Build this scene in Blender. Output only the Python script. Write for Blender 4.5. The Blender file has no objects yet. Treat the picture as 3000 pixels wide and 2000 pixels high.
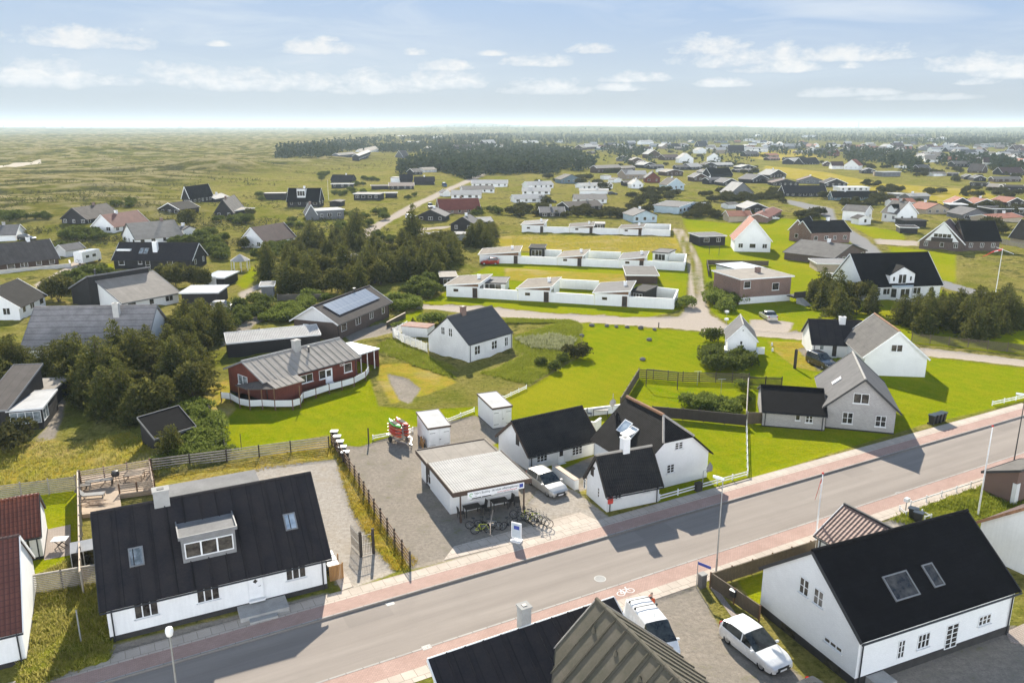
import bpy, bmesh, math, random
import numpy as np
from mathutils import Vector, Matrix
R=random.Random(11)
SC=bpy.context.scene
COL=SC.collection
# ------------------------------------------------------------ camera model (metres; camera foot at the origin)
FPX=2333.0; CAMH=30.0; PITCH=math.atan((1000-372)/FPX)
cP,sP=math.cos(PITCH),math.sin(PITCH)
def ray(u,v):
    x=(u-1500)/FPX; y=(1000-v)/FPX
    return Vector((x,cP+y*sP,-sP+y*cP))
def gp(u,v,z=0.0):
    d=ray(u,v); t=(z-CAMH)/d.z
    return Vector((d.x*t,d.y*t,z))
def proj(p):
    y=p[1]; z=p[2]-CAMH
    dep=y*cP-z*sP; up=y*sP+z*cP
    return 1500+FPX*p[0]/dep, 1000-FPX*up/dep
def hv(P,v):
    lo,hi=-3.0,45.0
    for _ in range(36):
        m=(lo+hi)/2
        if proj((P[0],P[1],m))[1]>v: lo=m
        else: hi=m
    return lo
def clamp(x,a,b): return max(a,min(b,x))
cam=bpy.data.cameras.new("camera"); co=bpy.data.objects.new("camera",cam); COL.objects.link(co)
cam.lens=28.0; cam.sensor_width=36.0; cam.clip_start=0.5; cam.clip_end=60000
co.location=(0,0,CAMH); co.rotation_euler=(math.pi/2-PITCH,0,0)
SC.camera=co
# ------------------------------------------------------------ noise / terrain
def _hash(ix,iy,s):
    n=(ix*374761393+iy*668265263+s*1442695041).astype(np.int64)&0x7fffffff
    n=((n^(n>>13))*1274126177)&0x7fffffff
    return ((n^(n>>16))&0xffff)/65535.0
def vnoise(x,y,s=0):
    xi=np.floor(x);yi=np.floor(y);fx=x-xi;fy=y-yi
    fx=fx*fx*fx*(fx*(fx*6-15)+10);fy=fy*fy*fy*(fy*(fy*6-15)+10)
    xi=xi.astype(np.int64);yi=yi.astype(np.int64)
    a=_hash(xi,yi,s);b=_hash(xi+1,yi,s);c=_hash(xi,yi+1,s);d=_hash(xi+1,yi+1,s)
    return (a*(1-fx)+b*fx)*(1-fy)+(c*(1-fx)+d*fx)*fy
def fbm(x,y,s=0,o=4):
    t=0;a=.5
    for i in range(o):
        t=t+a*vnoise(x,y,s+i);a*=.5;x=x*2.03+7.1;y=y*2.03+3.3
    return t
def sstep(a,b,x):
    t=np.clip((x-a)/(b-a),0,1); return t*t*(3-2*t)
def terrain(x,y):
    x=np.asarray(x,float);y=np.asarray(y,float)
    # dune heath on the left and far away; the village itself is nearly level
    edge=-58-0.17*(y-150)+38*np.sin(y/97.0)
    edge=np.where(y>420,-60-0.17*270-0.03*(y-420)+30*np.sin(y/97.0),edge)
    m=sstep(0,70,edge-x)*sstep(185,300,y)
    m=np.maximum(m,sstep(900,1500,y)*sstep(-40,60,-x)*.9)
    rd=1-np.abs(2*fbm(x/120.0+.5*np.sin(y/130),y/80.0+.4*np.sin(x/90),5,4)-1)
    big=fbm(x/260.0,y/170.0,21,3)
    h=m*(np.maximum(rd-.55,0)*8.5+np.maximum(big-.50,0)*13+fbm(x/14.0,y/11.0,3,3)*1.1+fbm(x/37.0,y/26.0,13,3)*2.2)
    h=h+sstep(150,260,y)*(1-m)*(fbm(x/60.0,y/60.0,9,3)-.45)*2.0
    f=sstep(2600,5200,y)
    h=h+f*(fbm(x/1300.0,y/900.0,31,3)*62-12)*(.62+.38*sstep(-1500,400,x))+52*np.exp(-((x+560)/620.0)**2-((y-9200)/500.0)**2)*(.7+.6*fbm(x/130.0,y/400.0,61,2))
    # a low cutting dune ("blow-out") beside the wood on the left
    h=h+5.0*np.exp(-((x+205)/26.0)**2-((y-560)/22.0)**2)
    h=h+7.0*np.exp(-((x+420)/40.0)**2-((y-860)/24.0)**2)
    return h
def tz(x,y):
    if y<150: return 0.0
    return float(terrain(np.array([x]),np.array([y]))[0])
def gpt(u,v):
    """ground point seen at a pixel, on the real terrain"""
    p=gp(u,v,0)
    if p.y<150: return p
    for _ in range(4):
        z=tz(p.x,p.y); p=gp(u,v,min(z,CAMH-4))
    return p
# ------------------------------------------------------------ object helpers
def setp(o,label=None,cat=None,group=None,kind=None):
    if label: o["label"]=label
    if cat: o["category"]=cat
    if group: o["group"]=group
    if kind: o["kind"]=kind
    return o
def empty(name,loc,rz=0.0,label=None,cat=None,group=None):
    o=bpy.data.objects.new(name,None); COL.objects.link(o)
    o.empty_display_size=.3
    o.location=loc; o.rotation_euler=(0,0,rz)
    return setp(o,label,cat,group)
def link(name,mesh,parent=None,mw=None):
    o=bpy.data.objects.new(name,mesh); COL.objects.link(o)
    if parent: o.parent=parent
    if mw is not None: o.matrix_local=mw
    return o
def copy_tree(o,parent=None):
    c=o.copy(); COL.objects.link(c)
    if parent is not None: c.parent=parent
    for ch in list(o.children): copy_tree(ch,c)
    return c
def dup(o,loc,rz=None,label=None,group=None,scale=None):
    c=copy_tree(o); c.location=loc
    if rz is not None: c.rotation_euler=(0,0,rz)
    if label: c["label"]=label
    if group: c["group"]=group
    if scale: c.scale=scale if hasattr(scale,'__len__') else (scale,)*3
    return c
class MB:
    """collects polygons, then becomes ONE mesh object; uv in metres (u level, v up the slope)"""
    def __init__(s): s.v=[];s.f=[];s.m=[];s.mi=0
    def poly(s,pts):
        b=len(s.v); s.v+= [tuple(p) for p in pts]; s.f.append(tuple(range(b,b+len(pts)))); s.m.append(s.mi); return s
    def box(s,x0,y0,z0,x1,y1,z1,bottom=True):
        b=len(s.v)
        s.v+=[(x0,y0,z0),(x1,y0,z0),(x1,y1,z0),(x0,y1,z0),(x0,y0,z1),(x1,y0,z1),(x1,y1,z1),(x0,y1,z1)]
        fs=[(4,5,6,7),(0,1,5,4),(1,2,6,5),(2,3,7,6),(3,0,4,7)]
        if bottom: fs.append((3,2,1,0))
        for f in fs: s.f.append(tuple(b+i for i in f)); s.m.append(s.mi)
        return s
    def obox(s,c,ax,ay,az):
        """box: centre c, half-axis vectors"""
        c=Vector(c);ax=Vector(ax);ay=Vector(ay);az=Vector(az);b=len(s.v)
        for k in (-1,1):
            for i,j in((-1,-1),(1,-1),(1,1),(-1,1)): s.v.append(tuple(c+ax*i+ay*j+az*k))
        for f in((4,5,6,7),(0,1,5,4),(1,2,6,5),(2,3,7,6),(3,0,4,7),(3,2,1,0)):
            s.f.append(tuple(b+i for i in f)); s.m.append(s.mi)
        return s
    def bar(s,p,q,w,h,up=(0,0,1)):
        p=Vector(p);q=Vector(q);d=q-p
        if d.length<1e-6: return s
        up=Vector(up); x=d.cross(up)
        if x.length<1e-5: x=d.cross(Vector((1,0,0)))
        x.normalize(); y=x.cross(d).normalized()
        return s.obox((p+q)/2,d/2,x*w/2,y*h/2)
    def prism(s,pts,z0,z1,bottom=False):
        """pts: 2-d outline, counter-clockwise"""
        n=len(pts); b=len(s.v)
        s.v+=[(p[0],p[1],z0) for p in pts]+[(p[0],p[1],z1) for p in pts]
        s.f.append(tuple(b+n+i for i in range(n))); s.m.append(s.mi)
        for i in range(n):
            j=(i+1)%n; s.f.append((b+i,b+j,b+n+j,b+n+i)); s.m.append(s.mi)
        if bottom: s.f.append(tuple(b+n-1-i for i in range(n))); s.m.append(s.mi)
        return s
    def slab(s,pts,t):
        """thick polygon: 3-d outline (counter-clockwise from above) pushed down by t along its normal"""
        P=[Vector(p) for p in pts]; n=(P[1]-P[0]).cross(P[2]-P[0]).normalized()
        Q=[p-n*t for p in P]; k=len(P)
        s.poly(P); s.poly(Q[::-1])
        for i in range(k):
            j=(i+1)%k; s.poly([Q[i],Q[j],P[j],P[i]])
        return s
    def tube(s,p,q,r,r2=None,n=8,caps=True):
        p=Vector(p);q=Vector(q);d=(q-p)
        if d.length<1e-6: return s
        d.normalize(); a=d.orthogonal().normalized(); c=d.cross(a); r2=r if r2 is None else r2; b=len(s.v)
        for k,(o,rr) in enumerate(((p,r),(q,r2))):
            for i in range(n):
                t=2*math.pi*i/n; s.v.append(tuple(o+(a*math.cos(t)+c*math.sin(t))*rr))
        for i in range(n):
            j=(i+1)%n; s.f.append((b+i,b+j,b+n+j,b+n+i)); s.m.append(s.mi)
        if caps:
            s.f.append(tuple(b+n-1-i for i in range(n))); s.m.append(s.mi)
            s.f.append(tuple(b+n+i for i in range(n))); s.m.append(s.mi)
        return s
    def path(s,pts,r,n=6):
        for a,b in zip(pts,pts[1:]): s.tube(a,b,r,n=n)
        return s
    def lathe(s,prof,c=(0,0,0),n=16,axis='z',a0=0,a1=2*math.pi):
        b=len(s.v); full=abs(a1-a0-2*math.pi)<1e-6; m=n if full else n+1
        for r,h in prof:
            for i in range(m):
                t=a0+(a1-a0)*i/n; x,y=r*math.cos(t),r*math.sin(t)
                p=(x,y,h) if axis=='z' else ((h,x,y) if axis=='x' else (x,h,y))
                s.v.append((c[0]+p[0],c[1]+p[1],c[2]+p[2]))
        for k in range(len(prof)-1):
            for i in range(n):
                j=(i+1)%m
                f=(b+k*m+i,b+k*m+j,b+(k+1)*m+j,b+(k+1)*m+i)
                s.f.append(f if axis!='y' else f[::-1]); s.m.append(s.mi)
        return s
    def grid(s,rows,closed=False):
        n=len(rows[0]); b=len(s.v)
        for r in rows: s.v+=[tuple(p) for p in r]
        for i in range(len(rows)-1):
            for j in range(n if closed else n-1):
                k=(j+1)%n; s.f.append((b+i*n+j,b+i*n+k,b+(i+1)*n+k,b+(i+1)*n+j)); s.m.append(s.mi)
        return s
    def mesh(s,name,mats,smooth=False,ang=40,merge=False):
        me=bpy.data.meshes.new(name)
        me.from_pydata([tuple(p) for p in s.v],[],s.f)
        if not isinstance(mats,(list,tuple)): mats=[mats]
        for m in mats: me.materials.append(m)
        if any(s.m): me.polygons.foreach_set("material_index",s.m)
        n=len(me.loops)
        if n and len(s.f)<60000:
            uv=me.uv_layers.new(name="UVMap"); out=np.zeros(n*2,np.float32); k=0
            for f in s.f:
                p0=Vector(s.v[f[0]]); nn=Vector((0,0,0))
                for a in range(1,len(f)-1): nn+= (Vector(s.v[f[a]])-p0).cross(Vector(s.v[f[a+1]])-p0)
                if nn.length<1e-9: nn=Vector((0,0,1))
                nn.normalize()
                if abs(nn.z)>.995: ux,vx=Vector((1,0,0)),Vector((0,1,0))
                else:
                    ux=Vector((0,0,1)).cross(nn).normalized(); vx=nn.cross(ux)
                for i in f:
                    p=Vector(s.v[i]); out[k]=p.dot(ux); out[k+1]=p.dot(vx); k+=2
            uv.data.foreach_set("uv",out)
        if smooth or merge:
            bm=bmesh.new(); bm.from_mesh(me)
            bmesh.ops.remove_doubles(bm,verts=bm.verts,dist=1e-4)
            if smooth:
                bmesh.ops.recalc_face_normals(bm,faces=bm.faces)
                for f in bm.faces: f.smooth=True
                for e in bm.edges:
                    if len(e.link_faces)==2 and e.calc_face_angle(0)>math.radians(ang): e.smooth=False
            bm.to_mesh(me); bm.free()
        me.update(); return me
    def build(s,name,mats,parent=None,mw=None,**k): return link(name,s.mesh(name,mats,**k),parent,mw)
# ------------------------------------------------------------ materials
def new_mat(name):
    m=bpy.data.materials.new(name); m.use_nodes=True
    nt=m.node_tree; nt.nodes.clear()
    out=nt.nodes.new('ShaderNodeOutputMaterial'); b=nt.nodes.new('ShaderNodeBsdfPrincipled')
    nt.links.new(b.outputs[0],out.inputs[0]); return m,nt,b,out
class NT:
    """tiny node-tree helper"""
    def __init__(s,nt): s.nt=nt
    def n(s,t,**k):
        x=s.nt.nodes.new('ShaderNode'+t)
        for a,b in k.items(): setattr(x,a,b)
        return x
    def l(s,a,b): s.nt.links.new(a,b)
    def val(s,sock,v):
        if hasattr(v,'is_linked') or hasattr(v,'links'): s.l(v,sock)
        else: sock.default_value=v
    def math(s,op,a,b=None,c=None,clampit=False):
        x=s.n('Math',operation=op,use_clamp=clampit); s.val(x.inputs[0],a)
        if b is not None: s.val(x.inputs[1],b)
        if c is not None: s.val(x.inputs[2],c)
        return x.outputs[0]
    def mix(s,f,a,b,bt='MIX'):
        x=s.n('Mix',data_type='RGBA',blend_type=bt); s.val(x.inputs[0],f)
        for i,c in((6,a),(7,b)):
            if isinstance(c,(tuple,list)): x.inputs[i].default_value=(*c[:3],1)
            else: s.l(c,x.inputs[i])
        return x.outputs[2]
    def noise(s,vec,scale,detail=3,rough=.55,dist=0):
        x=s.n('TexNoise'); x.inputs['Scale'].default_value=scale; x.inputs['Detail'].default_value=detail
        x.inputs['Roughness'].default_value=rough; x.inputs['Distortion'].default_value=dist
        if vec is not None: s.l(vec,x.inputs['Vector'])
        return x.outputs[0]
    def ramp(s,f,a,b,clampit=True):
        x=s.n('MapRange',clamp=clampit); s.val(x.inputs[0],f); x.inputs[1].default_value=a; x.inputs[2].default_value=b
        return x.outputs[0]
    def mapping(s,vec,scale=(1,1,1),loc=(0,0,0)):
        x=s.n('Mapping'); s.l(vec,x.inputs[0]); x.inputs['Scale'].default_value=scale; x.inputs['Location'].default_value=loc
        return x.outputs[0]
    def bump(s,h,strength,dist,b):
        x=s.n('Bump'); x.inputs['Strength'].default_value=strength; x.inputs['Distance'].default_value=dist
        s.l(h,x.inputs['Height']); s.l(x.outputs[0],b.inputs['Normal']); return x
MATS={}
def M(name): return MATS[name]
def dirty(name,col,rough=.7,var=.25,scale=1.2,bump=.0,bscale=30,col2=None,metal=0,spec=.5,streak=0):
    """surface with uneven tone: broad stains + grain (object space)"""
    m,nt,b,o=new_mat(name); k=NT(nt)
    tc=k.n('TexCoord').outputs['Object']
    inf=k.n('ObjectInfo').outputs['Random']
    off=k.n('Combine'+'XYZ'); k.l(inf,off.inputs[0]); off.inputs[1].default_value=0
    va=k.n('VectorMath',operation='MULTIPLY_ADD'); k.l(off.outputs[0],va.inputs[0]); va.inputs[1].default_value=(57,31,11); k.l(tc,va.inputs[2])
    vec=va.outputs[0]
    n1=k.noise(vec,scale,4,.6); n2=k.noise(vec,scale*9,3,.6)
    f=k.math('ADD',k.math('MULTIPLY',n1,.7),k.math('MULTIPLY',n2,.3))
    f=k.ramp(f,.32,.68)
    if streak:
        mp=k.mapping(vec,(6,6,.5)); n3=k.noise(mp,1.0,3,.6); f=k.math('ADD',k.math('MULTIPLY',f,1-streak),k.math('MULTIPLY',k.ramp(n3,.35,.7),streak))
    c2=col2 or tuple(c*(1-var) for c in col); c1=tuple(min(1,c*(1+var*.35)) for c in col)
    k.l(k.mix(f,c2,c1),b.inputs['Base Color'])
    b.inputs['Roughness'].default_value=rough; b.inputs['Metallic'].default_value=metal
    b.inputs['Specular IOR Level'].default_value=spec
    if bump: k.bump(k.noise(vec,bscale,3,.6),bump,.02,b)
    MATS[name]=m; return m
def uvpat(name,col,kind,rough=.75,var=.3,col2=None,p=(.18,.3),depth=.03,gap=None,spec=.4,scale=.8):
    """pattern in metres on the surface: corr, tile, seam, brick, plank, slate"""
    m,nt,b,o=new_mat(name); k=NT(nt)
    uv=k.n('UVMap').outputs[0]; sx=k.n('SeparateXYZ'); k.l(uv,sx.inputs[0]); U,V=sx.outputs[0],sx.outputs[1]
    tc=k.n('TexCoord').outputs['Object']; inf=k.n('ObjectInfo').outputs['Random']
    va=k.n('VectorMath',operation='MULTIPLY_ADD'); cx=k.n('CombineXYZ'); k.l(inf,cx.inputs[0]); k.l(cx.outputs[0],va.inputs[0]); va.inputs[1].default_value=(57,31,11); k.l(tc,va.inputs[2])
    vec=va.outputs[0]
    n1=k.noise(vec,scale,4,.62); n2=k.noise(vec,scale*11,3,.6)
    f=k.ramp(k.math('ADD',k.math('MULTIPLY',n1,.65),k.math('MULTIPLY',n2,.35)),.33,.67)
    c2=col2 or tuple(c*(1-var) for c in col); c1=tuple(min(1,c*(1+var*.4)) for c in col)
    base=k.mix(f,c2,c1); H=None
    gcol=gap or tuple(c*.45 for c in col)
    def frac(x,per): return k.math('FRACT',k.math('DIVIDE',x,per))
    if kind=='corr':
        H=k.math('SINE',k.math('MULTIPLY',U,2*math.pi/p[0])); g=k.ramp(H,-.2,-1); base=k.mix(k.math('MULTIPLY',g,.45),base,gcol)
        row=k.math('LESS_THAN',frac(V,p[1]),.03); base=k.mix(k.math('MULTIPLY',row,.6),base,gcol)
    elif kind=='tile':
        a=k.math('SINE',k.math('MULTIPLY',U,2*math.pi/p[0])); r=frac(V,p[1])
        H=k.math('ADD',k.math('MULTIPLY',a,.5),k.math('MULTIPLY',r,-.6))
        g=k.math('MAXIMUM',k.ramp(a,-.35,-1),k.math('LESS_THAN',r,.12)); base=k.mix(k.math('MULTIPLY',g,.7),base,gcol)
        wn=k.n('TexWhiteNoise',noise_dimensions='2D'); cc=k.n('CombineXYZ'); k.l(k.math('FLOOR',k.math('DIVIDE',U,p[0])),cc.inputs[0]); k.l(k.math('FLOOR',k.math('DIVIDE',V,p[1])),cc.inputs[1]); k.l(cc.outputs[0],wn.inputs[0])
        base=k.mix(k.math('MULTIPLY',wn.outputs[0],.35),base,c2)
    elif kind=='seam':
        a=frac(U,p[0]); s1=k.math('LESS_THAN',a,.06/p[0]); H=s1; base=k.mix(k.math('MULTIPLY',s1,.55),base,gcol)
        wn=k.n('TexWhiteNoise',noise_dimensions='1D'); k.l(k.math('FLOOR',k.math('DIVIDE',U,p[0])),wn.inputs['W']); base=k.mix(k.math('MULTIPLY',wn.outputs[0],.25),base,c2)
    elif kind=='rows':
        a=frac(V,p[1]); s1=k.math('LESS_THAN',a,.07/p[1]); H=k.math('ADD',k.math('MULTIPLY',s1,-1.0),k.math('MULTIPLY',k.math('SINE',k.math('MULTIPLY',U,2*math.pi/p[0])),.35)); base=k.mix(k.math('MULTIPLY',s1,.8),base,gcol)
    elif kind in('brick','slate'):
        br=k.n('TexBrick'); k.l(uv,br.inputs['Vector']); br.inputs['Scale'].default_value=1; br.inputs['Brick Width'].default_value=p[0]; br.inputs['Row Height'].default_value=p[1]
        br.inputs['Mortar Size'].default_value=.012; br.inputs['Color1'].default_value=(1,1,1,1); br.inputs['Color2'].default_value=(.55,.55,.55,1); br.inputs['Mortar'].default_value=(0,0,0,1); br.inputs['Bias'].default_value=.1
        base=k.mix(.5 if sum(col)<1.5 else .10,base,br.outputs[0],'MULTIPLY'); base=k.mix(br.outputs['Fac'],base,gcol)
        H=k.math('SUBTRACT',1.0,br.outputs['Fac'])
    elif kind in('plank','boards'):
        X=U if kind=='plank' else V
        a=frac(X,p[0]); s1=k.math('LESS_THAN',a,.02/p[0]); base=k.mix(k.math('MULTIPLY',s1,.85),base,gcol)
        wn=k.n('TexWhiteNoise',noise_dimensions='1D'); k.l(k.math('FLOOR',k.math('DIVIDE',X,p[0])),wn.inputs['W']); base=k.mix(k.math('MULTIPLY',wn.outputs[0],.45),base,c2); H=k.math('SUBTRACT',1.0,s1)
    k.l(base,b.inputs['Base Color']); b.inputs['Roughness'].default_value=rough; b.inputs['Specular IOR Level'].default_value=spec
    if H is not None:
        H2=k.math('ADD',H,k.math('MULTIPLY',n2,.5)); k.bump(H2,.6,depth,b)
    MATS[name]=m; return m
def glossy(name,col,rough=.25,metal=0,coat=0,spec=.5):
    m,nt,b,o=new_mat(name); k=NT(nt)
    tc=k.n('TexCoord').outputs['Object']; n1=k.noise(tc,2.5,4,.6)
    k.l(k.mix(k.ramp(n1,.3,.75),tuple(c*.86 for c in col),col),b.inputs['Base Color'])
    rr=k.n('MapRange'); k.l(n1,rr.inputs[0]); rr.inputs[3].default_value=rough*.8; rr.inputs[4].default_value=rough*1.3; k.l(rr.outputs[0],b.inputs['Roughness'])
    b.inputs['Metallic'].default_value=metal; b.inputs['Coat Weight'].default_value=coat; b.inputs['Coat Roughness'].default_value=.08; b.inputs['Specular IOR Level'].default_value=spec
    MATS[name]=m; return m
# walls
dirty('white_wall',(.80,.80,.785),.85,.13,.6,.25,14,streak=.35)
uvpat('white_brick',(.80,.80,.785),'brick',.85,.12,p=(.24,.075),depth=.008,gap=(.70,.70,.69),spec=.3,scale=.6)
uvpat('worn_white',(.80,.80,.78),'brick',.9,.22,col2=(.60,.60,.59),p=(.24,.075),depth=.012,gap=(.62,.61,.59),spec=.3,scale=.5)
uvpat('grey_brick',(.40,.375,.36),'brick',.9,.25,p=(.24,.08),depth=.01,gap=(.50,.48,.46))
uvpat('red_brick',(.19,.085,.06),'brick',.9,.35,p=(.24,.075),depth=.01,gap=(.26,.22,.19))
uvpat('dark_brick',(.10,.062,.045),'brick',.9,.35,p=(.24,.075),depth=.01,gap=(.13,.11,.1))
uvpat('tan_brick',(.46,.36,.24),'brick',.9,.25,p=(.24,.075),depth=.01,gap=(.45,.4,.33))
uvpat('red_wood',(.155,.038,.022),'plank',.8,.4,p=(.14,.14),gap=(.035,.01,.008))
uvpat('black_wood',(.022,.02,.02),'plank',.75,.4,p=(.16,.16),gap=(.006,.006,.006))
uvpat('brown_wood',(.075,.045,.03),'plank',.8,.4,p=(.16,.16),gap=(.02,.012,.01))
uvpat('grey_wood',(.16,.165,.17),'plank',.8,.3,p=(.16,.16),gap=(.05,.05,.05))
uvpat('blue_wood',(.13,.19,.22),'plank',.75,.3,p=(.16,.16),gap=(.05,.07,.08))
uvpat('pale_blue_wood',(.45,.55,.60),'plank',.75,.2,p=(.16,.16),gap=(.25,.3,.33))
uvpat('white_wood',(.78,.78,.77),'plank',.7,.12,p=(.16,.16),gap=(.5,.5,.5))
uvpat('fence_wood',(.15,.115,.075),'plank',.85,.4,p=(.12,.12),gap=(.03,.025,.018))
uvpat('grey_fence',(.19,.165,.13),'boards',.85,.4,p=(.12,.12),gap=(.05,.042,.03))
uvpat('deck_wood',(.50,.38,.27),'boards',.8,.3,p=(.14,.14),gap=(.12,.08,.05))
dirty('plinth_dark',(.035,.032,.03),.9,.4,2,.2,30)
dirty('concrete',(.36,.35,.33),.9,.25,1.5,.25,40)
dirty('pale_stone',(.52,.50,.46),.9,.25,1.5,.25,40)
# roofs
uvpat('roof_black_felt',(.014,.0135,.017),'seam',.8,.45,col2=(.036,.031,.030),p=(1.0,1.0),depth=.03,gap=(.005,.005,.006),spec=.12)
uvpat('roof_black_slate',(.010,.0095,.0105),'slate',.85,.4,p=(.6,.3),depth=.01,gap=(.005,.005,.005),spec=.08)
uvpat('roof_black_corr',(.015,.0145,.016),'corr',.8,.45,col2=(.040,.038,.036),p=(.18,1.1),depth=.05,gap=(.004,.004,.005),spec=.12)
uvpat('roof_dark_corr',(.022,.020,.019),'corr',.85,.45,p=(.18,1.1),depth=.05,gap=(.007,.006,.006),spec=.1)
uvpat('roof_grey_corr',(.145,.135,.125),'corr',.85,.4,p=(.18,1.2),depth=.04,gap=(.05,.045,.04),spec=.3)
uvpat('roof_grey_rows',(.29,.265,.25),'rows',.85,.35,p=(.18,1.02),depth=.05,gap=(.07,.06,.055),spec=.1)
uvpat('roof_beige',(.33,.29,.24),'corr',.9,.25,p=(.22,1.1),depth=.02,gap=(.2,.17,.14),spec=.3)
uvpat('roof_pale',(.42,.40,.37),'corr',.85,.22,p=(.18,1.5),depth=.03,gap=(.25,.24,.22),spec=.35)
uvpat('roof_white',(.50,.48,.45),'corr',.85,.18,p=(.22,2.0),depth=.05,gap=(.20,.19,.18),spec=.15)
uvpat('roof_grey_felt',(.115,.112,.115),'seam',.85,.3,p=(1.0,1.0),depth=.02,gap=(.05,.05,.05),spec=.3)
uvpat('roof_brown_felt',(.105,.088,.076),'seam',.9,.35,p=(1.0,1.0),depth=.02,gap=(.04,.035,.03),spec=.3)
uvpat('roof_tan_felt',(.30,.265,.225),'seam',.9,.25,p=(1.0,1.0),depth=.02,gap=(.2,.17,.14),spec=.3)
uvpat('roof_red_tile',(.27,.085,.045),'tile',.55,.4,p=(.26,.36),depth=.06,gap=(.03,.008,.006))
uvpat('roof_orange_tile',(.36,.13,.075),'tile',.8,.3,p=(.26,.36),depth=.05,gap=(.12,.04,.025))
uvpat('roof_maroon_tile',(.10,.055,.048),'tile',.8,.35,p=(.26,.36),depth=.05,gap=(.03,.015,.012))
uvpat('roof_mauve_tile',(.31,.20,.165),'tile',.7,.3,p=(.30,.38),depth=.10,gap=(.03,.02,.018))
uvpat('roof_brown_rib',(.12,.10,.074),'seam',.9,.5,col2=(.075,.07,.045),p=(1.0,1.0),depth=.01,gap=(.04,.03,.02))
dirty('roof_grey_flat',(.20,.195,.19),.9,.35,.7,.15,20)
dirty('roof_light_flat',(.42,.42,.42),.8,.25,.6,.1,20)
dirty('roof_pale_blue',(.50,.56,.60),.6,.15,.6,.05,20)
uvpat('roof_rust',(.34,.15,.10),'corr',.9,.4,col2=(.42,.33,.28),p=(.18,1.5),depth=.04,gap=(.15,.06,.04))
dirty('rust_trim',(.33,.17,.09),.9,.5,2.5,.2,30)
# trims and metal
dirty('white_paint',(.80,.80,.79),.55,.10,2,.05,20)
dirty('white_trim',(.74,.74,.73),.6,.12,2)
dirty('dark_trim',(.03,.03,.032),.6,.3,2)
dirty('brown_trim',(.075,.045,.03),.7,.35,2)
dirty('grey_trim',(.20,.20,.20),.6,.25,2)
dirty('galv',(.42,.43,.44),.45,.2,3,metal=.7)
dirty('dark_metal',(.025,.026,.028),.5,.3,4)
dirty('black_plastic',(.018,.019,.02),.5,.3,4)
dirty('blue_lid',(.03,.045,.06),.45,.3,4)
dirty('rubber',(.014,.014,.015),.85,.3,5)
dirty('lamp_glass',(.82,.82,.80),.3,.05,3)
dirty('red_paint',(.55,.035,.025),.45,.15,2)
dirty('red_box',(.55,.05,.035),.5,.15,2)
dirty('flag_white',(.8,.78,.76),.8,.08,2)
dirty('blue_sign',(.03,.06,.30),.5,.15,2)
dirty('timber_pale',(.58,.46,.35),.8,.25,2,.15,30,streak=.4)
dirty('timber_grey',(.40,.36,.31),.85,.3,2,.15,30,streak=.5)
dirty('timber_brown',(.17,.09,.045),.8,.35,2,.15,30,streak=.4)
dirty('timber_dark',(.045,.035,.028),.85,.4,2,.15,30,streak=.4)
dirty('orange_planks',(.38,.20,.07),.8,.3,2,.15,30,streak=.5)
dirty('boulder',(.16,.15,.14),.9,.45,1.3,.5,6)
dirty('bark',(.07,.055,.042),.95,.4,3,.4,12)
dirty('skin',(.52,.31,.22),.55,.12,4)
dirty('orange_cloth',(.50,.09,.025),.85,.25,3,.2,25)
dirty('dark_cloth',(.03,.035,.05),.9,.3,3,.2,25)
dirty('hair_grey',(.22,.17,.13),.8,.3,8)
dirty('canvas',(.62,.60,.55),.85,.2,2)
dirty('kayak_red',(.52,.055,.03),.4,.2,2)
dirty('kayak_orange',(.55,.10,.035),.4,.25,2)
dirty('kayak_green',(.08,.40,.06),.4,.2,2)
dirty('yellow_lime',(.45,.50,.03),.45,.2,2)
dirty('wicker',(.03,.028,.026),.7,.4,6,.3,40)
dirty('plant_pot',(.25,.12,.07),.8,.3,3)
dirty('blue_tarp',(.04,.16,.42),.5,.2,3)
glossy('silver_paint',(.62,.60,.56),.3,.55,.6)
glossy('white_car',(.80,.80,.79),.25,0,.8)
glossy('dark_car',(.045,.046,.05),.22,.3,.8)
glossy('red_car',(.30,.02,.02),.25,.1,.8)
glossy('blue_car',(.05,.09,.16),.25,.3,.8)
glossy('chrome',(.65,.65,.66),.2,.9)
glossy('red_lens',(.45,.02,.015),.15)
glossy('clear_lens',(.70,.72,.74),.12)
glossy('solar',(.26,.30,.36),.30,.35,.2)
def glass(name,c1,c2,rough=.06):
    m,nt,b,o=new_mat(name); k=NT(nt)
    tc=k.n('TexCoord').outputs['Object']; inf=k.n('ObjectInfo').outputs['Random']
    va=k.n('VectorMath',operation='MULTIPLY_ADD'); cx=k.n('CombineXYZ'); k.l(inf,cx.inputs[0]); k.l(cx.outputs[0],va.inputs[0]); va.inputs[1].default_value=(57,31,11); k.l(tc,va.inputs[2])
    n=k.noise(k.mapping(va.outputs[0],(1,1,1.3)),1.6,3,.6)
    k.l(k.mix(k.ramp(n,.38,.66),c1,c2),b.inputs['Base Color']); b.inputs['Roughness'].default_value=rough; b.inputs['Specular IOR Level'].default_value=.6
    MATS[name]=m
glass('glass',(.014,.013,.012),(.085,.075,.062))
glass('glass_pale',(.10,.12,.13),(.36,.40,.42))
glass('car_glass',(.012,.014,.015),(.05,.058,.055),.05)
glass('sky_glass',(.22,.28,.34),(.40,.46,.52),.08)
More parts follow.
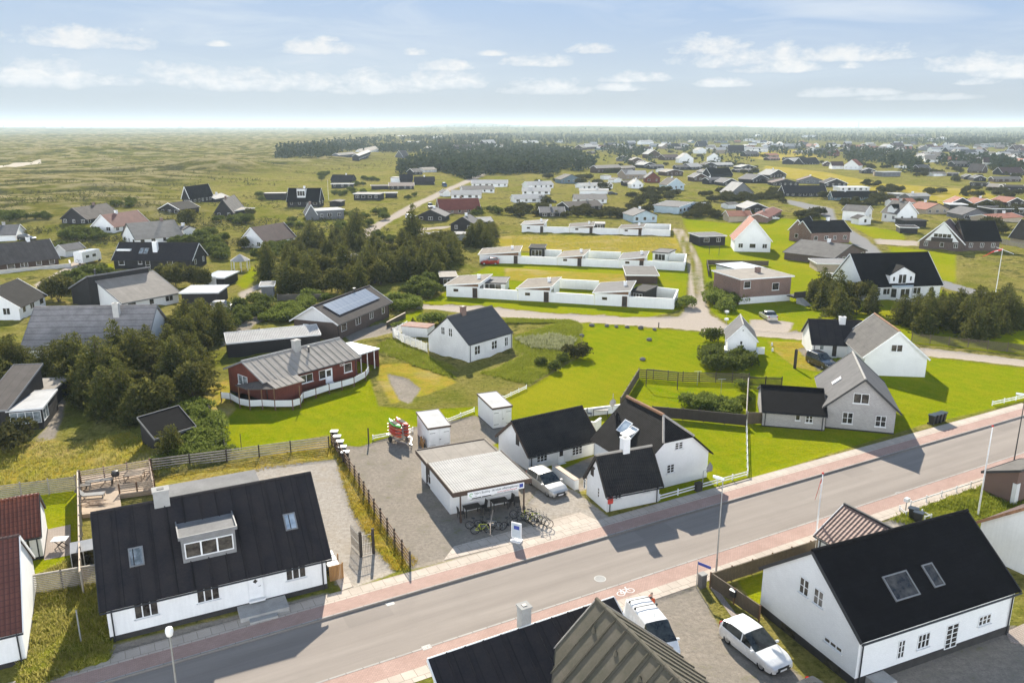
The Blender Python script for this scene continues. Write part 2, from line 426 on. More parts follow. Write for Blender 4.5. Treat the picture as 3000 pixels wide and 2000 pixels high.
def leafy(name,c1,c2,c3,trans=.35,scale=.5):
    m,nt,b,o=new_mat(name); k=NT(nt); nt.nodes.remove(b)
    geo=k.n('NewGeometry'); inf=k.n('ObjectInfo').outputs['Random']; tc=k.n('TexCoord').outputs['Object']
    rnd=geo.outputs['Random Per Island']; n=k.noise(tc,scale,3,.6)
    c=k.mix(k.ramp(n,.36,.66),c1,c2); c=k.mix(k.math('MULTIPLY',k.ramp(rnd,.55,1),.75),c,c3)
    c=k.mix(k.math('MULTIPLY',inf,.35),c,c1)
    d=k.n('BsdfDiffuse'); t=k.n('BsdfTranslucent'); k.l(c,d.inputs[0]); k.l(k.mix(.5,c,c3),t.inputs[0])
    ms=k.n('MixShader'); ms.inputs[0].default_value=trans; k.l(d.outputs[0],ms.inputs[1]); k.l(t.outputs[0],ms.inputs[2]); k.l(ms.outputs[0],o.inputs[0])
    MATS[name]=m
leafy('leaf_conifer',(.040,.054,.016),(.095,.112,.028),(.22,.20,.048),.34,.35)
leafy('leaf_pine',(.044,.052,.016),(.10,.105,.028),(.19,.17,.045),.32,.5)
leafy('leaf_shrub',(.050,.070,.014),(.090,.115,.022),(.17,.19,.05),.35,.8)
leafy('leaf_rose',(.075,.110,.016),(.13,.175,.028),(.26,.29,.075),.38,.8)
leafy('leaf_dark',(.034,.038,.015),(.062,.064,.024),(.11,.10,.035),.28,.6)
leafy('leaf_forest',(.026,.042,.026),(.050,.068,.038),(.085,.095,.05),.25,.05)
leafy('leaf_moor',(.040,.046,.020),(.075,.078,.032),(.12,.115,.05),.3,.3)
leafy('grass_blade',(.17,.20,.016),(.30,.29,.03),(.52,.42,.16),.45,.4)
leafy('grass_green',(.13,.17,.012),(.20,.25,.02),(.30,.31,.05),.45,.4)
leafy('grass_rust',(.20,.21,.02),(.42,.27,.02),(.58,.40,.06),.45,.4)
leafy('grass_silver',(.16,.17,.07),(.26,.27,.13),(.40,.41,.24),.45,.4)
# ------------------------------------------------------------ light, sky, air
SUN_EL=math.radians(30.5); SUN_AZ=math.radians(-7.3)     # azimuth from +Y towards +X (sun stands behind the village)
sdir=Vector((math.sin(SUN_AZ)*math.cos(SUN_EL),math.cos(SUN_AZ)*math.cos(SUN_EL),math.sin(SUN_EL)))
sl=bpy.data.lights.new("sun","SUN"); sl.energy=5.0; sl.angle=math.radians(.55); sl.color=(1.0,.93,.80)
so=bpy.data.objects.new("sun",sl); COL.objects.link(so); so.rotation_euler=(-sdir).to_track_quat('-Z','Y').to_euler(); so.location=(0,0,200)
W=bpy.data.worlds.new("World"); SC.world=W; W.use_nodes=True
nt=W.node_tree; nt.nodes.clear(); k=NT(nt)
wo=k.n('OutputWorld'); bg=k.n('Background'); k.l(bg.outputs[0],wo.inputs[0])
sky=k.n('TexSky'); sky.sky_type='NISHITA'; sky.sun_disc=False; sky.sun_elevation=SUN_EL; sky.sun_rotation=SUN_AZ; sky.altitude=30; sky.air_density=1.0; sky.dust_density=.6; sky.ozone_density=1.6
tc=k.n('TexCoord').outputs['Generated']; sx=k.n('SeparateXYZ'); k.l(tc,sx.inputs[0])
az=k.math('ARCTAN2',sx.outputs[0],sx.outputs[1]); el=k.math('ARCSINE',sx.outputs[2])
cc=k.n('CombineXYZ'); k.l(az,cc.inputs[0]); k.l(el,cc.inputs[1]); AE=cc.outputs[0]
# cumulus: (u,v) of the middle of the base, half width, height in photo pixels
BL=[(250,128,195,46),(635,133,32,12),(935,150,110,38),(965,118,40,14),(1215,158,42,18),(1300,200,90,28),(1580,188,120,28),(1440,160,60,14),(110,240,165,58),(560,238,150,48),(700,252,190,56),(900,255,250,42),(1090,262,180,52),(1290,250,140,48),(360,245,70,26),(1600,268,150,38),(1820,262,90,20),(1860,235,105,26),(1730,152,72,24),
 (2080,150,115,44),(2130,185,160,46),(2280,205,120,30),(2290,165,55,46),(2490,168,150,42),(2488,198,34,14),(2870,200,140,40),(3000,215,130,52),(2110,250,75,22),(2430,278,90,24),(2560,275,80,18),(2860,245,60,16),(2960,222,60,18),(2700,290,140,14),(-250,180,160,50),(3300,170,200,60),(3600,240,200,60),(-600,240,260,70)]
F=None
for (u,v,w,h) in BL:
    d0=ray(u,v).normalized(); a0=math.atan2(d0.x,d0.y); e0=math.asin(d0.z)
    W_=w/FPX; H_=h/FPX
    dx=k.math('DIVIDE',k.math('SUBTRACT',az,a0),W_); dy=k.math('SUBTRACT',el,e0)
    dy=k.math('MAXIMUM',k.math('DIVIDE',dy,H_),k.math('DIVIDE',dy,-H_*.30))
    q=k.math('ADD',k.math('MULTIPLY',dx,dx),k.math('MULTIPLY',dy,dy))
    s=k.math('SUBTRACT',1.0,q); F=s if F is None else k.math('MAXIMUM',F,s)
F=k.math('MAXIMUM',F,-1.2)
n1=k.noise(k.mapping(AE,(1,1.9,1)),26,6,.62,.3); n2=k.noise(k.mapping(AE,(1,1.6,1)),75,5,.6)
dens=k.math('ADD',F,k.math('MULTIPLY',k.math('SUBTRACT',n1,.55),3.2)); dens=k.math('ADD',dens,k.math('MULTIPLY',k.math('SUBTRACT',n2,.5),1.0))
dens=k.ramp(dens,-.05,.9)
tone=k.ramp(k.math('ADD',k.math('MULTIPLY',n2,.6),k.math('MULTIPLY',n1,.4)),.35,.65)
# thin cirrus veils, streaked
n3=k.noise(k.mapping(AE,(1.0,5.0,1),(3,0,0)),5,5,.6,.8); n4=k.noise(k.mapping(AE,(1,2,1),(9,2,0)),2.4,3,.5)
cir=k.math('MULTIPLY',k.ramp(n3,.46,.78),k.ramp(n4,.42,.62)); cir=k.math('MULTIPLY',cir,k.ramp(el,.015,.07)); cir=k.math('MULTIPLY',cir,.55)
d1=ray(2480,20).normalized(); ca=math.atan2(d1.x,d1.y); ce=math.asin(d1.z)
cx_=k.math('DIVIDE',k.math('SUBTRACT',az,ca),.15); cy_=k.math('DIVIDE',k.math('ADD',k.math('SUBTRACT',el,ce),k.math('MULTIPLY',k.math('SUBTRACT',az,ca),.09)),.016)
cq=k.ramp(k.math('ADD',k.math('SUBTRACT',1.0,k.math('ADD',k.math('MULTIPLY',cx_,cx_),k.math('MULTIPLY',cy_,cy_))),k.math('MULTIPLY',k.math('SUBTRACT',n3,.5),2.2)),.0,1.3)
cir=k.math('MAXIMUM',cir,k.math('MULTIPLY',cq,.7))
# a grade of the physical sky: milky at the rim, blue above; unseen cloud glow low behind the viewer (opposite the sun), added to brighten shaded walls
g0=k.mix(k.ramp(el,.0,.055),(1.7,1.72,1.78),(2.6,3.05,3.6)); g0=k.mix(k.ramp(el,.055,.20),g0,(1.45,2.45,4.3)); g0=k.mix(k.ramp(el,.20,.42),g0,(1.0,1.85,3.4)); g0=k.mix(k.ramp(el,.42,1.2),g0,(.6,1.1,2.1))
side=k.ramp(az,-.35,.45); g0=k.mix(k.math('MULTIPLY',k.math('SUBTRACT',1.0,side),.30),g0,(3.1,3.6,4.05))
base=k.mix(.94,k.mix(1.0,sky.outputs[0],(.3,.3,.3),'MULTIPLY'),g0)
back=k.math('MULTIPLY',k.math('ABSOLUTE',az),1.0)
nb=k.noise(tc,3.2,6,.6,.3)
wall_fill=k.math('MULTIPLY',k.ramp(back,1.35,2.2),k.math('MULTIPLY',k.ramp(el,.40,.17),k.ramp(nb,.24,.40)))
CL=4.6
c_hi=(CL,CL*.985,CL*.955); c_lo=(CL*.82,CL*.86,CL*.91)
base=k.mix(cir,base,(CL*.90,CL*.94,CL*.98))
cl=k.mix(tone,c_lo,c_hi)
base=k.mix(k.math('MULTIPLY',dens,k.math('MULTIPLY',k.ramp(el,.012,.05),.92)),base,cl)
base=k.mix(wall_fill,base,(26,27,28.5))
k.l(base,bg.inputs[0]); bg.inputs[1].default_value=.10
SC.view_settings.view_transform='Standard'; SC.view_settings.look='None'; SC.view_settings.exposure=1.0; SC.view_settings.gamma=1
SC.cycles.use_denoising=True
SC.cycles.volume_bounces=1; SC.cycles.max_bounces=6; SC.cycles.diffuse_bounces=4; SC.cycles.transparent_max_bounces=4
mh=bpy.data.materials.new('haze'); mh.use_nodes=True; hn=mh.node_tree; hn.nodes.clear()
ho=hn.nodes.new('ShaderNodeOutputMaterial'); hp=hn.nodes.new('ShaderNodeVolumePrincipled'); hn.links.new(hp.outputs[0],ho.inputs['Volume'])
hp.inputs['Color'].default_value=(.72,.87,1.0,1); hp.inputs['Density'].default_value=.00011; hp.inputs['Anisotropy'].default_value=.15
hz=MB(); hz.box(-14000,-400,-40,14000,16000,100); hb=hz.build('haze',mh); hb["kind"]="stuff"; hb["label"]="pale summer haze over the far heath and woods"
# ------------------------------------------------------------ ground: one sheet, painted by kind of cover
def P5(l): return [(1000+x/2.24,800+y/2.24) for x,y in l]
def P6(l): return [(2000+x/2.24,800+y/2.24) for x,y in l]
LAWN,STRAW,GRAV,LGRAV,DIRT,ASPH,SAND,ROUGH=range(1,9)
REG=[
 (LAWN,[(598,1148),(607,1202),(661,1325),(964,1273),(1010,1310),(1500,1330),(1950,1480),(2700,1245),(3060,1160),(3060,1085),(2714,1045),(2370,1000),(2000,968),(1760,950),(1690,945),(1700,990),(1700,1040),(1660,1065),(1549,1130),(1400,1190),(1230,1200),(1110,1190),(1080,1100),(1120,1020),(1050,1040),(900,1090),(760,1130)]),
 (LAWN,[(1285,870),(1219,890),(1402,895),(1625,918),(1900,930),(2010,905),(2025,800),(1960,690),(1780,740),(1500,740),(1420,785),(1330,830)]),
 (LAWN,[(2000,640),(2060,810),(2078,910),(2135,950),(2370,975),(2560,985),(2700,1010),(3060,1045),(3060,900),(2950,880),(2780,860),(2480,690),(2400,650),(2300,640),(2150,655)]),
 (LAWN,[(2600,720),(2800,745),(2800,830),(2640,800)]),(LAWN,[(2470,650),(2640,680),(2660,710),(2560,700)]),
 (LAWN,[(60,1455),(235,1430),(240,1700),(60,1725)]),(LAWN,[(2160,1700),(2330,1640),(2330,1780),(2220,1790)]),
 (LAWN,[(230,800),(330,770),(340,800),(250,840)]),(LAWN,[(690,830),(740,780),(760,800),(720,850)]),(LAWN,[(1130,940),(1240,905),(1230,950),(1140,960)]),
 (STRAW,[(1500,690),(1985,690),(2005,735),(1960,740),(1500,735),(1420,700)]),(STRAW,[(1480,785),(1850,805),(1830,840),(1480,820)]),
 (STRAW,[(1112,1068),(1250,1063),(1339,1121),(1250,1157),(1147,1184),(1107,1112)]),
 (STRAW,[(-60,1345),(120,1285),(230,1300),(380,1262),(480,1340),(455,1352),(230,1395),(-60,1445)]),
 (STRAW,[(970,1285),(1010,1340),(1060,1420),(1140,1560),(1230,1652),(1205,1668),(1150,1672),(1090,1600),(1030,1500),(1000,1400),(960,1350)]),
 (STRAW,[(440,1500),(480,1430),(620,1392),(700,1400),(640,1450)]),(STRAW,[(460,1400),(700,1355),(965,1285),(990,1345),(950,1352),(760,1385),(640,1420),(460,1440)]),
 (STRAW,[(598,1140),(670,1110),(690,1200),(640,1250),(607,1202)]),(STRAW,[(2250,1000),(2372,1003),(2400,1090),(2330,1075),(2270,1030)]),
 (STRAW,[(2240,485),(2420,505),(2600,540),(2860,555),(2990,600),(2940,640),(2560,572),(2330,525),(2240,515)]),
 (STRAW,[(2200,430),(2330,440),(2420,460),(2330,475),(2180,460)]),
 (ROUGH,[(1504,987),(1670,938),(1705,954),(1696,1041),(1647,1068),(1553,1130),(1402,1095),(1446,1086),(1518,1050),(1500,1014)]),
 (ROUGH,[(1100,1030),(1150,1000),(1250,1035),(1330,1075),(1345,1090),(1240,1065),(1140,1045)]),
 (ROUGH,[(2605,1522),(2960,1392),(3060,1360),(3060,1600),(2790,1610),(2700,1565)]),
 (ROUGH,[(50,1720),(285,1590),(330,1880),(325,1935),(180,1985),(50,2060)]),
 (ROUGH,[(440,1340),(660,1310),(664,1345),(460,1395)]),
 (GRAV,[(1003,1304),(1053,1309),(1134,1282),(1210,1251),(1312,1235),(1388,1217),(1500,1251),(1484,1291),(1440,1300),(1560,1385),(1690,1434),(1785,1515),(1770,1535),(1206,1668),(1150,1590),(1080,1450),(1018,1350)]),
 (LGRAV,[(770,1368),(940,1350),(985,1345),(1000,1400),(1030,1490),(1090,1600),(1160,1674),(1036,1722),(985,1712),(955,1640),(890,1385),(690,1430),(640,1415)]),
 (GRAV,[(1600,1395),(1740,1335),(1800,1330),(1795,1400),(1700,1440)]),(GRAV,[(305,1895),(959,1735),(985,1745),(330,1920)]),
 (LGRAV,[(1540,1480),(1600,1400),(1690,1440),(1790,1520),(1690,1560),(1560,1590),(1545,1540)]),
 (GRAV,[(1850,1800),(1913,1752),(2040,1712),(2115,1850),(2260,1900),(2380,2010),(2380,2200),(1700,2200)]),
 (GRAV,[(2440,2020),(2960,1830),(3060,1850),(3060,2200),(2440,2200)]),
 (LGRAV,[(2560,1540),(2628,1514),(2700,1560),(2640,1590)]),
 (GRAV,[(115,1295),(103,1287),(134,1255),(145,1213),(163,1167),(182,1160),(191,1184),(180,1230),(160,1285)]),
 (GRAV,[(2335,1022),(2410,1015),(2425,1075),(2400,1085)]),(GRAV,P5([(300,660),(430,690),(520,760),(450,860),(380,830),(330,740)])),
 (GRAV,[(650,1010),(675,960),(720,940),(800,905),(860,880),(880,890),(800,930),(745,950),(700,1000)]),
 (GRAV,P5([(0,380),(300,330),(420,370),(300,400),(60,455)])),
 (DIRT,[(1190,890),(1219,891),(1402,896),(1625,919),(1900,930),(1990,928),(2016,900),(2020,806),(2014,771),(1988,700),(1971,674),(1975,668),(1987,680),(2010,745),(2030,800),(2034,860),(2042,880),(2048,860),(2046,812),(2038,771),(2018,715),(1992,680),(1985,671),(1998,672),(2030,725),(2052,771),(2057,812),(2066,880),(2080,922),(2125,950),(2200,962),(2290,968),(2375,975),(2375,998),(2125,977),(2000,964),(1759,948),(1469,928),(1280,907),(1190,903)]),
 (DIRT,[(2200,935),(2290,940),(2325,945),(2310,975),(2190,965)]),
 (DIRT,[(2690,1018),(3060,1060),(3060,1080),(2700,1040)]),
 (DIRT,[(1003,716),(1040,690),(1100,655),(1180,612),(1240,583),(1300,556),(1352,533),(1405,510),(1424,507),(1420,514),(1370,537),(1318,560),(1262,588),(1204,618),(1140,652),(1085,690),(1045,720)]),
 (DIRT,[(1180,675),(1240,668),(1320,662),(1320,667),(1240,675),(1180,682)]),
 (DIRT,[(245,752),(252,775),(175,822),(110,842),(100,834),(165,800),(210,770)]),
 (DIRT,[(750,858),(800,815),(806,822),(775,850),(762,870)]),
 (DIRT,[(700,860),(760,830),(770,838),(705,880)]),
 (ASPH,[(2300,583),(2310,597),(2395,622),(2424,640),(2470,690),(2530,742),(2592,748),(2540,700),(2500,678),(2448,640),(2440,612),(2419,607)]),
 (DIRT,[(2560,700),(2690,706),(2690,722),(2570,715)]),(ASPH,[(2760,820),(2830,840),(2900,860),(2990,880),(2980,890),(2880,875),(2790,850),(2740,835)]),
 (SAND,[(-60,494),(0,488),(120,474),(120,476.5),(0,491),(-60,498)]),
]
class GroundSheet: pass
def build_ground():
    cols=560
    ys=[-60.,-20.,5.,20.]; y=24.
    while y<30000: ys.append(y); y+=max(.34,.0062*y*(1 if y<700 else 1.6))
    ys=np.array(ys); s=np.linspace(-1.25,1.25,cols); s=np.sign(s)*np.abs(s)**1.08
    X=np.outer(ys*1.02+22,s); Y=np.repeat(ys[:,None],cols,1)
    X[:4]=np.outer(np.full(4,52.),s)
    Z=terrain(X,Y)
    # small hummocks where the grass is rough
    x=X.ravel(); yy=Y.ravel()
    MK=np.zeros((9,x.size),np.float32)
    for c,poly in REG:
        q=[gpt(u,v) for u,v in poly]
        px=np.array([p.x for p in q]); py=np.array([p.y for p in q]); mg=6
        bb=(x>px.min()-mg)&(x<px.max()+mg)&(yy>py.min()-mg)&(yy<py.max()+mg); idx=np.nonzero(bb)[0]
        if idx.size==0: continue
        xs=x[idx]; y2=yy[idx]; ins=np.zeros(idx.size,bool); dm=np.full(idx.size,1e9); j=len(px)-1
        for i in range(len(px)):
            cnd=((py[i]>y2)!=(py[j]>y2))&(xs<(px[j]-px[i])*(y2-py[i])/(py[j]-py[i]+1e-9)+px[i]); ins^=cnd
            ex,ey=px[i]-px[j],py[i]-py[j]; tt=np.clip(((xs-px[j])*ex+(y2-py[j])*ey)/(ex*ex+ey*ey+1e-9),0,1); dm=np.minimum(dm,np.hypot(xs-px[j]-tt*ex,y2-py[j]-tt*ey)); j=i
        w=np.maximum(.45,y2*(.0075 if c!=SAND else .003)); mk=np.clip(.5+np.where(ins,dm,-dm)/(2*w),0,1)
        MK[:,idx]*=(1-mk); MK[c,idx]=np.maximum(MK[c,idx],mk)
    cls=np.where(MK.max(0)>.5,MK.argmax(0),0)
    # the street lies in a shallow cutting; its kerbs and slabs are separate sheets
    ox,oy=RO.x,RO.y
    off=-(x-ox)*RD.y+(yy-oy)*RD.x
    z=Z.ravel(); tr=(off<1.9)&(off>-7.9)&(yy<140); z=np.where(tr,-.35,z)
    rough=(cls==ROUGH)|(cls==STRAW)
    z=z+np.where((cls==ROUGH)&(yy<130),fbm(x/1.3,yy/1.0,51,3)*.55-.12,0)
    z=z+np.where((cls==STRAW)&(yy<130),fbm(x/.9,yy/.8,52,3)*.22-.06,0)
    z=z+np.where((cls==0)&(yy>75)&(yy<420),(fbm(x/2.6,yy/2.2,53,3)-.4)*.9*sstep(75,120,yy),0)
    n=len(ys); me=bpy.data.meshes.new('ground')
    V=np.stack([x,yy,z],1).astype(np.float32)
    i=np.arange((n-1)*cols).reshape(n-1,cols)[:,:-1].ravel()
    Fc=np.stack([i,i+1,i+cols+1,i+cols],1).astype(np.int32)
    me.vertices.add(len(V)); me.vertices.foreach_set('co',V.ravel())
    me.loops.add(Fc.size); me.loops.foreach_set('vertex_index',Fc.ravel())
    me.polygons.add(len(Fc)); me.polygons.foreach_set('loop_start',np.arange(0,Fc.size,4,dtype=np.int32)); me.polygons.foreach_set('loop_total',np.full(len(Fc),4,np.int32))
    me.polygons.foreach_set('use_smooth',np.ones(len(Fc),bool)); me.update(calc_edges=True)
    def attr(nm,arr):
        a=me.color_attributes.new(nm,'FLOAT_COLOR','POINT'); a.data.foreach_set('color',arr.astype(np.float32).ravel())
    A=np.zeros((x.size,4)); B=np.zeros((x.size,4)); C=np.zeros((x.size,4))
    for c in range(1,5): A[:,c-1]=MK[c]
    for c in range(5,9): B[:,c-5]=MK[c]
    edge=-58-0.17*(yy-150)+38*np.sin(yy/97.0); edge=np.where(yy>420,-60-.17*270-.03*(yy-420)+30*np.sin(yy/97.),edge)
    C[:,0]=np.maximum(sstep(0,70,edge-x)*sstep(185,300,yy),sstep(700,1500,yy))
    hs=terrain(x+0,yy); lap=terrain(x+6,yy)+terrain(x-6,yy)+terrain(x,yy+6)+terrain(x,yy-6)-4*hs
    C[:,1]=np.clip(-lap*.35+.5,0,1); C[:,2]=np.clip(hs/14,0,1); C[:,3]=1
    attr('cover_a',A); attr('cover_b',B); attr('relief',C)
    o=link('ground',me); o["kind"]="structure"
    m,nt,b,out=new_mat('ground_cover'); k=NT(nt)
    pos=k.n('NewGeometry').outputs['Position']
    def at(nm):
        a=k.n('VertexColor',layer_name=nm); sp=k.n('SeparateColor'); k.l(a.outputs[0],sp.inputs[0]); return [sp.outputs[0],sp.outputs[1],sp.outputs[2],a.outputs[1]]
    a4=at('cover_a'); b4=at('cover_b'); r4=at('relief')
    nA=k.noise(pos,.018,4,.6); nB=k.noise(pos,.09,4,.62,.4); nC=k.noise(pos,.55,4,.65); nD=k.noise(pos,3.2,4,.7); nE=k.noise(pos,12,3,.7)
    fine=k.math('ADD',k.math('MULTIPLY',nD,.6),k.math('MULTIPLY',nE,.4))
    def blend(mask,base,col,jit=.7):
        mm=k.math('ADD',mask,k.math('MULTIPLY',k.math('SUBTRACT',k.math('ADD',k.math('MULTIPLY',nC,.5),k.math('MULTIPLY',nD,.5)),.5),jit)); return k.mix(k.ramp(mm,.36,.62),base,col)
    # village grass: green, straw and dark scrub by turns
    v1=k.mix(k.ramp(nB,.38,.62),(.125,.145,.014),(.32,.255,.085))
    v1=k.mix(k.math('MULTIPLY',k.ramp(nC,.42,.66),.7),v1,(.20,.185,.026)); v1=k.mix(k.math('MULTIPLY',k.ramp(nA,.46,.6),.55),v1,(.30,.235,.08)); v1=k.mix(k.math('MULTIPLY',k.ramp(fine,.44,.68),.6),v1,(.07,.085,.012))
    v1=k.mix(k.math('MULTIPLY',k.ramp(k.math('ADD',k.math('MULTIPLY',nB,.6),k.math('MULTIPLY',nC,.4)),.52,.6),.8),v1,(.05,.062,.016))
    # heath: olive hollows, bleached crests
    h1=k.mix(k.ramp(nB,.36,.62),(.095,.092,.016),(.165,.140,.038)); h1=k.mix(k.ramp(nA,.42,.6),h1,(.135,.135,.024))
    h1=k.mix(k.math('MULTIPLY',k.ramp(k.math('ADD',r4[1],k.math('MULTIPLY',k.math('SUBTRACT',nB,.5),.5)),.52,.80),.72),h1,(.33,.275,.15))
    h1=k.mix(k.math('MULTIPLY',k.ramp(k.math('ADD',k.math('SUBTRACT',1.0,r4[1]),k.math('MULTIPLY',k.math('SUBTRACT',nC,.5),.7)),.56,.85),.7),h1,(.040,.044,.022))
    h1=k.mix(k.math('MULTIPLY',k.ramp(fine,.5,.72),.55),h1,(.05,.05,.022)); 
    nT0=k.noise(pos,1.6,4,.75); v1=k.mix(k.math('MULTIPLY',k.ramp(nT0,.52,.68),.6),v1,(.05,.062,.014)); v1=k.mix(k.math('MULTIPLY',k.ramp(nT0,.46,.30),.4),v1,(.36,.31,.12))
    nH=k.noise(pos,.30,5,.7); h1=k.mix(k.math('MULTIPLY',k.ramp(nH,.52,.66),.6),h1,(.05,.052,.016)); h1=k.mix(k.math('MULTIPLY',k.ramp(nH,.46,.34),.5),h1,(.27,.225,.10))
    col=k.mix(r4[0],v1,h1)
    lw=k.mix(k.ramp(nB,.34,.64),(.165,.23,.002),(.235,.255,.003)); lw=k.mix(k.math('MULTIPLY',k.ramp(nC,.42,.64),.62),lw,(.30,.27,.010)); lw=k.mix(k.math('MULTIPLY',k.ramp(fine,.40,.62),.55),lw,(.085,.135,.002)); lw=k.mix(k.math('MULTIPLY',k.ramp(nA,.48,.6),.45),lw,(.30,.25,.018))
    spx=k.n('SeparateXYZ'); k.l(pos,spx.inputs[0]); band=k.math('SINE',k.math('ADD',k.math('MULTIPLY',k.math('ADD',k.math('MULTIPLY',spx.outputs[0],.8),k.math('MULTIPLY',spx.outputs[1],.6)),3.6),k.math('MULTIPLY',nB,16.0)))
    lw=k.mix(k.math('MULTIPLY',k.ramp(band,-.6,.8),.16),lw,(.30,.285,.01)); nT=k.noise(pos,5.5,3,.75); lw=k.mix(k.math('MULTIPLY',k.ramp(nT,.50,.68),.45),lw,(.07,.11,.002)); lw=k.mix(k.math('MULTIPLY',k.ramp(nT,.48,.30),.35),lw,(.34,.33,.02))
    st=k.mix(k.ramp(nC,.36,.62),(.40,.28,.045),(.29,.27,.028)); st=k.mix(k.ramp(fine,.45,.7),st,(.20,.17,.025)); st=k.mix(k.math('MULTIPLY',k.ramp(nB,.5,.64),.6),st,(.42,.32,.16))
    gr=k.mix(k.ramp(fine,.36,.64),(.19,.165,.135),(.34,.295,.245)); gr=k.mix(k.math('MULTIPLY',k.ramp(nC,.42,.62),.5),gr,(.22,.195,.16)); gr=k.mix(k.math('MULTIPLY',k.ramp(k.math('ADD',k.math('MULTIPLY',nC,.55),k.math('MULTIPLY',nD,.45)),.56,.64),.5),gr,(.14,.14,.05))
    lg=k.mix(k.ramp(fine,.34,.66),(.24,.21,.178),(.45,.405,.35)); lg=k.mix(k.math('MULTIPLY',k.ramp(nC,.48,.66),.5),lg,(.30,.25,.19))
    dt=k.mix(k.ramp(fine,.36,.66),(.34,.285,.235),(.45,.39,.335)); dt=k.mix(k.math('MULTIPLY',k.ramp(nC,.45,.66),.5),dt,(.38,.33,.26))
    asph=k.mix(k.ramp(fine,.3,.7),(.20,.195,.19),(.27,.265,.26)); sd=k.mix(fine,(.46,.40,.31),(.60,.53,.43))
    rg=k.mix(k.ramp(nC,.36,.64),(.135,.155,.012),(.28,.26,.035)); rg=k.mix(k.ramp(fine,.45,.7),rg,(.11,.12,.015)); rg=k.mix(k.math('MULTIPLY',k.ramp(nB,.52,.66),.5),rg,(.34,.29,.14))
    for msk,c,j in((a4[0],lw,.5),(b4[3],rg,.9),(a4[1],st,1.0),(a4[2],gr,.8),(a4[3],lg,.9),(b4[0],dt,.7),(b4[1],asph,.3),(b4[2],sd,.4)): col=blend(msk,col,c,j)
    k.l(col,b.inputs['Base Color']); b.inputs['Roughness'].default_value=1; b.inputs['Specular IOR Level'].default_value=0
    hh=k.math('ADD',k.math('MULTIPLY',nD,.5),k.math('ADD',k.math('MULTIPLY',nC,.9),k.math('MULTIPLY',nE,.2)))
    hard=k.math('MAXIMUM',k.math('MAXIMUM',a4[2],a4[3]),k.math('MAXIMUM',b4[0],b4[1])); soft=k.math('SUBTRACT',1.0,k.math('MULTIPLY',hard,.85)); soft=k.math('MULTIPLY',soft,k.math('SUBTRACT',1.0,k.math('MULTIPLY',a4[0],.55)))
    bp=k.n('Bump'); k.l(k.math('MULTIPLY',hh,soft),bp.inputs['Height']); bp.inputs['Strength'].default_value=.9; bp.inputs['Distance'].default_value=.45; k.l(bp.outputs[0],b.inputs['Normal'])
    me.materials.append(m)
RO=gp(1000,1795.5); _rb=gp(3000,1217); RD=(_rb-RO).normalized(); RN=Vector((-RD.y,RD.x,0))
def rp(s,o,z=0): p=RO+RD*s+RN*o; return Vector((p.x,p.y,z))
build_ground()
# ------------------------------------------------------------ the street
def flatmat(name,fn):
    m,nt,b,o=new_mat(name); k=NT(nt); pos=k.n('NewGeometry').outputs['Position']
    mp=k.n('Mapping',vector_type='POINT'); k.l(pos,mp.inputs[0]); a=math.atan2(RD.y,RD.x)
    mp.vector_type='TEXTURE'; mp.inputs['Location'].default_value=(RO.x,RO.y,0); mp.inputs['Rotation'].default_value=(0,0,a)
    c,h=fn(k,mp.outputs[0]); k.l(c,b.inputs['Base Color']); b.inputs['Roughness'].default_value=.9; b.inputs['Specular IOR Level'].default_value=.25
    if h is not None: k.bump(h,.5,.015,b)
    MATS[name]=m
def asphf(k,v):
    n1=k.noise(k.mapping(v,(.05,.9,1)),1.0,4,.6); n2=k.noise(v,.35,4,.6); n3=k.noise(v,18,3,.7); n4=k.noise(v,90,2,.6)
    c=k.mix(k.ramp(n1,.35,.66),(.225,.192,.165),(.300,.258,.222)); c=k.mix(k.math('MULTIPLY',k.ramp(n2,.5,.66),.35),c,(.215,.185,.16)); c=k.mix(k.math('MULTIPLY',k.ramp(k.math('ADD',k.math('MULTIPLY',n3,.5),k.math('MULTIPLY',n4,.5)),.42,.62),.35),c,(.37,.325,.285))
    sx=k.n('SeparateXYZ'); k.l(v,sx.inputs[0])
    rp_=k.math('FRACT',k.math('MULTIPLY',sx.outputs[0],1/23.0)); patch=k.math('MULTIPLY',k.math('LESS_THAN',rp_,.13),k.math('GREATER_THAN',sx.outputs[1],-1.6)); c=k.mix(k.math('MULTIPLY',patch,.30),c,(.19,.165,.145))
    return c,n3
def pavf(c1,c2,w,h,gap):
    def f(k,v):
        br=k.n('TexBrick'); k.l(v,br.inputs['Vector']); br.inputs['Scale'].default_value=1; br.inputs['Brick Width'].default_value=w; br.inputs['Row Height'].default_value=h; br.inputs['Mortar Size'].default_value=.012*max(1,w*2)
        br.inputs['Color1'].default_value=(1,1,1,1); br.inputs['Color2'].default_value=(.72,.72,.72,1); br.inputs['Mortar'].default_value=(0,0,0,1)
        n1=k.noise(v,.6,4,.6); n2=k.noise(v,14,3,.7); c=k.mix(k.ramp(k.math('ADD',k.math('MULTIPLY',n1,.6),k.math('MULTIPLY',n2,.4)),.35,.65),c1,c2)
        c=k.mix(.45,c,br.outputs[0],'MULTIPLY'); c=k.mix(k.math('MULTIPLY',br.outputs[1],.7),c,gap); return c,k.math('ADD',n2,k.math('MULTIPLY',br.outputs[1],-1.0))
    return f
flatmat('asphalt',asphf)
flatmat('red_paver',pavf((.40,.255,.205),(.52,.35,.29),.22,.11,(.34,.25,.21)))
flatmat('slab_paver',pavf((.46,.385,.315),(.58,.50,.42),.8,.8,(.30,.26,.21)))
flatmat('kerb_stone',pavf((.36,.33,.30),(.46,.43,.39),1.0,5,(.2,.18,.16)))
flatmat('patio_tile',pavf((.34,.28,.24),(.44,.37,.32),.22,.11,(.22,.18,.15)))
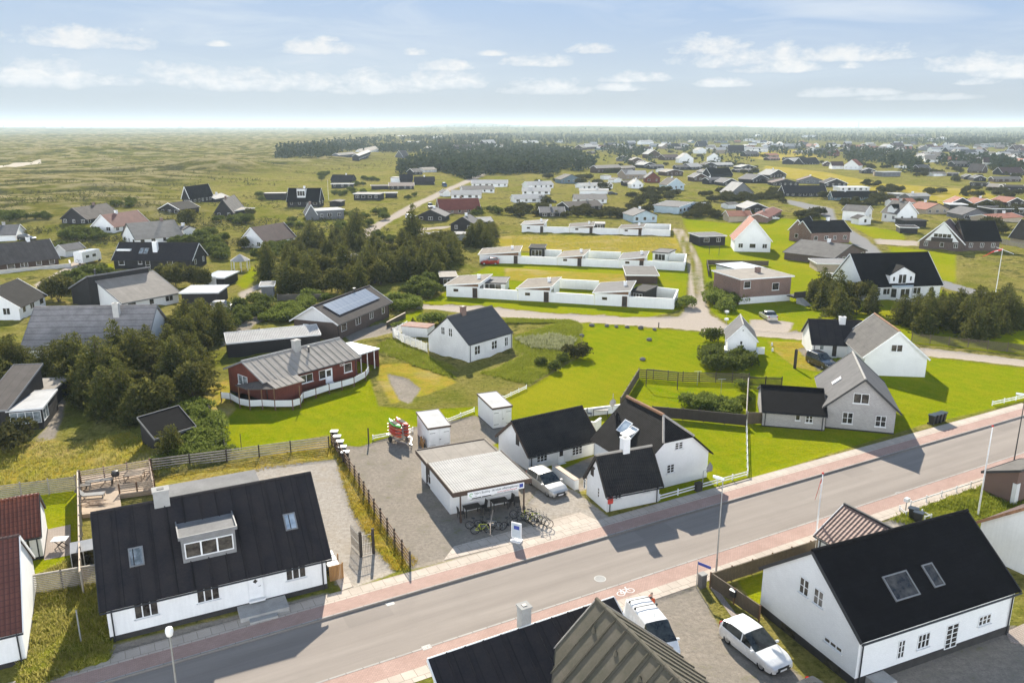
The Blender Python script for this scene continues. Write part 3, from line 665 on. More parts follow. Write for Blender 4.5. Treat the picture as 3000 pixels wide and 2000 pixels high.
def strip(name,mat,o0,o1,z,t=.3,s0=-45,s1=190,label=None):
    m=MB(); n=24
    for i in range(n):
        a=s0+(s1-s0)*i/n; b=s0+(s1-s0)*(i+1)/n
        m.poly([rp(a,o0,z),rp(b,o0,z),rp(b,o1,z),rp(a,o1,z)])
        if t: m.poly([rp(a,o0,z-t),rp(b,o0,z-t),rp(b,o0,z),rp(a,o0,z)]); m.poly([rp(b,o1,z-t),rp(a,o1,z-t),rp(a,o1,z),rp(b,o1,z)])
    o=m.build(name,MATS[mat]); o["kind"]="structure"; return o
strip('road','asphalt',-5.77,-.0,-.115,0)
strip('kerb','kerb_stone',-.02,.12,.022); strip('cycle_path','red_paver',.124,1.40,.012); strip('pavement','slab_paver',1.404,2.48,.016)
strip('kerb','kerb_stone',-5.89,-5.75,.022); strip('cycle_path','red_paver',-7.3,-5.894,.012); strip('pavement','slab_paver',-8.38,-7.304,.016)
def sheet(name,mat,pts,z=.02,t=.25):
    m=MB(); P=[gp(u,v,0) for u,v in pts]; P=[Vector((p.x,p.y,z)) for p in P]
    ar=sum(P[i].x*P[(i+1)%len(P)].y-P[(i+1)%len(P)].x*P[i].y for i in range(len(P)))
    if ar<0: P=P[::-1]
    m.slab(P,t); o=m.build(name,MATS[mat]); o["kind"]="structure"; return o
sheet('patio','patio_tile',[(127,1553),(207,1536),(207,1625),(130,1640)])
sheet('footpath','slab_paver',[(985,1700),(1000,1660),(1036,1717),(1000,1729)],.03)
sheet('driveway','slab_paver',[(1300,1640),(1330,1600),(1700,1500),(1762,1530),(1735,1537)],.024)
sheet('footpath','patio_tile',[(2077,1716),(2092,1712),(2180,1830),(2165,1836)],.03)
sheet('patio','patio_tile',[(2945,1850),(3060,1800),(3060,1900),(2960,1880)],.03)
# ------------------------------------------------------------ buildings
def CR(u0,v0,s): return lambda x,y,*z: (u0+x/s,v0+y/s)+z
WCACHE={}
def win_mesh(w,h,nx,ny,fm,gm,sill):
    key=(round(w,2),round(h,2),nx,ny,fm,gm,sill)
    if key in WCACHE: return WCACHE[key]
    m=MB(); f=.05 if w>.5 else .04; d=.045
    m.box(-w/2,-d,0,-w/2+f,.0,h); m.box(w/2-f,-d,0,w/2,.0,h); m.box(-w/2+f,-d,0,w/2-f,0,f); m.box(-w/2+f,-d,h-f,w/2-f,0,h)
    for i in range(1,nx): x=-w/2+w*i/nx; m.box(x-.035,-d*.9,f,x+.035,0,h-f)
    for j in range(1,ny):
        z=h*j/ny
        for i in range(nx):
            a=-w/2+w*i/nx+(.035 if i else f); b=-w/2+w*(i+1)/nx-(.035 if i<nx-1 else f); m.box(a,-d*.7,z-.02,b,0,z+.02)
    if sill: m.box(-w/2-.06,-.13,-.07,w/2+.06,.0,-.003)
    p=MB(); p.poly([(-w/2+.02,-.014,.02),(w/2-.02,-.014,.02),(w/2-.02,-.014,h-.02),(-w/2+.02,-.014,h-.02)])
    WCACHE[key]=(m.mesh('window',MATS[fm]),p.mesh('pane',MATS[gm])); return WCACHE[key]
def door_mesh(w,h,mat,fm,lights):
    key=('d',round(w,2),round(h,2),mat,fm,lights)
    if key in WCACHE: return WCACHE[key]
    m=MB(); m.mi=0; m.box(-w/2+.07,-.03,0.02,w/2-.07,0,h-.07)
    m.mi=1; m.box(-w/2,-.06,0,-w/2+.07,0,h); m.box(w/2-.07,-.06,0,w/2,0,h); m.box(-w/2+.07,-.06,h-.07,w/2-.07,0,h); m.box(-w/2,-.3,-.12,w/2,-.001,-.002)
    g=MB()
    if lights=='diamond':
        c=h*.68; r=.16; g.poly([(0,-.036,c-r),(r,-.036,c),(0,-.036,c+r),(-r,-.036,c)])
    elif lights: g.poly([(-w/2+.2,-.036,h*.45),(w/2-.2,-.036,h*.45),(w/2-.2,-.036,h-.2),(-w/2+.2,-.036,h-.2)])
    hd=MB(); hd.bar((w/2-.2,-.09,h*.48),(w/2-.34,-.09,h*.48),.02,.02); hd.bar((w/2-.2,-.09,h*.48),(w/2-.2,-.031,h*.48),.02,.02)
    WCACHE[key]=(m.mesh('door',[MATS[mat],MATS[fm]]),g.mesh('pane',MATS['glass']) if lights else None,hd.mesh('handle',MATS['dark_metal'])); return WCACHE[key]
class House:
    def __init__(s,name,label,A,B,depth,he,hr,kind='L',roof='roof_grey_corr',wall='white_wall',cat='house',group=None,oe=.35,og=.22,plinth=0,trim='white_trim',t=.12,rf=.5,ribs=0,wall2=None,gutter=True,bz=None,lod=0,gable=None,ridge=None,nowall=False):
        gz=lambda p: (gpt(*p) if len(p)==2 else gp(*p)) if not isinstance(p,Vector) else p
        A=gz(A);B=gz(B)
        z0=min(tz(A.x,A.y),tz(B.x,B.y)) if bz is None else bz
        if A.y<150 and bz is None: z0=0.0
        A=Vector((A.x,A.y,z0));B=Vector((B.x,B.y,z0))
        s.A=A;s.L=(B-A).length;d=(B-A).normalized();s.d=d;s.n=Vector((-d.y,d.x,0));s.rz=math.atan2(d.y,d.x);s.z0=z0
        if not isinstance(depth,(int,float)):
            q=gz(depth); s.D=abs((q-A).dot(s.n))
        else: s.D=float(depth)
        L,D=s.L,s.D; s.kind=kind;s.oe=oe;s.og=og;s.t=t;s.rf=rf
        def hgt(x,P):
            return hv(P,-x)-z0 if x<0 else x      # negative = photo row
        s.he=hgt(he,A)
        mid=A+s.n*D*rf if kind!='G' else A+d*L/2
        s.hr=hgt(hr,mid)
        if lod: s.he=clamp(s.he,1.7,4.2); s.hr=clamp(s.hr,s.he+.25,9.0)
        s.o=empty(name,A,s.rz,label,cat,group)
        he,hr=s.he,s.hr; w=MB(); b=-.4
        wm=[MATS[wall],MATS[gable or wall]]
        if kind=='L':
            y=rf*D
            w.poly([(0,0,b),(L,0,b),(L,0,he),(0,0,he)]); w.poly([(L,D,b),(0,D,b),(0,D,he),(L,D,he)])
            w.poly([(0,D,b),(0,0,b),(0,0,he),(0,D,he)]); w.poly([(L,0,b),(L,D,b),(L,D,he),(L,0,he)])
            w.mi=1; w.poly([(0,D,he),(0,0,he),(0,y,hr)]); w.poly([(L,0,he),(L,D,he),(L,y,hr)])
            s1=(hr-he)/y; s2=(hr-he)/(D-y); s.sl=s1
            s.rp0=Vector((0,-oe,he-oe*s1+t)); s.rn=Vector((0,-s1,1)).normalized()
            top=lambda x,yy:(x,yy,(he+s1*yy if yy<=y else hr-s2*(yy-y))+t)
            R_=[[top(-og,-oe),top(L+og,-oe),top(L+og,y),top(-og,y)],[top(L+og,D+oe),top(-og,D+oe),top(-og,y),top(L+og,y)]]
            ends=[[top(-og,-oe),top(-og,y)],[top(-og,D+oe),top(-og,y)],[top(L+og,-oe),top(L+og,y)],[top(L+og,D+oe),top(L+og,y)]]
            rid=[top(-og,y),top(L+og,y)]; eav=[[top(-og,-oe),top(L+og,-oe)],[top(-og,D+oe),top(L+og,D+oe)]]
        elif kind=='G':
            x=L/2
            w.poly([(0,0,b),(L,0,b),(L,0,he),(0,0,he)]); w.poly([(L,D,b),(0,D,b),(0,D,he),(L,D,he)])
            w.poly([(0,D,b),(0,0,b),(0,0,he),(0,D,he)]); w.poly([(L,0,b),(L,D,b),(L,D,he),(L,0,he)])
            w.mi=1; w.poly([(0,0,he),(L,0,he),(x,0,hr)]); w.poly([(L,D,he),(0,D,he),(x,D,hr)])
            s1=(hr-he)/x; s.sl=s1
            s.rp0=Vector((-oe,0,he-oe*s1+t)); s.rn=Vector((-s1,0,1)).normalized()
            top=lambda xx,yy:(xx,yy,he+s1*(xx if xx<=x else L-xx)+t)
            R_=[[top(-oe,D+og),top(-oe,-og),top(x,-og),top(x,D+og)],[top(L+oe,-og),top(L+oe,D+og),top(x,D+og),top(x,-og)]]
            ends=[[top(-oe,-og),top(x,-og)],[top(L+oe,-og),top(x,-og)],[top(-oe,D+og),top(x,D+og)],[top(L+oe,D+og),top(x,D+og)]]
            rid=[top(x,-og),top(x,D+og)]; eav=[[top(-oe,-og),top(-oe,D+og)],[top(L+oe,-og),top(L+oe,D+og)]]
        else:
            # flat / single-pitch: corner heights front-left, front-right, back-right, back-left
            c={'F':(he,he,he,he),'M':(he,he,hr,hr),'MX':(he,hr,hr,he),'MF':(hr,hr,he,he)}[kind]
            w.poly([(0,0,b),(L,0,b),(L,0,c[1]),(0,0,c[0])]); w.poly([(L,D,b),(0,D,b),(0,D,c[3]),(L,D,c[2])])
            w.poly([(0,D,b),(0,0,b),(0,0,c[0]),(0,D,c[3])]); w.poly([(L,0,b),(L,D,b),(L,D,c[2]),(L,0,c[1])])
            gx=(c[1]-c[0])/L; gy=(c[3]-c[0])/D
            s.rp0=Vector((0,0,c[0]+t)); s.rn=Vector((-gx,-gy,1)).normalized(); s.sl=gy
            top=lambda x,yy:(x,yy,c[0]+gx*x+gy*yy+t)
            R_=[[top(-og,-oe),top(L+og,-oe),top(L+og,D+oe),top(-og,D+oe)]]
            P=R_[0]; ends=[[P[0],P[1]],[P[1],P[2]],[P[2],P[3]],[P[3],P[0]]]; rid=None; eav=[]
        if not nowall: s.wall=w.build('wall',wm,s.o)
        m=MB()
        for q in R_: m.slab(q,t)
        if ribs:
            q=R_[0]; P=[Vector(p) for p in q]; e=P[1]-P[0]; up=P[3]-P[0]; nn=e.cross(up).normalized(); k=int(e.length/ribs)
            for i in range(1,k): a=P[0]+e*(i/k)+nn*.02; m.bar(a,a+up,.06,.09,nn)
        s.roof=m.build('roof',MATS[roof],s.o)
        if trim and lod<2:
            for a,c in ends:
                a=Vector(a)-Vector((0,0,.06));c=Vector(c)-Vector((0,0,.06)); m=MB()
                m.bar(a,c,.05,.20 if lod==0 else .24); m.build('bargeboard' if kind in 'LG' else 'fascia',MATS[trim],s.o)
        if rid and lod==0:
            m=MB(); a=Vector(rid[0])+Vector((0,0,.03));c=Vector(rid[1])+Vector((0,0,.03)); m.tube(a,c,.11,n=8)
            m.build('ridge_cap',MATS[ridge or roof],s.o)
        if gutter and lod==0 and kind in 'LG':
            m=MB()
            for a,c in eav[:1] if kind=='L' else eav:
                a=Vector(a)-Vector((0,0,.1));c=Vector(c)-Vector((0,0,.1))
                if kind=='L': a.y-=.06;c.y-=.06
                m.tube(a,c,.06,n=6)
            m.build('gutter',MATS['dark_metal'],s.o)
            for x in ((.25,L-.25) if kind=='L' else ()):
                m=MB(); m.path([(x,-oe-.02,he-oe*s.sl),(x,-.08,he-.35),(x,-.08,0)],.045); m.build('downpipe',MATS['dark_metal'],s.o)
        if plinth:
            m=MB(); e=.025; m.prism([(-e,-e),(L+e,-e),(L+e,D+e),(-e,D+e)],-.4,plinth); m.build('plinth',MATS['plinth_dark'],s.o)
    def wl(s,P): q=Vector(P)-s.A; return Vector((q.dot(s.d),q.dot(s.n),q.z))
    def lw(s,P): return s.A+s.d*P[0]+s.n*P[1]+Vector((0,0,P[2]))
    def lray(s,u,v):
        d=ray(u,v); o=s.wl(Vector((0,0,CAMH))); return o,Vector((d.dot(s.d),d.dot(s.n),d.z))
    def hit(s,u,v,p,n):
        o,d=s.lray(u,v); t=(Vector(p)-o).dot(n)/d.dot(n); return o+d*t
    def onwall(s,w,px):
        P,N={'f':((0,0,0),(0,-1,0)),'l':((0,0,0),(-1,0,0)),'r':((s.L,0,0),(1,0,0)),'b':((0,s.D,0),(0,1,0))}[w]
        q=s.hit(px[0],px[1],P,Vector(N)); return (q.x if w in'fb' else q.y),q.z
    def onroof(s,px): return s.hit(px[0],px[1],s.rp0,s.rn)
    def place(s,w,x,z,ob):
        if w=='f': ob.location=(x,-.004,z)
        elif w=='b': ob.location=(x,s.D+.004,z);ob.rotation_euler=(0,0,math.pi)
        elif w=='l': ob.location=(-.004,x,z);ob.rotation_euler=(0,0,-math.pi/2)
        else: ob.location=(s.L+.004,x,z);ob.rotation_euler=(0,0,math.pi/2)
    def winm(s,w,x,z,wd,ht,nx=2,ny=1,fm='white_trim',gm='glass',sill=True,name='window',pane=True,label=None):
        f,p=win_mesh(wd,ht,nx,ny,fm,gm,sill); ob=link(name,f,s.o); s.place(w,x,z,ob)
        if pane: link('pane',p,ob)
        if label: ob['label']=label
        return ob
    def win(s,w,bl,tr,nx=2,ny=1,**k):
        x0,z0=s.onwall(w,bl); x1,z1=s.onwall(w,tr)
        wd=max(.3,abs(x1-x0)); ht=max(.3,z1-z0)
        return s.winm(w,(x0+x1)/2,z0,round(wd/.05)*.05,round(ht/.05)*.05,nx,ny,**k)
    def door(s,w,bl,tr,mat='white_paint',fm='white_trim',lights=None):
        x0,z0=s.onwall(w,bl); x1,z1=s.onwall(w,tr); return s.doorm(w,(x0+x1)/2,max(.02,z0),clamp(abs(x1-x0),.7,2.6),clamp(z1-z0,1.7,2.3),mat,fm,lights)
    def doorm(s,w,x,z,wd,ht,mat='white_paint',fm='white_trim',lights=None):
        f,p,h=door_mesh(round(wd,1),round(ht,1),mat,fm,lights); ob=link('door',f,s.o); s.place(w,x,z,ob)
        if p: link('pane',p,ob)
        link('handle',h,ob); return ob
    def skyl(s,px,w,h,gm='sky_glass',fm='grey_trim',open_=0):
        q=s.onroof(px); return s.skym(q,w,h,gm,fm,open_)
    def skym(s,q,w,h,gm='sky_glass',fm='grey_trim',open_=0):
        n=s.rn; x=Vector((0,0,1)).cross(n).normalized() if n.z<.999 else Vector((1,0,0)); y=n.cross(x)
        mw=Matrix((x,y,n)).transposed().to_4x4(); mw.translation=q+n*.01
        m=MB()
        for a in((-w/2,-h/2,-w/2+.08,h/2),(w/2-.08,-h/2,w/2,h/2),(-w/2+.08,-h/2,w/2-.08,-h/2+.08),(-w/2+.08,h/2-.08,w/2-.08,h/2)): m.box(a[0],a[1],0,a[2],a[3],.09)
        ob=m.build('skylight',MATS[fm],s.o,mw); g=MB()
        g.box(-w/2+.08,-h/2+.08,0,w/2-.08,h/2-.08,.05)
        link('pane',g.mesh('pane',MATS[gm]),ob)
        if open_:
            m=MB(); m.box(-w/2,-h*.95,-.03,w/2,.0,.03); c=m.build('sash',MATS['white_trim'],ob); c.location=(0,h*.15,.1); c.rotation_euler=(math.radians(-open_),0,0)
        return ob
    def chim(s,px,w,d,top,mat='white_brick',cap=True,pot=0):
        q=s.onroof(px) if len(px)==2 else Vector(px); tz_=hv(s.lw(q),-top)-s.z0 if top<0 else q.z+top
        m=MB(); m.box(q.x-w/2,q.y-d/2,q.z-1.0,q.x+w/2,q.y+d/2,tz_)
        if cap: m.box(q.x-w/2-.05,q.y-d/2-.05,tz_+.002,q.x+w/2+.05,q.y+d/2+.05,tz_+.10)
        ob=m.build('chimney',MATS[mat],s.o)
        m=MB(); m.box(q.x-w*.22,q.y-d*.22,tz_+.102,q.x+w*.22,q.y+d*.22,tz_+.13); m.build('flue',MATS['dark_metal'],ob)
        return ob
    def stack(s,px,h,r=.09,mat='dark_metal'):
        q=s.onroof(px) if len(px)==2 else Vector(px); m=MB(); m.tube((q.x,q.y,q.z-.2),(q.x,q.y,q.z+h),r,n=8); m.tube((q.x,q.y,q.z+h),(q.x,q.y,q.z+h+.12),r*1.5,n=8); m.build('flue_pipe',MATS[mat],s.o)
    def auto(s,walls='f',fm='white_trim',gm='glass',step=2.7,pane=True,wd=1.1,ht=1.1,door=False):
        for w in walls:
            L=s.L if w in'fb' else s.D; n=max(1,int(L/step)); z=min(.95,s.he-ht-.15)
            for i in range(n):
                x=L*(i+.5)/n+R.uniform(-.25,.25)
                if door and i==n//2: s.doorm(w,x,.05,.95,min(2.05,s.he-.1),lights=1)
                else: s.winm(w,x,max(.5,z),R.choice((wd,wd*.8,wd*1.35)),min(ht,s.he-.7),R.choice((1,2,2)),1,fm=fm,gm=gm,sill=False,pane=pane)
def fence(name,label,pts,h,posts=2.0,style='slat',mat='timber_grey',pmat=None,z=0.0,n=4,cat='fence',group=None,pw=.09,cap=None,world=False):
    """pts: photo pixels on the ground (or world points); one thing: > post ..., rail panel"""
    P=[p if isinstance(p,Vector) else gpt(*p) for p in pts]
    o=empty(name,P[0],0,label,cat,group); base=P[0].copy(); base.z=0
    for p in P: p.z=(tz(p.x,p.y) if p.y>150 else 0)+z
    o.location=P[0]; loc=lambda q: q-P[0]
    rail=MB(); post=[]
    for a,b in zip(P,P[1:]):
        L=(b-a).length; k=max(1,round(L/posts)); d=(b-a)/L; nx=Vector((-d.y,d.x,0)).normalized()
        for i in range(k+ (1 if b is P[-1] else 0)): post.append(a+d*(L*i/k))
        if style=='slat':
            for j in range(n): zz=h*(j+.6)/n; rail.bar(loc(a)+Vector((0,0,zz))-nx*.06,loc(b)+Vector((0,0,zz))-nx*.06,.025,h/n*.55)
        elif style=='solid':
            rail.bar(loc(a)+Vector((0,0,h*.5+.04))-nx*.055,loc(b)+Vector((0,0,h*.5+.04))-nx*.055,.03,h-.08)
            rail.bar(loc(a)+Vector((0,0,h))-nx*.05,loc(b)+Vector((0,0,h))-nx*.05,.10,.03)
        elif style=='rail':
            for j in range(n): zz=h*(j+1)/n-.06; rail.bar(loc(a)+Vector((0,0,zz))-nx*.05,loc(b)+Vector((0,0,zz))-nx*.05,.035,.10)
        elif style=='picket':
            c=int(L/.13)
            for i in range(c+1): q=loc(a)+d*(L*i/max(1,c))-nx*.05; rail.bar(q+Vector((0,0,.05)),q+Vector((0,0,h)),.075,.02,nx)
            for zz in(.25,h-.2): rail.bar(loc(a)+Vector((0,0,zz)),loc(b)+Vector((0,0,zz)),.04,.08)
        elif style=='wall':
            rail.bar(loc(a)+Vector((0,0,h/2-.15)),loc(b)+Vector((0,0,h/2-.15)),pw,h+.3)
        if cap: rail.bar(loc(a)+Vector((0,0,h+.02)),loc(b)+Vector((0,0,h+.02)),.14,.04)
    if style=='wall':
        rail.build('wall',MATS[mat],o)
        if cap or True:
            m=MB()
            for a,b in zip(P,P[1:]): m.bar(loc(a)+Vector((0,0,h+.025)),loc(b)+Vector((0,0,h+.025)),pw+.08,.05)
            m.build('coping',MATS[pmat or 'white_trim'],o)
        return o
    rail.build('rail' if style!='solid' else 'boarding',MATS[mat],o)
    pm=MB(); pm.box(-pw/2,-pw/2,-.3,pw/2,pw/2,h+.08); me=pm.mesh('post',MATS[pmat or mat])
    if len(post)<=100:
        for q in post: c=link('post',me,o); c.location=loc(q)
    return o
c1=CR(0,1300,2.24);c2=CR(1000,1300,2.24);c3=CR(2000,1300,2.24);c4=CR(0,800,2.24);c5=CR(1000,800,2.24);c6=CR(2000,800,2.24)
cA=CR(0,500,3.136);cB=CR(750,500,3.136);cC=CR(1500,500,3.136);cD=CR(2250,500,3.136);fA=CR(0,340,3.136);fB=CR(750,340,3.136);fC=CR(1500,340,3.136);fD=CR(2250,340,3.136)
h4=CR(1700,1150,4.48);h8=CR(1100,860,4.612);h9=CR(640,960,4.612);h11=CR(1200,1700,2.613);lh=CR(0,1060,5.227);h7=CR(2080,880,5.6);hs=CR(1340,1390,10.4545)
def text(parent,body,size,mat,loc,rot,name='lettering',extr=.004,align='LEFT',fit=0):
    cu=bpy.data.curves.new(name,'FONT'); cu.body=body; cu.size=size; cu.extrude=extr; cu.align_x=align
    t=bpy.data.objects.new(name,cu); COL.objects.link(t); bpy.context.view_layer.update()
    me=bpy.data.meshes.new_from_object(t); bpy.data.objects.remove(t); me.materials.clear(); me.materials.append(MATS[mat])
    o=link(name,me,parent); o.location=loc; o.rotation_euler=rot
    if fit:
        w=max(v.co.x for v in me.vertices)-min(v.co.x for v in me.vertices)
        if w>0: o.scale=(fit/w,1,1)
    return o
def solid_window(parent,w,h,nx,loc,rz=0,fm='white_trim',gm='glass',ny=1,name='window'):
    m=MB(); f=.07
    m.box(-w/2,-.05,0,-w/2+f,0,h).box(w/2-f,-.05,0,w/2,0,h).box(-w/2+f,-.05,0,w/2-f,0,f).box(-w/2+f,-.05,h-f,w/2-f,0,h)
    for i in range(1,nx): x=-w/2+w*i/nx; m.box(x-.05,-.045,f,x+.05,0,h-f)
    for j in range(1,ny): z=h*j/ny; m.box(-w/2+f,-.03,z-.02,w/2-f,0,z+.02)
    m.mi=1; m.poly([(-w/2+f,-.014,f),(w/2-f,-.014,f),(w/2-f,-.014,h-f),(-w/2+f,-.014,h-f)])
    o=m.build(name,[MATS[fm],MATS[gm]],parent); o.location=loc; o.rotation_euler=(0,0,rz); return o
def shed_dormer(H,bl,br,vtop,n,wall='grey_trim',roof='roof_grey_flat',pitch=.02,zt=None,fw=.12):
    a=H.onroof(bl);b=H.onroof(br); y=(a.y+b.y)/2; x0,x1=a.x,b.x; zb=min(a.z,b.z)-.05
    zt=zt or hv(H.lw((x0,y,0)),vtop)-H.z0; yb=y+(zt-zb)/H.sl
    m=MB(); m.poly([(x0,y,zb),(x1,y,zb),(x1,y,zt),(x0,y,zt)]); m.poly([(x0,yb,zt),(x0,y,zb),(x0,y,zt)]); m.poly([(x1,y,zb),(x1,yb,zt),(x1,y,zt)])
    d=m.build('dormer',MATS[wall],H.o)
    e=.12; m=MB(); m.slab([(x0-e,y-e,zt+.1),(x1+e,y-e,zt+.1),(x1+e,yb+.5,zt+.12),(x0-e,yb+.5,zt+.12)],.1); m.build('roof',MATS[roof],d)
    m=MB()
    for p,q in(((x0-e,y-e),(x1+e,y-e)),((x0-e,y-e),(x0-e,yb+.3)),((x1+e,y-e),(x1+e,yb+.3))): m.bar((*p,zt+.1),(*q,zt+.12),.08,.22)
    m.build('fascia',MATS['grey_trim'],d)
    solid_window(d,(x1-x0)-.3,(zt-zb)*.62,n,((x0+x1)/2,y-.005,zb+(zt-zb)*.20)); return d
# ---------------------------------------------------------------- front left: long white house, black ribbed roof
H1=House('house','long white roadside house with black ribbed roof and a flat-topped grey dormer',c1(728,1300),c1(2148,945),9.2,2.45,6.35,'L','roof_black_felt','white_wall','house',None,.30,.35,.36,'dark_trim',ribs=1.0)
for bl,tr in(((888,1150),(1030,997)),((1297,1045),(1433,902)),((1878,898),(2003,762))): H1.win('f',c1(*bl),c1(*tr),3,1)
H1.door('f',c1(1630,1022),c1(1725,835),'white_paint','white_trim','diamond')
H1.skyl(c1(895,740),.85,1.25,'glass_pale'); H1.skyl(c1(1905,510),.8,1.2); shed_dormer(H1,c1(1205,785),c1(1555,705),1300+628/2.24,3)
q=H1.onroof(c1(1065,400)); H1.chim((q.x,4.6,q.z),.95,.75,.95,'concrete')
m=MB(); xa=H1.wl(gp(500,1500,5.6)).x; m.box(4.3,5.4,4.7,10.0,8.2,5.75); dm=m.build('rear_dormer',MATS['grey_trim'],H1.o); m=MB(); m.box(4.1,5.2,5.752,10.2,8.4,5.86); m.build('roof',MATS['roof_grey_flat'],dm)
x0,_=H1.onwall('f',c1(1545,1065)); m=MB(); m.box(x0+.1,-1.5,-.2,x0+3.1,-.03,.30); m.box(x0+.6,-1.95,-.2,x0+2.3,-1.502,.15); m.build('steps',MATS['concrete'],H1.o)
# ---------------------------------------------------------------- bicycle-hire shop with corrugated canopy
A=gp(1319,1506);B=gp(1519,1466)
SH=House('shop','flat white shop with pale corrugated canopy roof, brown fascia and a long name sign',A,B,7.6,2.3,2.3,'F','roof_grey_flat','white_brick','shop',None,0,0,0,None,gutter=False)
bpy.data.objects.remove(SH.roof)
fl=SH.wl(gp(1337,1445,2.62));fr=SH.wl(gp(1553.6,1400,2.62)); ml=SH.wl(gp(1250,1356,2.62)); X0=-.28;X1=fr.x;Y0=(fl.y+fr.y)/2;YM=ml.y
m=MB(); m.box(X0,Y0,2.46,X1,YM,2.60); SH.roof=m.build('roof',MATS['roof_white'],SH.o)
m=MB(); m.box(X0,YM+.003,2.32,X1-.2,8.0,2.44); m.build('rear_roof',MATS['roof_tan_felt'],SH.o)
m=MB(); e=.06
for a in((X0-e,Y0-e,X1+e,Y0-.003,2.28,2.68),(X0-e,Y0,X0-.003,YM,2.28,2.68),(X1+.003,Y0,X1+e,YM,2.28,2.68),(X0-e,YM+.004,X0-.003,8.05,2.14,2.52),(X1-.197,YM+.004,X1-.2+e,8.05,2.14,2.52),(X0-e,8.06,X1-.2+e,8.12,2.14,2.52)): m.box(a[0],a[1],a[4],a[2],a[3],a[5])
m.build('fascia',MATS['brown_trim'],SH.o)
p1=SH.wl(gp(1350,1530));p2=SH.wl(gp(1534.6,1493)); m=MB(); m.box(-.05,-.05,0,.05,.05,2.3).box(-.08,-.08,0,.08,.08,.35); me=m.mesh('post',MATS['brown_trim'])
for p in(p1,p2): o=link('post',me,SH.o); o.location=(p.x,p.y,0)
SH.win('f',hs(420,765),hs(1050,560),2,1); SH.win('f',hs(1120,612),hs(1715,425),2,1,gm='glass_pale'); SH.win('l',c2(575,252),c2(588,218),1,1)
SH.doorm('l',5.6,0,.9,2.0,'timber_dark','timber_dark')
a=SH.wl(gp(1366.5,1455,2.02));b=SH.wl(gp(1531,1423,2.02)); ya=Y0-e-.03
sg=MB(); sg.box(a.x,ya-.03,1.98,b.x,ya,2.50); so_=sg.build('sign_board',MATS['white_paint'],SH.o); Ls=b.x-a.x; rx=(math.pi/2,0,0); yt=ya-.034
text(so_,'Vejers Booking - dit lokale udlejningsbureau',.27,'blue_lid',(a.x+.55,yt,2.24),rx,fit=Ls-1.05); text(so_,'Tlf.',.13,'grey_trim',(a.x+.6,yt,2.06),rx); text(so_,'www.vejersbooking.dk',.15,'red_paint',(b.x-2.35,yt,2.05),rx,fit=1.75)
m=MB(); m.box(b.x-.42,yt-.002,2.10,b.x-.10,yt+.002,2.42); m.build('emblem',MATS['blue_sign'],so_); m=MB(); m.lathe([(.10,-.002),(.15,-.002),(.15,.002),(.10,.002),(.10,-.002)],(a.x+.3,yt,2.24),14,'y',.4,5.2); m.build('emblem',MATS['kayak_green'],so_)
# ---------------------------------------------------------------- white farm cottage range on the street (three roofs, three houses under one owner)
H3=House('house','low white cottage with black corrugated roof and grey shutter hatch, beside the silver car',c5(1230,1298),c5(1672,1185),5.4,-(800+1190/2.24),-1237,'L','roof_black_corr','white_brick','house',None,.28,.22,0,'brown_trim')
W3=CR(1480,1250,7.84)
H3.win('f',W3(722,825),W3(965,570),3,3); H3.win('f',W3(1535,660),W3(1765,415),3,3); H3.doorm('f',H3.onwall('f',W3(1280,800))[0],.02,.85,min(1.75,H3.he-.08),'white_paint','white_trim',1)
x,z=H3.onwall('l',W3(288,290)); m=MB(); m.box(-.04,-.28,-.55,0,.28,.55); ob=m.build('shutter',MATS['timber_dark'],H3.o); ob.location=(-.003,x,z)
Pr=gp(2070.5,1396.7); he=2.5; q1=gp(1734.6,1281.7,he);q2=gp(1791.5,1317,he); fd=Vector((math.cos(math.radians(27.2)),math.sin(math.radians(27.2)),0)); fn=Vector((-fd.y,fd.x,0))
wd=(Pr-q2).dot(fd)-.3; Fl=Pr-fd*wd; dp=(q1-Pr).dot(fn)
H4=House('house','tall white half-hipped house with black corrugated roof and rusty ridge beside the road',Vector((Fl.x,Fl.y,0)),Vector((Pr.x,Pr.y,0)),dp,he,hv(Fl+fd*wd/2+fn*2,1220),'G','roof_dark_corr','white_brick','house',None,.35,.2,0,None,gutter=False)
bpy.data.objects.remove(H4.roof); bpy.data.objects.remove(H4.wall)
for c in list(H4.o.children): bpy.data.objects.remove(c)
L,D,hr=H4.L,H4.D,H4.hr; sl=(hr-he)/(L/2); xa=L*.27; zh=he+sl*xa; yh=2.0; oe=.4; og=.25; t=.12; zz=lambda x:he+sl*(x if x<L/2 else L-x)+t
m=MB(); m.poly([(0,0,-.3),(L,0,-.3),(L,0,he),(L-xa,0,zh),(xa,0,zh),(0,0,he)]); m.poly([(0,D,-.3),(0,0,-.3),(0,0,he),(0,D,he)]); m.poly([(L,0,-.3),(L,D,-.3),(L,D,he),(L,0,he)]); m.poly([(L,D,-.3),(0,D,-.3),(0,D,he),(L/2,D,hr),(L,D,he)]); m.build('wall',MATS['white_brick'],H4.o)
m=MB(); m.slab([(-oe,D+og,zz(-oe)),(-oe,-og,zz(-oe)),(xa,-og,zz(xa)),(L/2,yh,zz(L/2)),(L/2,D+og,zz(L/2))],t); m.slab([(L+oe,-og,zz(L+oe)),(L+oe,D+og,zz(L+oe)),(L/2,D+og,zz(L/2)),(L/2,yh,zz(L/2)),(L-xa,-og,zz(xa))],t); m.slab([(xa,-og,zz(xa)),(L-xa,-og,zz(xa)),(L/2,yh,zz(L/2))],t); m.build('roof',MATS['roof_dark_corr'],H4.o)
m=MB(); up=Vector((0,0,.05)); m.tube(Vector((L/2,yh,zz(L/2)))+up,Vector((L/2,D+og,zz(L/2)))+up,.15,n=8); m.build('ridge_cap',MATS['rust_trim'],H4.o); m=MB()
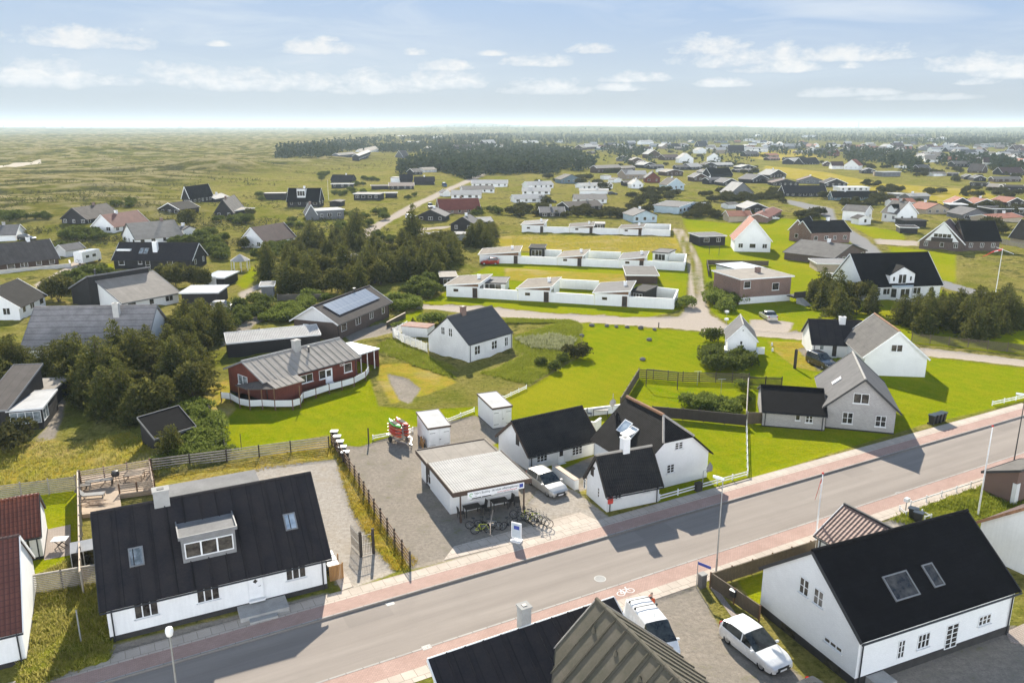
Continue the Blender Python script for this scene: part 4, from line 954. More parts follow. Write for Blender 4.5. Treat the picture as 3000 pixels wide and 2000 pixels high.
for sx in(xa,L-xa): m.tube(Vector((sx,-og,zz(xa)))+up*.4,Vector((L/2,yh,zz(L/2)))+up*.4,.11,n=8)
m.build('hip_cap',MATS['timber_grey'],H4.o)
H4.rp0=Vector((-oe,0,he-oe*sl+t)); H4.rn=Vector((-sl,0,1)).normalized()
H4.win('f',h4(1238,750),h4(1345,632),2,3); H4.win('f',h4(1128,1062),h4(1235,922),2,3)
H4.skyl(h4(585,450),1.15,1.3,'sky_glass','white_trim'); H4.skyl(h4(680,520),1.0,1.1,'sky_glass','white_trim',open_=24)
q=H4.onroof(h4(425,225)); m=MB(); m.tube((q.x,q.y,q.z),(q.x,q.y,q.z+1.6),.03); m.lathe([(0,0),(.2,.03),(.36,.12)],(q.x,q.y-.1,q.z+.7),12,'y'); m.build('antenna',MATS['timber_grey'],H4.o)
H4b=House('house','small white gabled cottage with black corrugated roof and red letter box at the roadside',h4(345,1565),h4(1028,1425),h4(0,1350),-1442,-1337,'L','roof_black_corr','white_brick','house',None,.28,.22,0,'timber_dark',ridge='timber_grey')
H4b.win('f',h4(448,1400),h4(540,1282),2,3); H4b.win('f',h4(828,1312),h4(912,1200),2,3); H4b.win('l',h4(50,1240),h4(78,1130),1,3,sill=False); H4b.win('l',h4(230,1360),h4(258,1255),1,3,sill=False)
H4b.chim(h4(585,720),.62,.62,-(1150+600/4.48),'white_brick')
x,z=H4b.onwall('l',h4(160,1020)); m=MB(); m.box(-.03,-.25,-.45,0,.25,.25); m.box(-.031,-.42,.252,-.001,.42,.42); ob=m.build('shutter',MATS['timber_dark'],H4b.o); ob.location=(-.003,x,z)
x,z=H4b.onwall('f',h4(388,1410)); P=H4b.lw((x,-.02,z)); m=MB(); m.box(-.2,-.16,-.24,.2,0,.24); m.lathe([(0.16,-.2),(.16,.2)],(0,0,.24),8,'x'); lb=m.build('letter_box',MATS['red_box']); lb.location=P; lb.rotation_euler=(0,0,H4b.rz); setp(lb,'red letter box on the white cottage wall beside the road','letter box')
m=MB(); m.poly([(-.12,-.163,.05),(.12,-.163,.05),(.12,-.163,.09),(-.12,-.163,.09)]); m.build('slot',MATS['dark_metal'],lb)
# ---------------------------------------------------------------- grey brick gabled house with wing, right of the street
H5=House('house','grey brick gabled house with grey roof and black-roofed wing near the street',c6(935,1015),c6(1382,1057),10.0,-(800+858/2.24),-1112,'G','roof_grey_felt','grey_brick','house',None,.45,.3,.15,'dark_trim',ridge='roof_pale',gable='grey_brick')
H5.win('f',c6(1117,850),c6(1228,795),2,1); H5.win('f',c6(1043,982),c6(1120,917),2,2); H5.win('f',c6(1260,1003),c6(1338,939),2,2); H5.skyl(c6(1012,706),.7,1.1,'white_trim','white_trim')
H5w=House('house_wing','low grey brick wing with black slate roof joined to the grey gabled house',c6(520,1003),c6(928,1035),7.2,-(800+900/2.24),-1131,'L','roof_black_slate','grey_brick','house',None,.3,.15,.12,'dark_trim')
H5w.win('f',c6(738,963),c6(773,927),1,1); H5w.win('f',c6(804,978),c6(856,932),2,2)
# ---------------------------------------------------------------- big white gable with wing
H6=House('house','white gabled house with rust-edged grey roof and blank street gable',c6(1182,668),c6(1588,682),9.6,-(800+545/2.24),-973,'G','roof_grey_corr','white_brick','house',None,.3,.2,0,'white_trim',ridge='rust_trim')
H6.win('f',c6(1365,514),c6(1446,470),2,1)
H6w=House('house_wing','long low white wing with black roof and white chimney behind the dark parked car',c6(845,547),c6(1186,560),6.5,-(800+457/2.24),-938,'L','roof_black_felt','white_brick','house',None,.3,.2,0,'dark_trim')
H6w.win('f',c6(897,503),c6(928,470),1,1,gm='glass_pale'); H6w.win('f',c6(1112,520),c6(1135,488),1,1,gm='glass_pale'); H6w.door('f',c6(975,545),c6(1015,470),'timber_dark','white_trim'); H6w.chim(c6(1045,325),.8,.6,.75,'white_brick')
# ---------------------------------------------------------------- small white tall-gabled hut
H7=House('cottage','tiny tall white gabled cottage with steep grey roof beside the sandy lane',h7(280,880),h7(748,905),6.0,-(880+640/5.6),-954,'G','roof_grey_felt','white_wall','cottage',None,.2,.15,0,'white_trim',ridge='roof_pale')
H7.win('f',h7(488,722),h7(535,668),1,1); H7.winm('f',1.9,.35,2.0,.45,3,1); H7.winm('f',H7.L/2,H7.hr-.75,.22,.22,1,1,sill=False)
wl_=fence('wall','low white yard wall round the tiny tall cottage',[h7(238,850),h7(240,925),h7(745,1000),h7(765,985),h7(770,880)],.95,style='wall',mat='white_wall',pw=.16,cat='wall')
wl_=fence('wall','short white wall beside the brown step of the tiny tall cottage',[h7(770,878),h7(890,880)],.9,style='wall',mat='white_wall',pw=.16,cat='wall')
# ---------------------------------------------------------------- white cottage on the meadow
H8=House('cottage','white-washed brick cottage with slate-grey roof on the meadow',h8(1262,930),h8(1847,747),h8(700,797),-(860+690/4.612),-930.5,'L','roof_grey_corr','worn_white','house',None,.12,.08,0,None)
H8.roof.data.materials[0]=uvpat('roof_slate_corr',(.060,.060,.064),'corr',.8,.4,col2=(.085,.082,.08),p=(.18,1.2),depth=.05,gap=(.018,.018,.02),spec=.3)
for a,b in(((1338,832),(1412,692)),((1567,758),(1640,628)),((1743,712),(1788,582))): H8.win('f',h8(*a),h8(*b),2,2)
H8.win('l',h8(890,545),h8(938,455),2,2); H8.win('l',h8(992,575),h8(1040,475),2,2); H8.chim(h8(1185,275),.75,.5,.95,'red_brick')
SH8=House('shed','white lean-to shed with rusty sheet roof behind the meadow cottage',h8(705,600),h8(800,545),h8(455,520),-(860+470/4.612),-(860+410/4.612),'F','roof_rust','white_wall','shed',None,.1,.1,0,None)
fence('fence','white slatted fence wrapped round the meadow cottage yard',[h8(430,490),h8(240,590),h8(395,680),h8(545,735),h8(698,800)],1.35,1.8,'slat','white_paint',n=9)
# ---------------------------------------------------------------- red timber house number 150
zr=4.55; Rl=gp(707,1058.6,zr);Rr=gp(994.5,990,zr); d=(Rr-Rl).normalized(); n=Vector((-d.y,d.x,0)); hw=3.7
A=Rl-n*hw+d*.35;B=Rr-n*hw-d*.35
H9=House('house','red timber house number 150 with ribbed grey roof and white veranda panels',Vector((A.x,A.y,0)),Vector((B.x,B.y,0)),hw*2,2.95,zr-.1,'L','roof_pale','red_wood','house',None,.45,.35,.3,'grey_trim',ribs=.85)
H9.roof.data.materials[0]=uvpat('roof_stone_felt',(.36,.325,.285),'seam',.9,.25,p=(.85,1),depth=.01,gap=(.17,.15,.13),spec=.1)
H9.win('f',h9(1100,762),h9(1270,605),2,1); H9.win('f',h9(1362,700),h9(1450,560),1,1); H9.door('f',h9(1452,748),h9(1530,540),'white_paint','white_trim',1); H9.win('f',h9(1700,608),h9(1795,465),1,1)
H9.win('l',h9(275,750),h9(390,665),2,1,gm='glass_pale')
H9.chim(h9(1055,300),.85,.7,1.15,'concrete'); H9.stack(h9(1222,330),.6,.11)
x,z=H9.onwall('f',h9(1632,525)); text(H9.o,'150',.52,'white_paint',(x,-.04,z),(math.pi/2,0,0),'house_number',.02)
y2=H9.wl(gp(893.7,1115,2.45)).y; x2=H9.wl(gp(893.7,1115,2.45)).x; x0=H9.wl(gp(807,1139,2.45)).x; y2=(y2+H9.wl(gp(807,1139,2.45)).y)/2
m=MB(); zt=2.95-.45*H9.sl+.13; m.slab([(x0,y2,2.5),(x2,y2,2.5),(x2,-.47,zt),(x0,-.47,zt)],.1)
e_=Vector((x2-x0,0,0))
for i in range(1,5): a=Vector((x0+(x2-x0)*i/5,y2,2.52)); m.bar(a,Vector((a.x,-.47,zt+.02)),.06,.08)
m.build('porch_roof',H9.roof.data.materials[0],H9.o)
oc=[H9.wl(gp(*h9(*p),2.45)) for p in((770,825),(590,828),(375,830),(225,772))]; ce=Vector((x0-.2,0.6,2.85)); m=MB()
for a,b in zip(oc,oc[1:]): m.slab([tuple(b),tuple(a),tuple(ce)],.08)
m.slab([(x0,y2,2.5),(x0,-.47,zt),tuple(ce)],.08); m.build('porch_roof',MATS['roof_brown_felt'],H9.o)
m=MB(); x1_=x2-.25; m.poly([(x0+.2,y2+.3,.3),(x1_,y2+.3,.3),(x1_,y2+.3,2.4),(x0+.2,y2+.3,2.4)]); m.poly([(x1_,y2+.3,.3),(x1_,-.03,.3),(x1_,-.03,2.9),(x1_,y2+.3,2.4)]); m.poly([(x0+.2,-.03,.3),(x0+.2,y2+.3,.3),(x0+.2,y2+.3,2.4),(x0+.2,-.03,2.9)]); m.build('bay_wall',MATS['red_wood'],H9.o)
VP=[(45,1000),(170,1012),(295,1085),(430,1112),(600,1105),(770,1115),(1008,1112),(1112,1082),(1148,1005),(1320,950),(1500,890),(1670,845),(1835,795),(1990,712),(2036,640)]
V=[H9.wl(gp(*h9(*p))) for p in VP]
m=MB(); back=[(V[-1].x,-.05,0),(-.05,-.05,0),(-.05,3.5,0),(V[0].x,V[0].y,0)]
m.slab([(p.x,p.y,.42) for p in V]+[(V[-1].x,-.04,.42),(-.05,-.04,.42)],.1); m.build('veranda',MATS['timber_brown'],H9.o)
pm=MB(); pm.box(-.05,-.05,-.1,.05,.05,1.25); me=pm.mesh('post',MATS['timber_brown']); m=MB()
for i,p in enumerate(V):
    o=link('post',me,H9.o); o.location=(p.x,p.y,0)
    if i in(2,3,4,5,7): o.scale=(1,1,2.0)
    if i: a=V[i-1]; m.bar((a.x,a.y,.80),(p.x,p.y,.80),.04,.72)
m.build('veranda_panel',uvpat('veranda_white',(.76,.77,.77),'boards',.6,.1,p=(.11,.11),depth=.01,gap=(.5,.52,.54)),H9.o)
cp=[H9.wl(gp(*h9(*p),2.45)) for p in((1895,362),(2180,275),(1800,190),(1700,205))]
m=MB(); m.slab([tuple(p) for p in cp],.14); m.build('carport_roof',MATS['roof_pale_blue'],H9.o)
m=MB(); me=MB().box(-.05,-.05,-.1,.05,.05,2.35).mesh('post',MATS['white_trim'])
for k_ in(.12,.42,.75): p=cp[0].lerp(cp[1],k_); o=link('post',me,H9.o); o.location=(p.x,p.y+.15,0)
p=cp[1];q=cp[2]; m.bar((p.x-.15,p.y+.1,1.1),(q.x-.15,q.y,1.1),.08,2.4); m.bar((q.x-.2,q.y-.1,1.1),(cp[3].x,cp[3].y-.1,1.1),.08,2.4); m.build('carport_wall',MATS['red_wood'],H9.o)
# ---------------------------------------------------------------- big white house, lower right
zc=3.0; Cf=gp(2525,1886,zc);Cr=gp(2993,1733,zc)
d=(Cr-Cf).normalized();n=Vector((-d.y,d.x,0)); A=Cf+n*.3+d*.15;B=Cr+n*.3-d*.1
H10=House('house','large white house with plain black roof and twin roof windows at the lower right',Vector((A.x,A.y,0)),Vector((B.x,B.y,0)),7.8,3.1,-1618,'L','roof_black_slate','white_brick','house',None,.25,.12,.55,'dark_trim')
hb_=CR(2340,1800,3.5636)
H10.win('f',hb_(1225,362),hb_(1375,170),3,2); H10.win('f',hb_(1865,120),hb_(2010,-25),3,2); H10.win('f',hb_(1510,362),hb_(1675,70),2,5,sill=False,name='french_window'); H10.win('f',hb_(1018,458),hb_(1115,250),2,3,sill=False,name='french_window')
H10.win('l',c3(765,965),c3(835,905),2,2); H10.win('l',c3(858,1035),c3(930,980),2,2); H10.win('l',c3(930,1285),c3(1050,1350),3,1)
q=H10.onroof(c3(1430,930)); H10.skym(q,1.9,1.5,'glass'); q=H10.onroof(c3(1640,860)); H10.skym(q,.85,1.4,'glass')
m=MB()
for yy in(1.6,5.2): m.poly([(-.035,yy+.6,.06),(-.035,yy-.6,.06),(-.035,yy-.6,.5),(-.035,yy+.6,.5)])
m.build('cellar_window',MATS['glass'],H10.o)
m=MB(); m.box(.8,-1.0,-.2,2.1,-.03,.5); m.box(.9,-1.5,-.2,2.0,-1.002,.25); m.build('steps',MATS['concrete'],H10.o)
# tiled white outbuilding behind it
def at(px,z): return gp(px[0],px[1],z)
E=[at(c3(895,585),2.2),at(c3(1035,665),2.2),at(c3(1075,398),3.9),at(c3(1405,570),3.9)]
d=(E[1]-E[0]).normalized(); n=Vector((-d.y,d.x,0)); rl=(E[3]-E[2]); 
r0,r1=E[2],E[3]; d=(r1-r0).normalized(); n=Vector((-d.y,d.x,0)); e0=E[0]; hw=abs((e0-r0).dot(n)); A=r0-n*hw; B=A+d*5.6
OB=House('outhouse','small white outhouse with mauve pantile roof between the street and the large white house',Vector((A.x,A.y,0)),Vector((B.x,B.y,0)),hw*2,2.1,3.75,'L','roof_mauve_tile','white_wall','outhouse',None,.25,.2,0,'white_trim',ridge='dark_trim')
# neighbour at the right edge
BL_=at(c3(1962,500),2.6); BL_.z=0; A=BL_-RN*9.2
HN=House('house','white house end with rust-red verge board cut by the right edge',A,A+RD*9,9.2,2.5,6.2,'L','roof_maroon_tile','white_wall','house',None,.3,.25,0,'rust_trim')
A=gp(*c3(2170,400)); HN2=House('shed','white-cornered brick shed with grey corrugated roof cut by the right edge above the tall grass',A,A+RD*5,2.6,1.9,3.0,'MF','roof_grey_corr','red_brick','shed',None,.25,.25,0,'dark_trim'); m=MB(); m.box(-.04,-.04,-.2,.45,.3,1.85); m.build('corner_pillar',MATS['white_wall'],HN2.o)
# ---------------------------------------------------------------- ribbed brown roofs at the bottom edge
zr=5.0; rl=gp(1257,1928,zr); d=RD.copy(); n=RN.copy()
A=rl-n*4.0+d*.2; B=A+d*10.5
H11=House('house','low house with black ribbed roof and white end gable at the bottom edge',Vector((A.x,A.y,0)),Vector((B.x,B.y,0)),4.0,2.3,zr-.1,'M','roof_black_felt','white_wall','house',None,.0,.3,0,'white_trim',ribs=1.0)
H11.winm('l',2.2,.9,1.2,1.2,2,2); H11.chim((H11.wl(gp(1548,1842,4.9)).x,4.3,4.7),.55,.55,1.25,'concrete',pot=1)
zr=6.3; f0=gp(1747,1755.5,zr);f1=gp(1988,1991,zr); d2=(f1-f0).normalized(); print('H11 big ridge',f0,f1,math.degrees(math.atan2(d2.y,d2.x)))
fnear=f1+d2*4; wx=Vector((-d2.y,d2.x,0)); hw=4.75
A=fnear-wx*hw; B=fnear+wx*hw
H12=House('house','big house with brown ribbed gabled roof at the bottom edge beside the white van',Vector((A.x,A.y,0)),Vector((B.x,B.y,0)),(f0-fnear).length-.3,2.0,zr-.1,'G','roof_brown_rib','white_wall','house',None,.4,.3,0,'timber_grey',ribs=0)
q=H12
m=MB()
for i in range(1,22):
    y=H12.D+.3-i*.95
    if y<-.3: break
    for sg in(-1,1):
        xe=-.4 if sg<0 else H12.L+.4; ze=H12.he-.4*H12.sl+.13
        m.bar((xe,y,ze+.02),(H12.L/2,y,H12.hr+.15),.07,.11)
m.build('roof_batten',MATS['roof_brown_rib'],H12.o)
m=MB()
for i in range(6):
    y=H12.D-1.0-i*2.0
    if y<.5: break
    x=H12.L/2-.9; z=H12.he+H12.sl*x+.13; m.tube((x,y,z-.05),(x-.05,y,z+.22),.16,.03,5)
m.build('roof_vent',MATS['roof_brown_rib'],H12.o)
# ---------------------------------------------------------------- left edge
B=gp(80,1940); d=Vector((math.cos(math.radians(26.5)),math.sin(math.radians(26.5)),0)); A=B-d*9
HL=House('house','white house with dark red roof at the lower left edge',Vector((A.x,A.y,0)),Vector((B.x,B.y,0)),8.6,2.35,5.9,'L','roof_maroon_tile','white_wall','house',None,.3,.12,.3,'white_trim'); HL.roof.data.materials[0]=uvpat('roof_deep_red',(.135,.048,.034),'tile',.8,.3,p=(.26,.36),depth=.03,gap=(.03,.012,.01))
HL.winm('f',HL.L-3.0,.9,1.3,1.15,2,1)
B=gp(129,1634); A=B-d*8
HL2=House('house','white garden house with glossy red pantile roof beside the tiled patio',Vector((A.x,A.y,0)),Vector((B.x,B.y,0)),4.6,1.9,3.9,'L','roof_red_tile','white_wall','house',None,.2,.1,.2,'dark_trim')
HL2.win('f',c1(150,690),c1(190,605),2,1)
# black hut with sun room
A=gp(*lh(160,1075));B=gp(*lh(685,1022))
HH=House('cabin','black timber cabin with brown felt roof in front of the conifers at the left edge',gp(*lh(-260,1090)),gp(*lh(170,1070)),8.5,-(1060+745/5.227),-(1060+255/5.227),'M','roof_brown_felt','black_wood','cabin',None,.3,.2,0,'grey_trim')
SR=House('sun_room','glazed black sun room with pale flat roof leaning on the black cabin',lh(170,1070),lh(685,1022),6.0,-(1060+758/5.227),-(1060+600/5.227),'F','roof_light_flat','black_wood','sun room',None,.15,.15,0,'white_trim')
SR.winm('f',SR.L*.5,.75,SR.L*.92,SR.he-.95,4,1,gm='glass_pale',sill=False); SR.winm('r',1.2,.75,1.9,SR.he-.95,2,1,gm='glass_pale',sill=False)
AN=House('shed','low brown-roofed shed behind the glazed sun room',lh(420,720),lh(810,700),5,-(1060+480/5.227),2.3,'F','roof_tan_felt','black_wood','shed',None,.15,.2,0,'grey_trim')
# ---------------------------------------------------------------- small white store sheds
SHD=CR(1100,1180,7.84)
A=gp(*SHD(1232,1085));B=gp(*SHD(1722,1012))
S1=House('shed','white store shed with double doors nearest the kayak trailer',A,B,gp(*SHD(870,752)),2.15,2.35,'M','roof_light_flat','white_brick','shed','white store sheds on the gravel lot',.08,.08,.06,'brown_trim')
def shed_doors(S):
    m=MB(); m.box(-S.L*.46,-.04,0,-.015,0,1.9).box(.015,-.04,0,S.L*.46,0,1.9); d=m.build('door',MATS['white_paint'],S.o); d.location=(S.L/2,-.003,.08)
    m=MB()
    for z in(.35,1.6):
        for s in(-1,1): m.box(*sorted((s*S.L*.2,s*S.L*.45))[:1],-.06,z,sorted((s*S.L*.2,s*S.L*.45))[1],-.042,z+.04)
    m.box(-.03,-.09,.9,.12,-.042,.94); m.build('hinge',MATS['dark_metal'],d)
shed_doors(S1)
m=MB(); m.box(-.02,1.2,0,0,2.1,1.1); o=m.build('hatch',MATS['white_wall'],S1.o); o.location=(-.005,.8,.1)
A=gp(*c5(995,1022));B=gp(*c5(1117,1003))
S2=House('shed','white store shed with pale roof standing farther back by the white rail fence',A,B,gp(*c5(876,938)),2.15,2.35,'M','roof_light_flat','white_brick','shed','white store sheds on the gravel lot',.08,.08,.06,'brown_trim'); shed_doors(S2)
# black shed among the conifers
A=gp(*c4(1005,1185));B=gp(*c4(1262,1100)); 
BS=House('shed','black felt-roofed shed sunk in greenery beside the small fir',A+Vector((0,.8,0)),B+Vector((0,.8,0)),2.6,1.2,2.6,'M','roof_black_slate','black_wood','shed',None,.15,.15,0,'grey_trim')
# long white sheet-roofed lean-to behind the red house
A=gp(*h9(135,400));B=gp(*h9(1385,270)); 
LT=House('lean_to','long dark lean-to with white corrugated roof behind the red timber house',A,B,3.2,1.9,2.5,'M','roof_white','black_wood','lean-to',None,.15,.1,0,'white_trim')
# ---------------------------------------------------------------- the village behind: one row per house, read off the photograph
uvpat('roof_dusty_red',(.24,.115,.09),'tile',.85,.3,p=(.3,.38),depth=.04,gap=(.1,.05,.04),spec=.3)
uvpat('roof_barn_red',(.20,.06,.042),'tile',.85,.35,p=(.3,.38),depth=.04,gap=(.08,.025,.02),spec=.3)
uvpat('tan_wood',(.30,.24,.18),'plank',.85,.3,p=(.16,.16),gap=(.15,.12,.09))
RM={'gc':'roof_grey_corr','gf':'roof_grey_felt','br':'roof_brown_felt','tn':'roof_tan_felt','bk':'roof_black_felt','bs':'roof_black_slate','dc':'roof_dark_corr','wh':'roof_white','pa':'roof_pale','be':'roof_beige','or':'roof_orange_tile','mr':'roof_maroon_tile','dr':'roof_dusty_red','rd':'roof_barn_red','fl':'roof_light_flat','pb':'roof_pale_blue','rows':'roof_grey_rows','gr':'roof_grey_flat'}
RN_={'gc':'grey','gf':'grey','br':'brown','tn':'tan','bk':'black','bs':'black','dc':'dark','wh':'bright pale','pa':'pale grey','be':'beige','or':'orange tiled','mr':'maroon','dr':'dusty red','rd':'brick-red','fl':'pale flat','pb':'pale blue','rows':'grey','gr':'grey'}
WM={'w':'white_wall','b':'black_wood','n':'brown_wood','g':'grey_wood','u':'blue_wood','p':'pale_blue_wood','r':'red_wood','rb':'red_brick','db':'dark_brick','t':'tan_wood','tb':'tan_brick','ww':'white_wood'}
WN={'w':'white','b':'black timber','n':'brown timber','g':'grey timber','u':'blue-grey timber','p':'pale blue timber','r':'red timber','rb':'red brick','db':'dark brick','t':'tan timber','tb':'yellow brick','ww':'white boarded'}
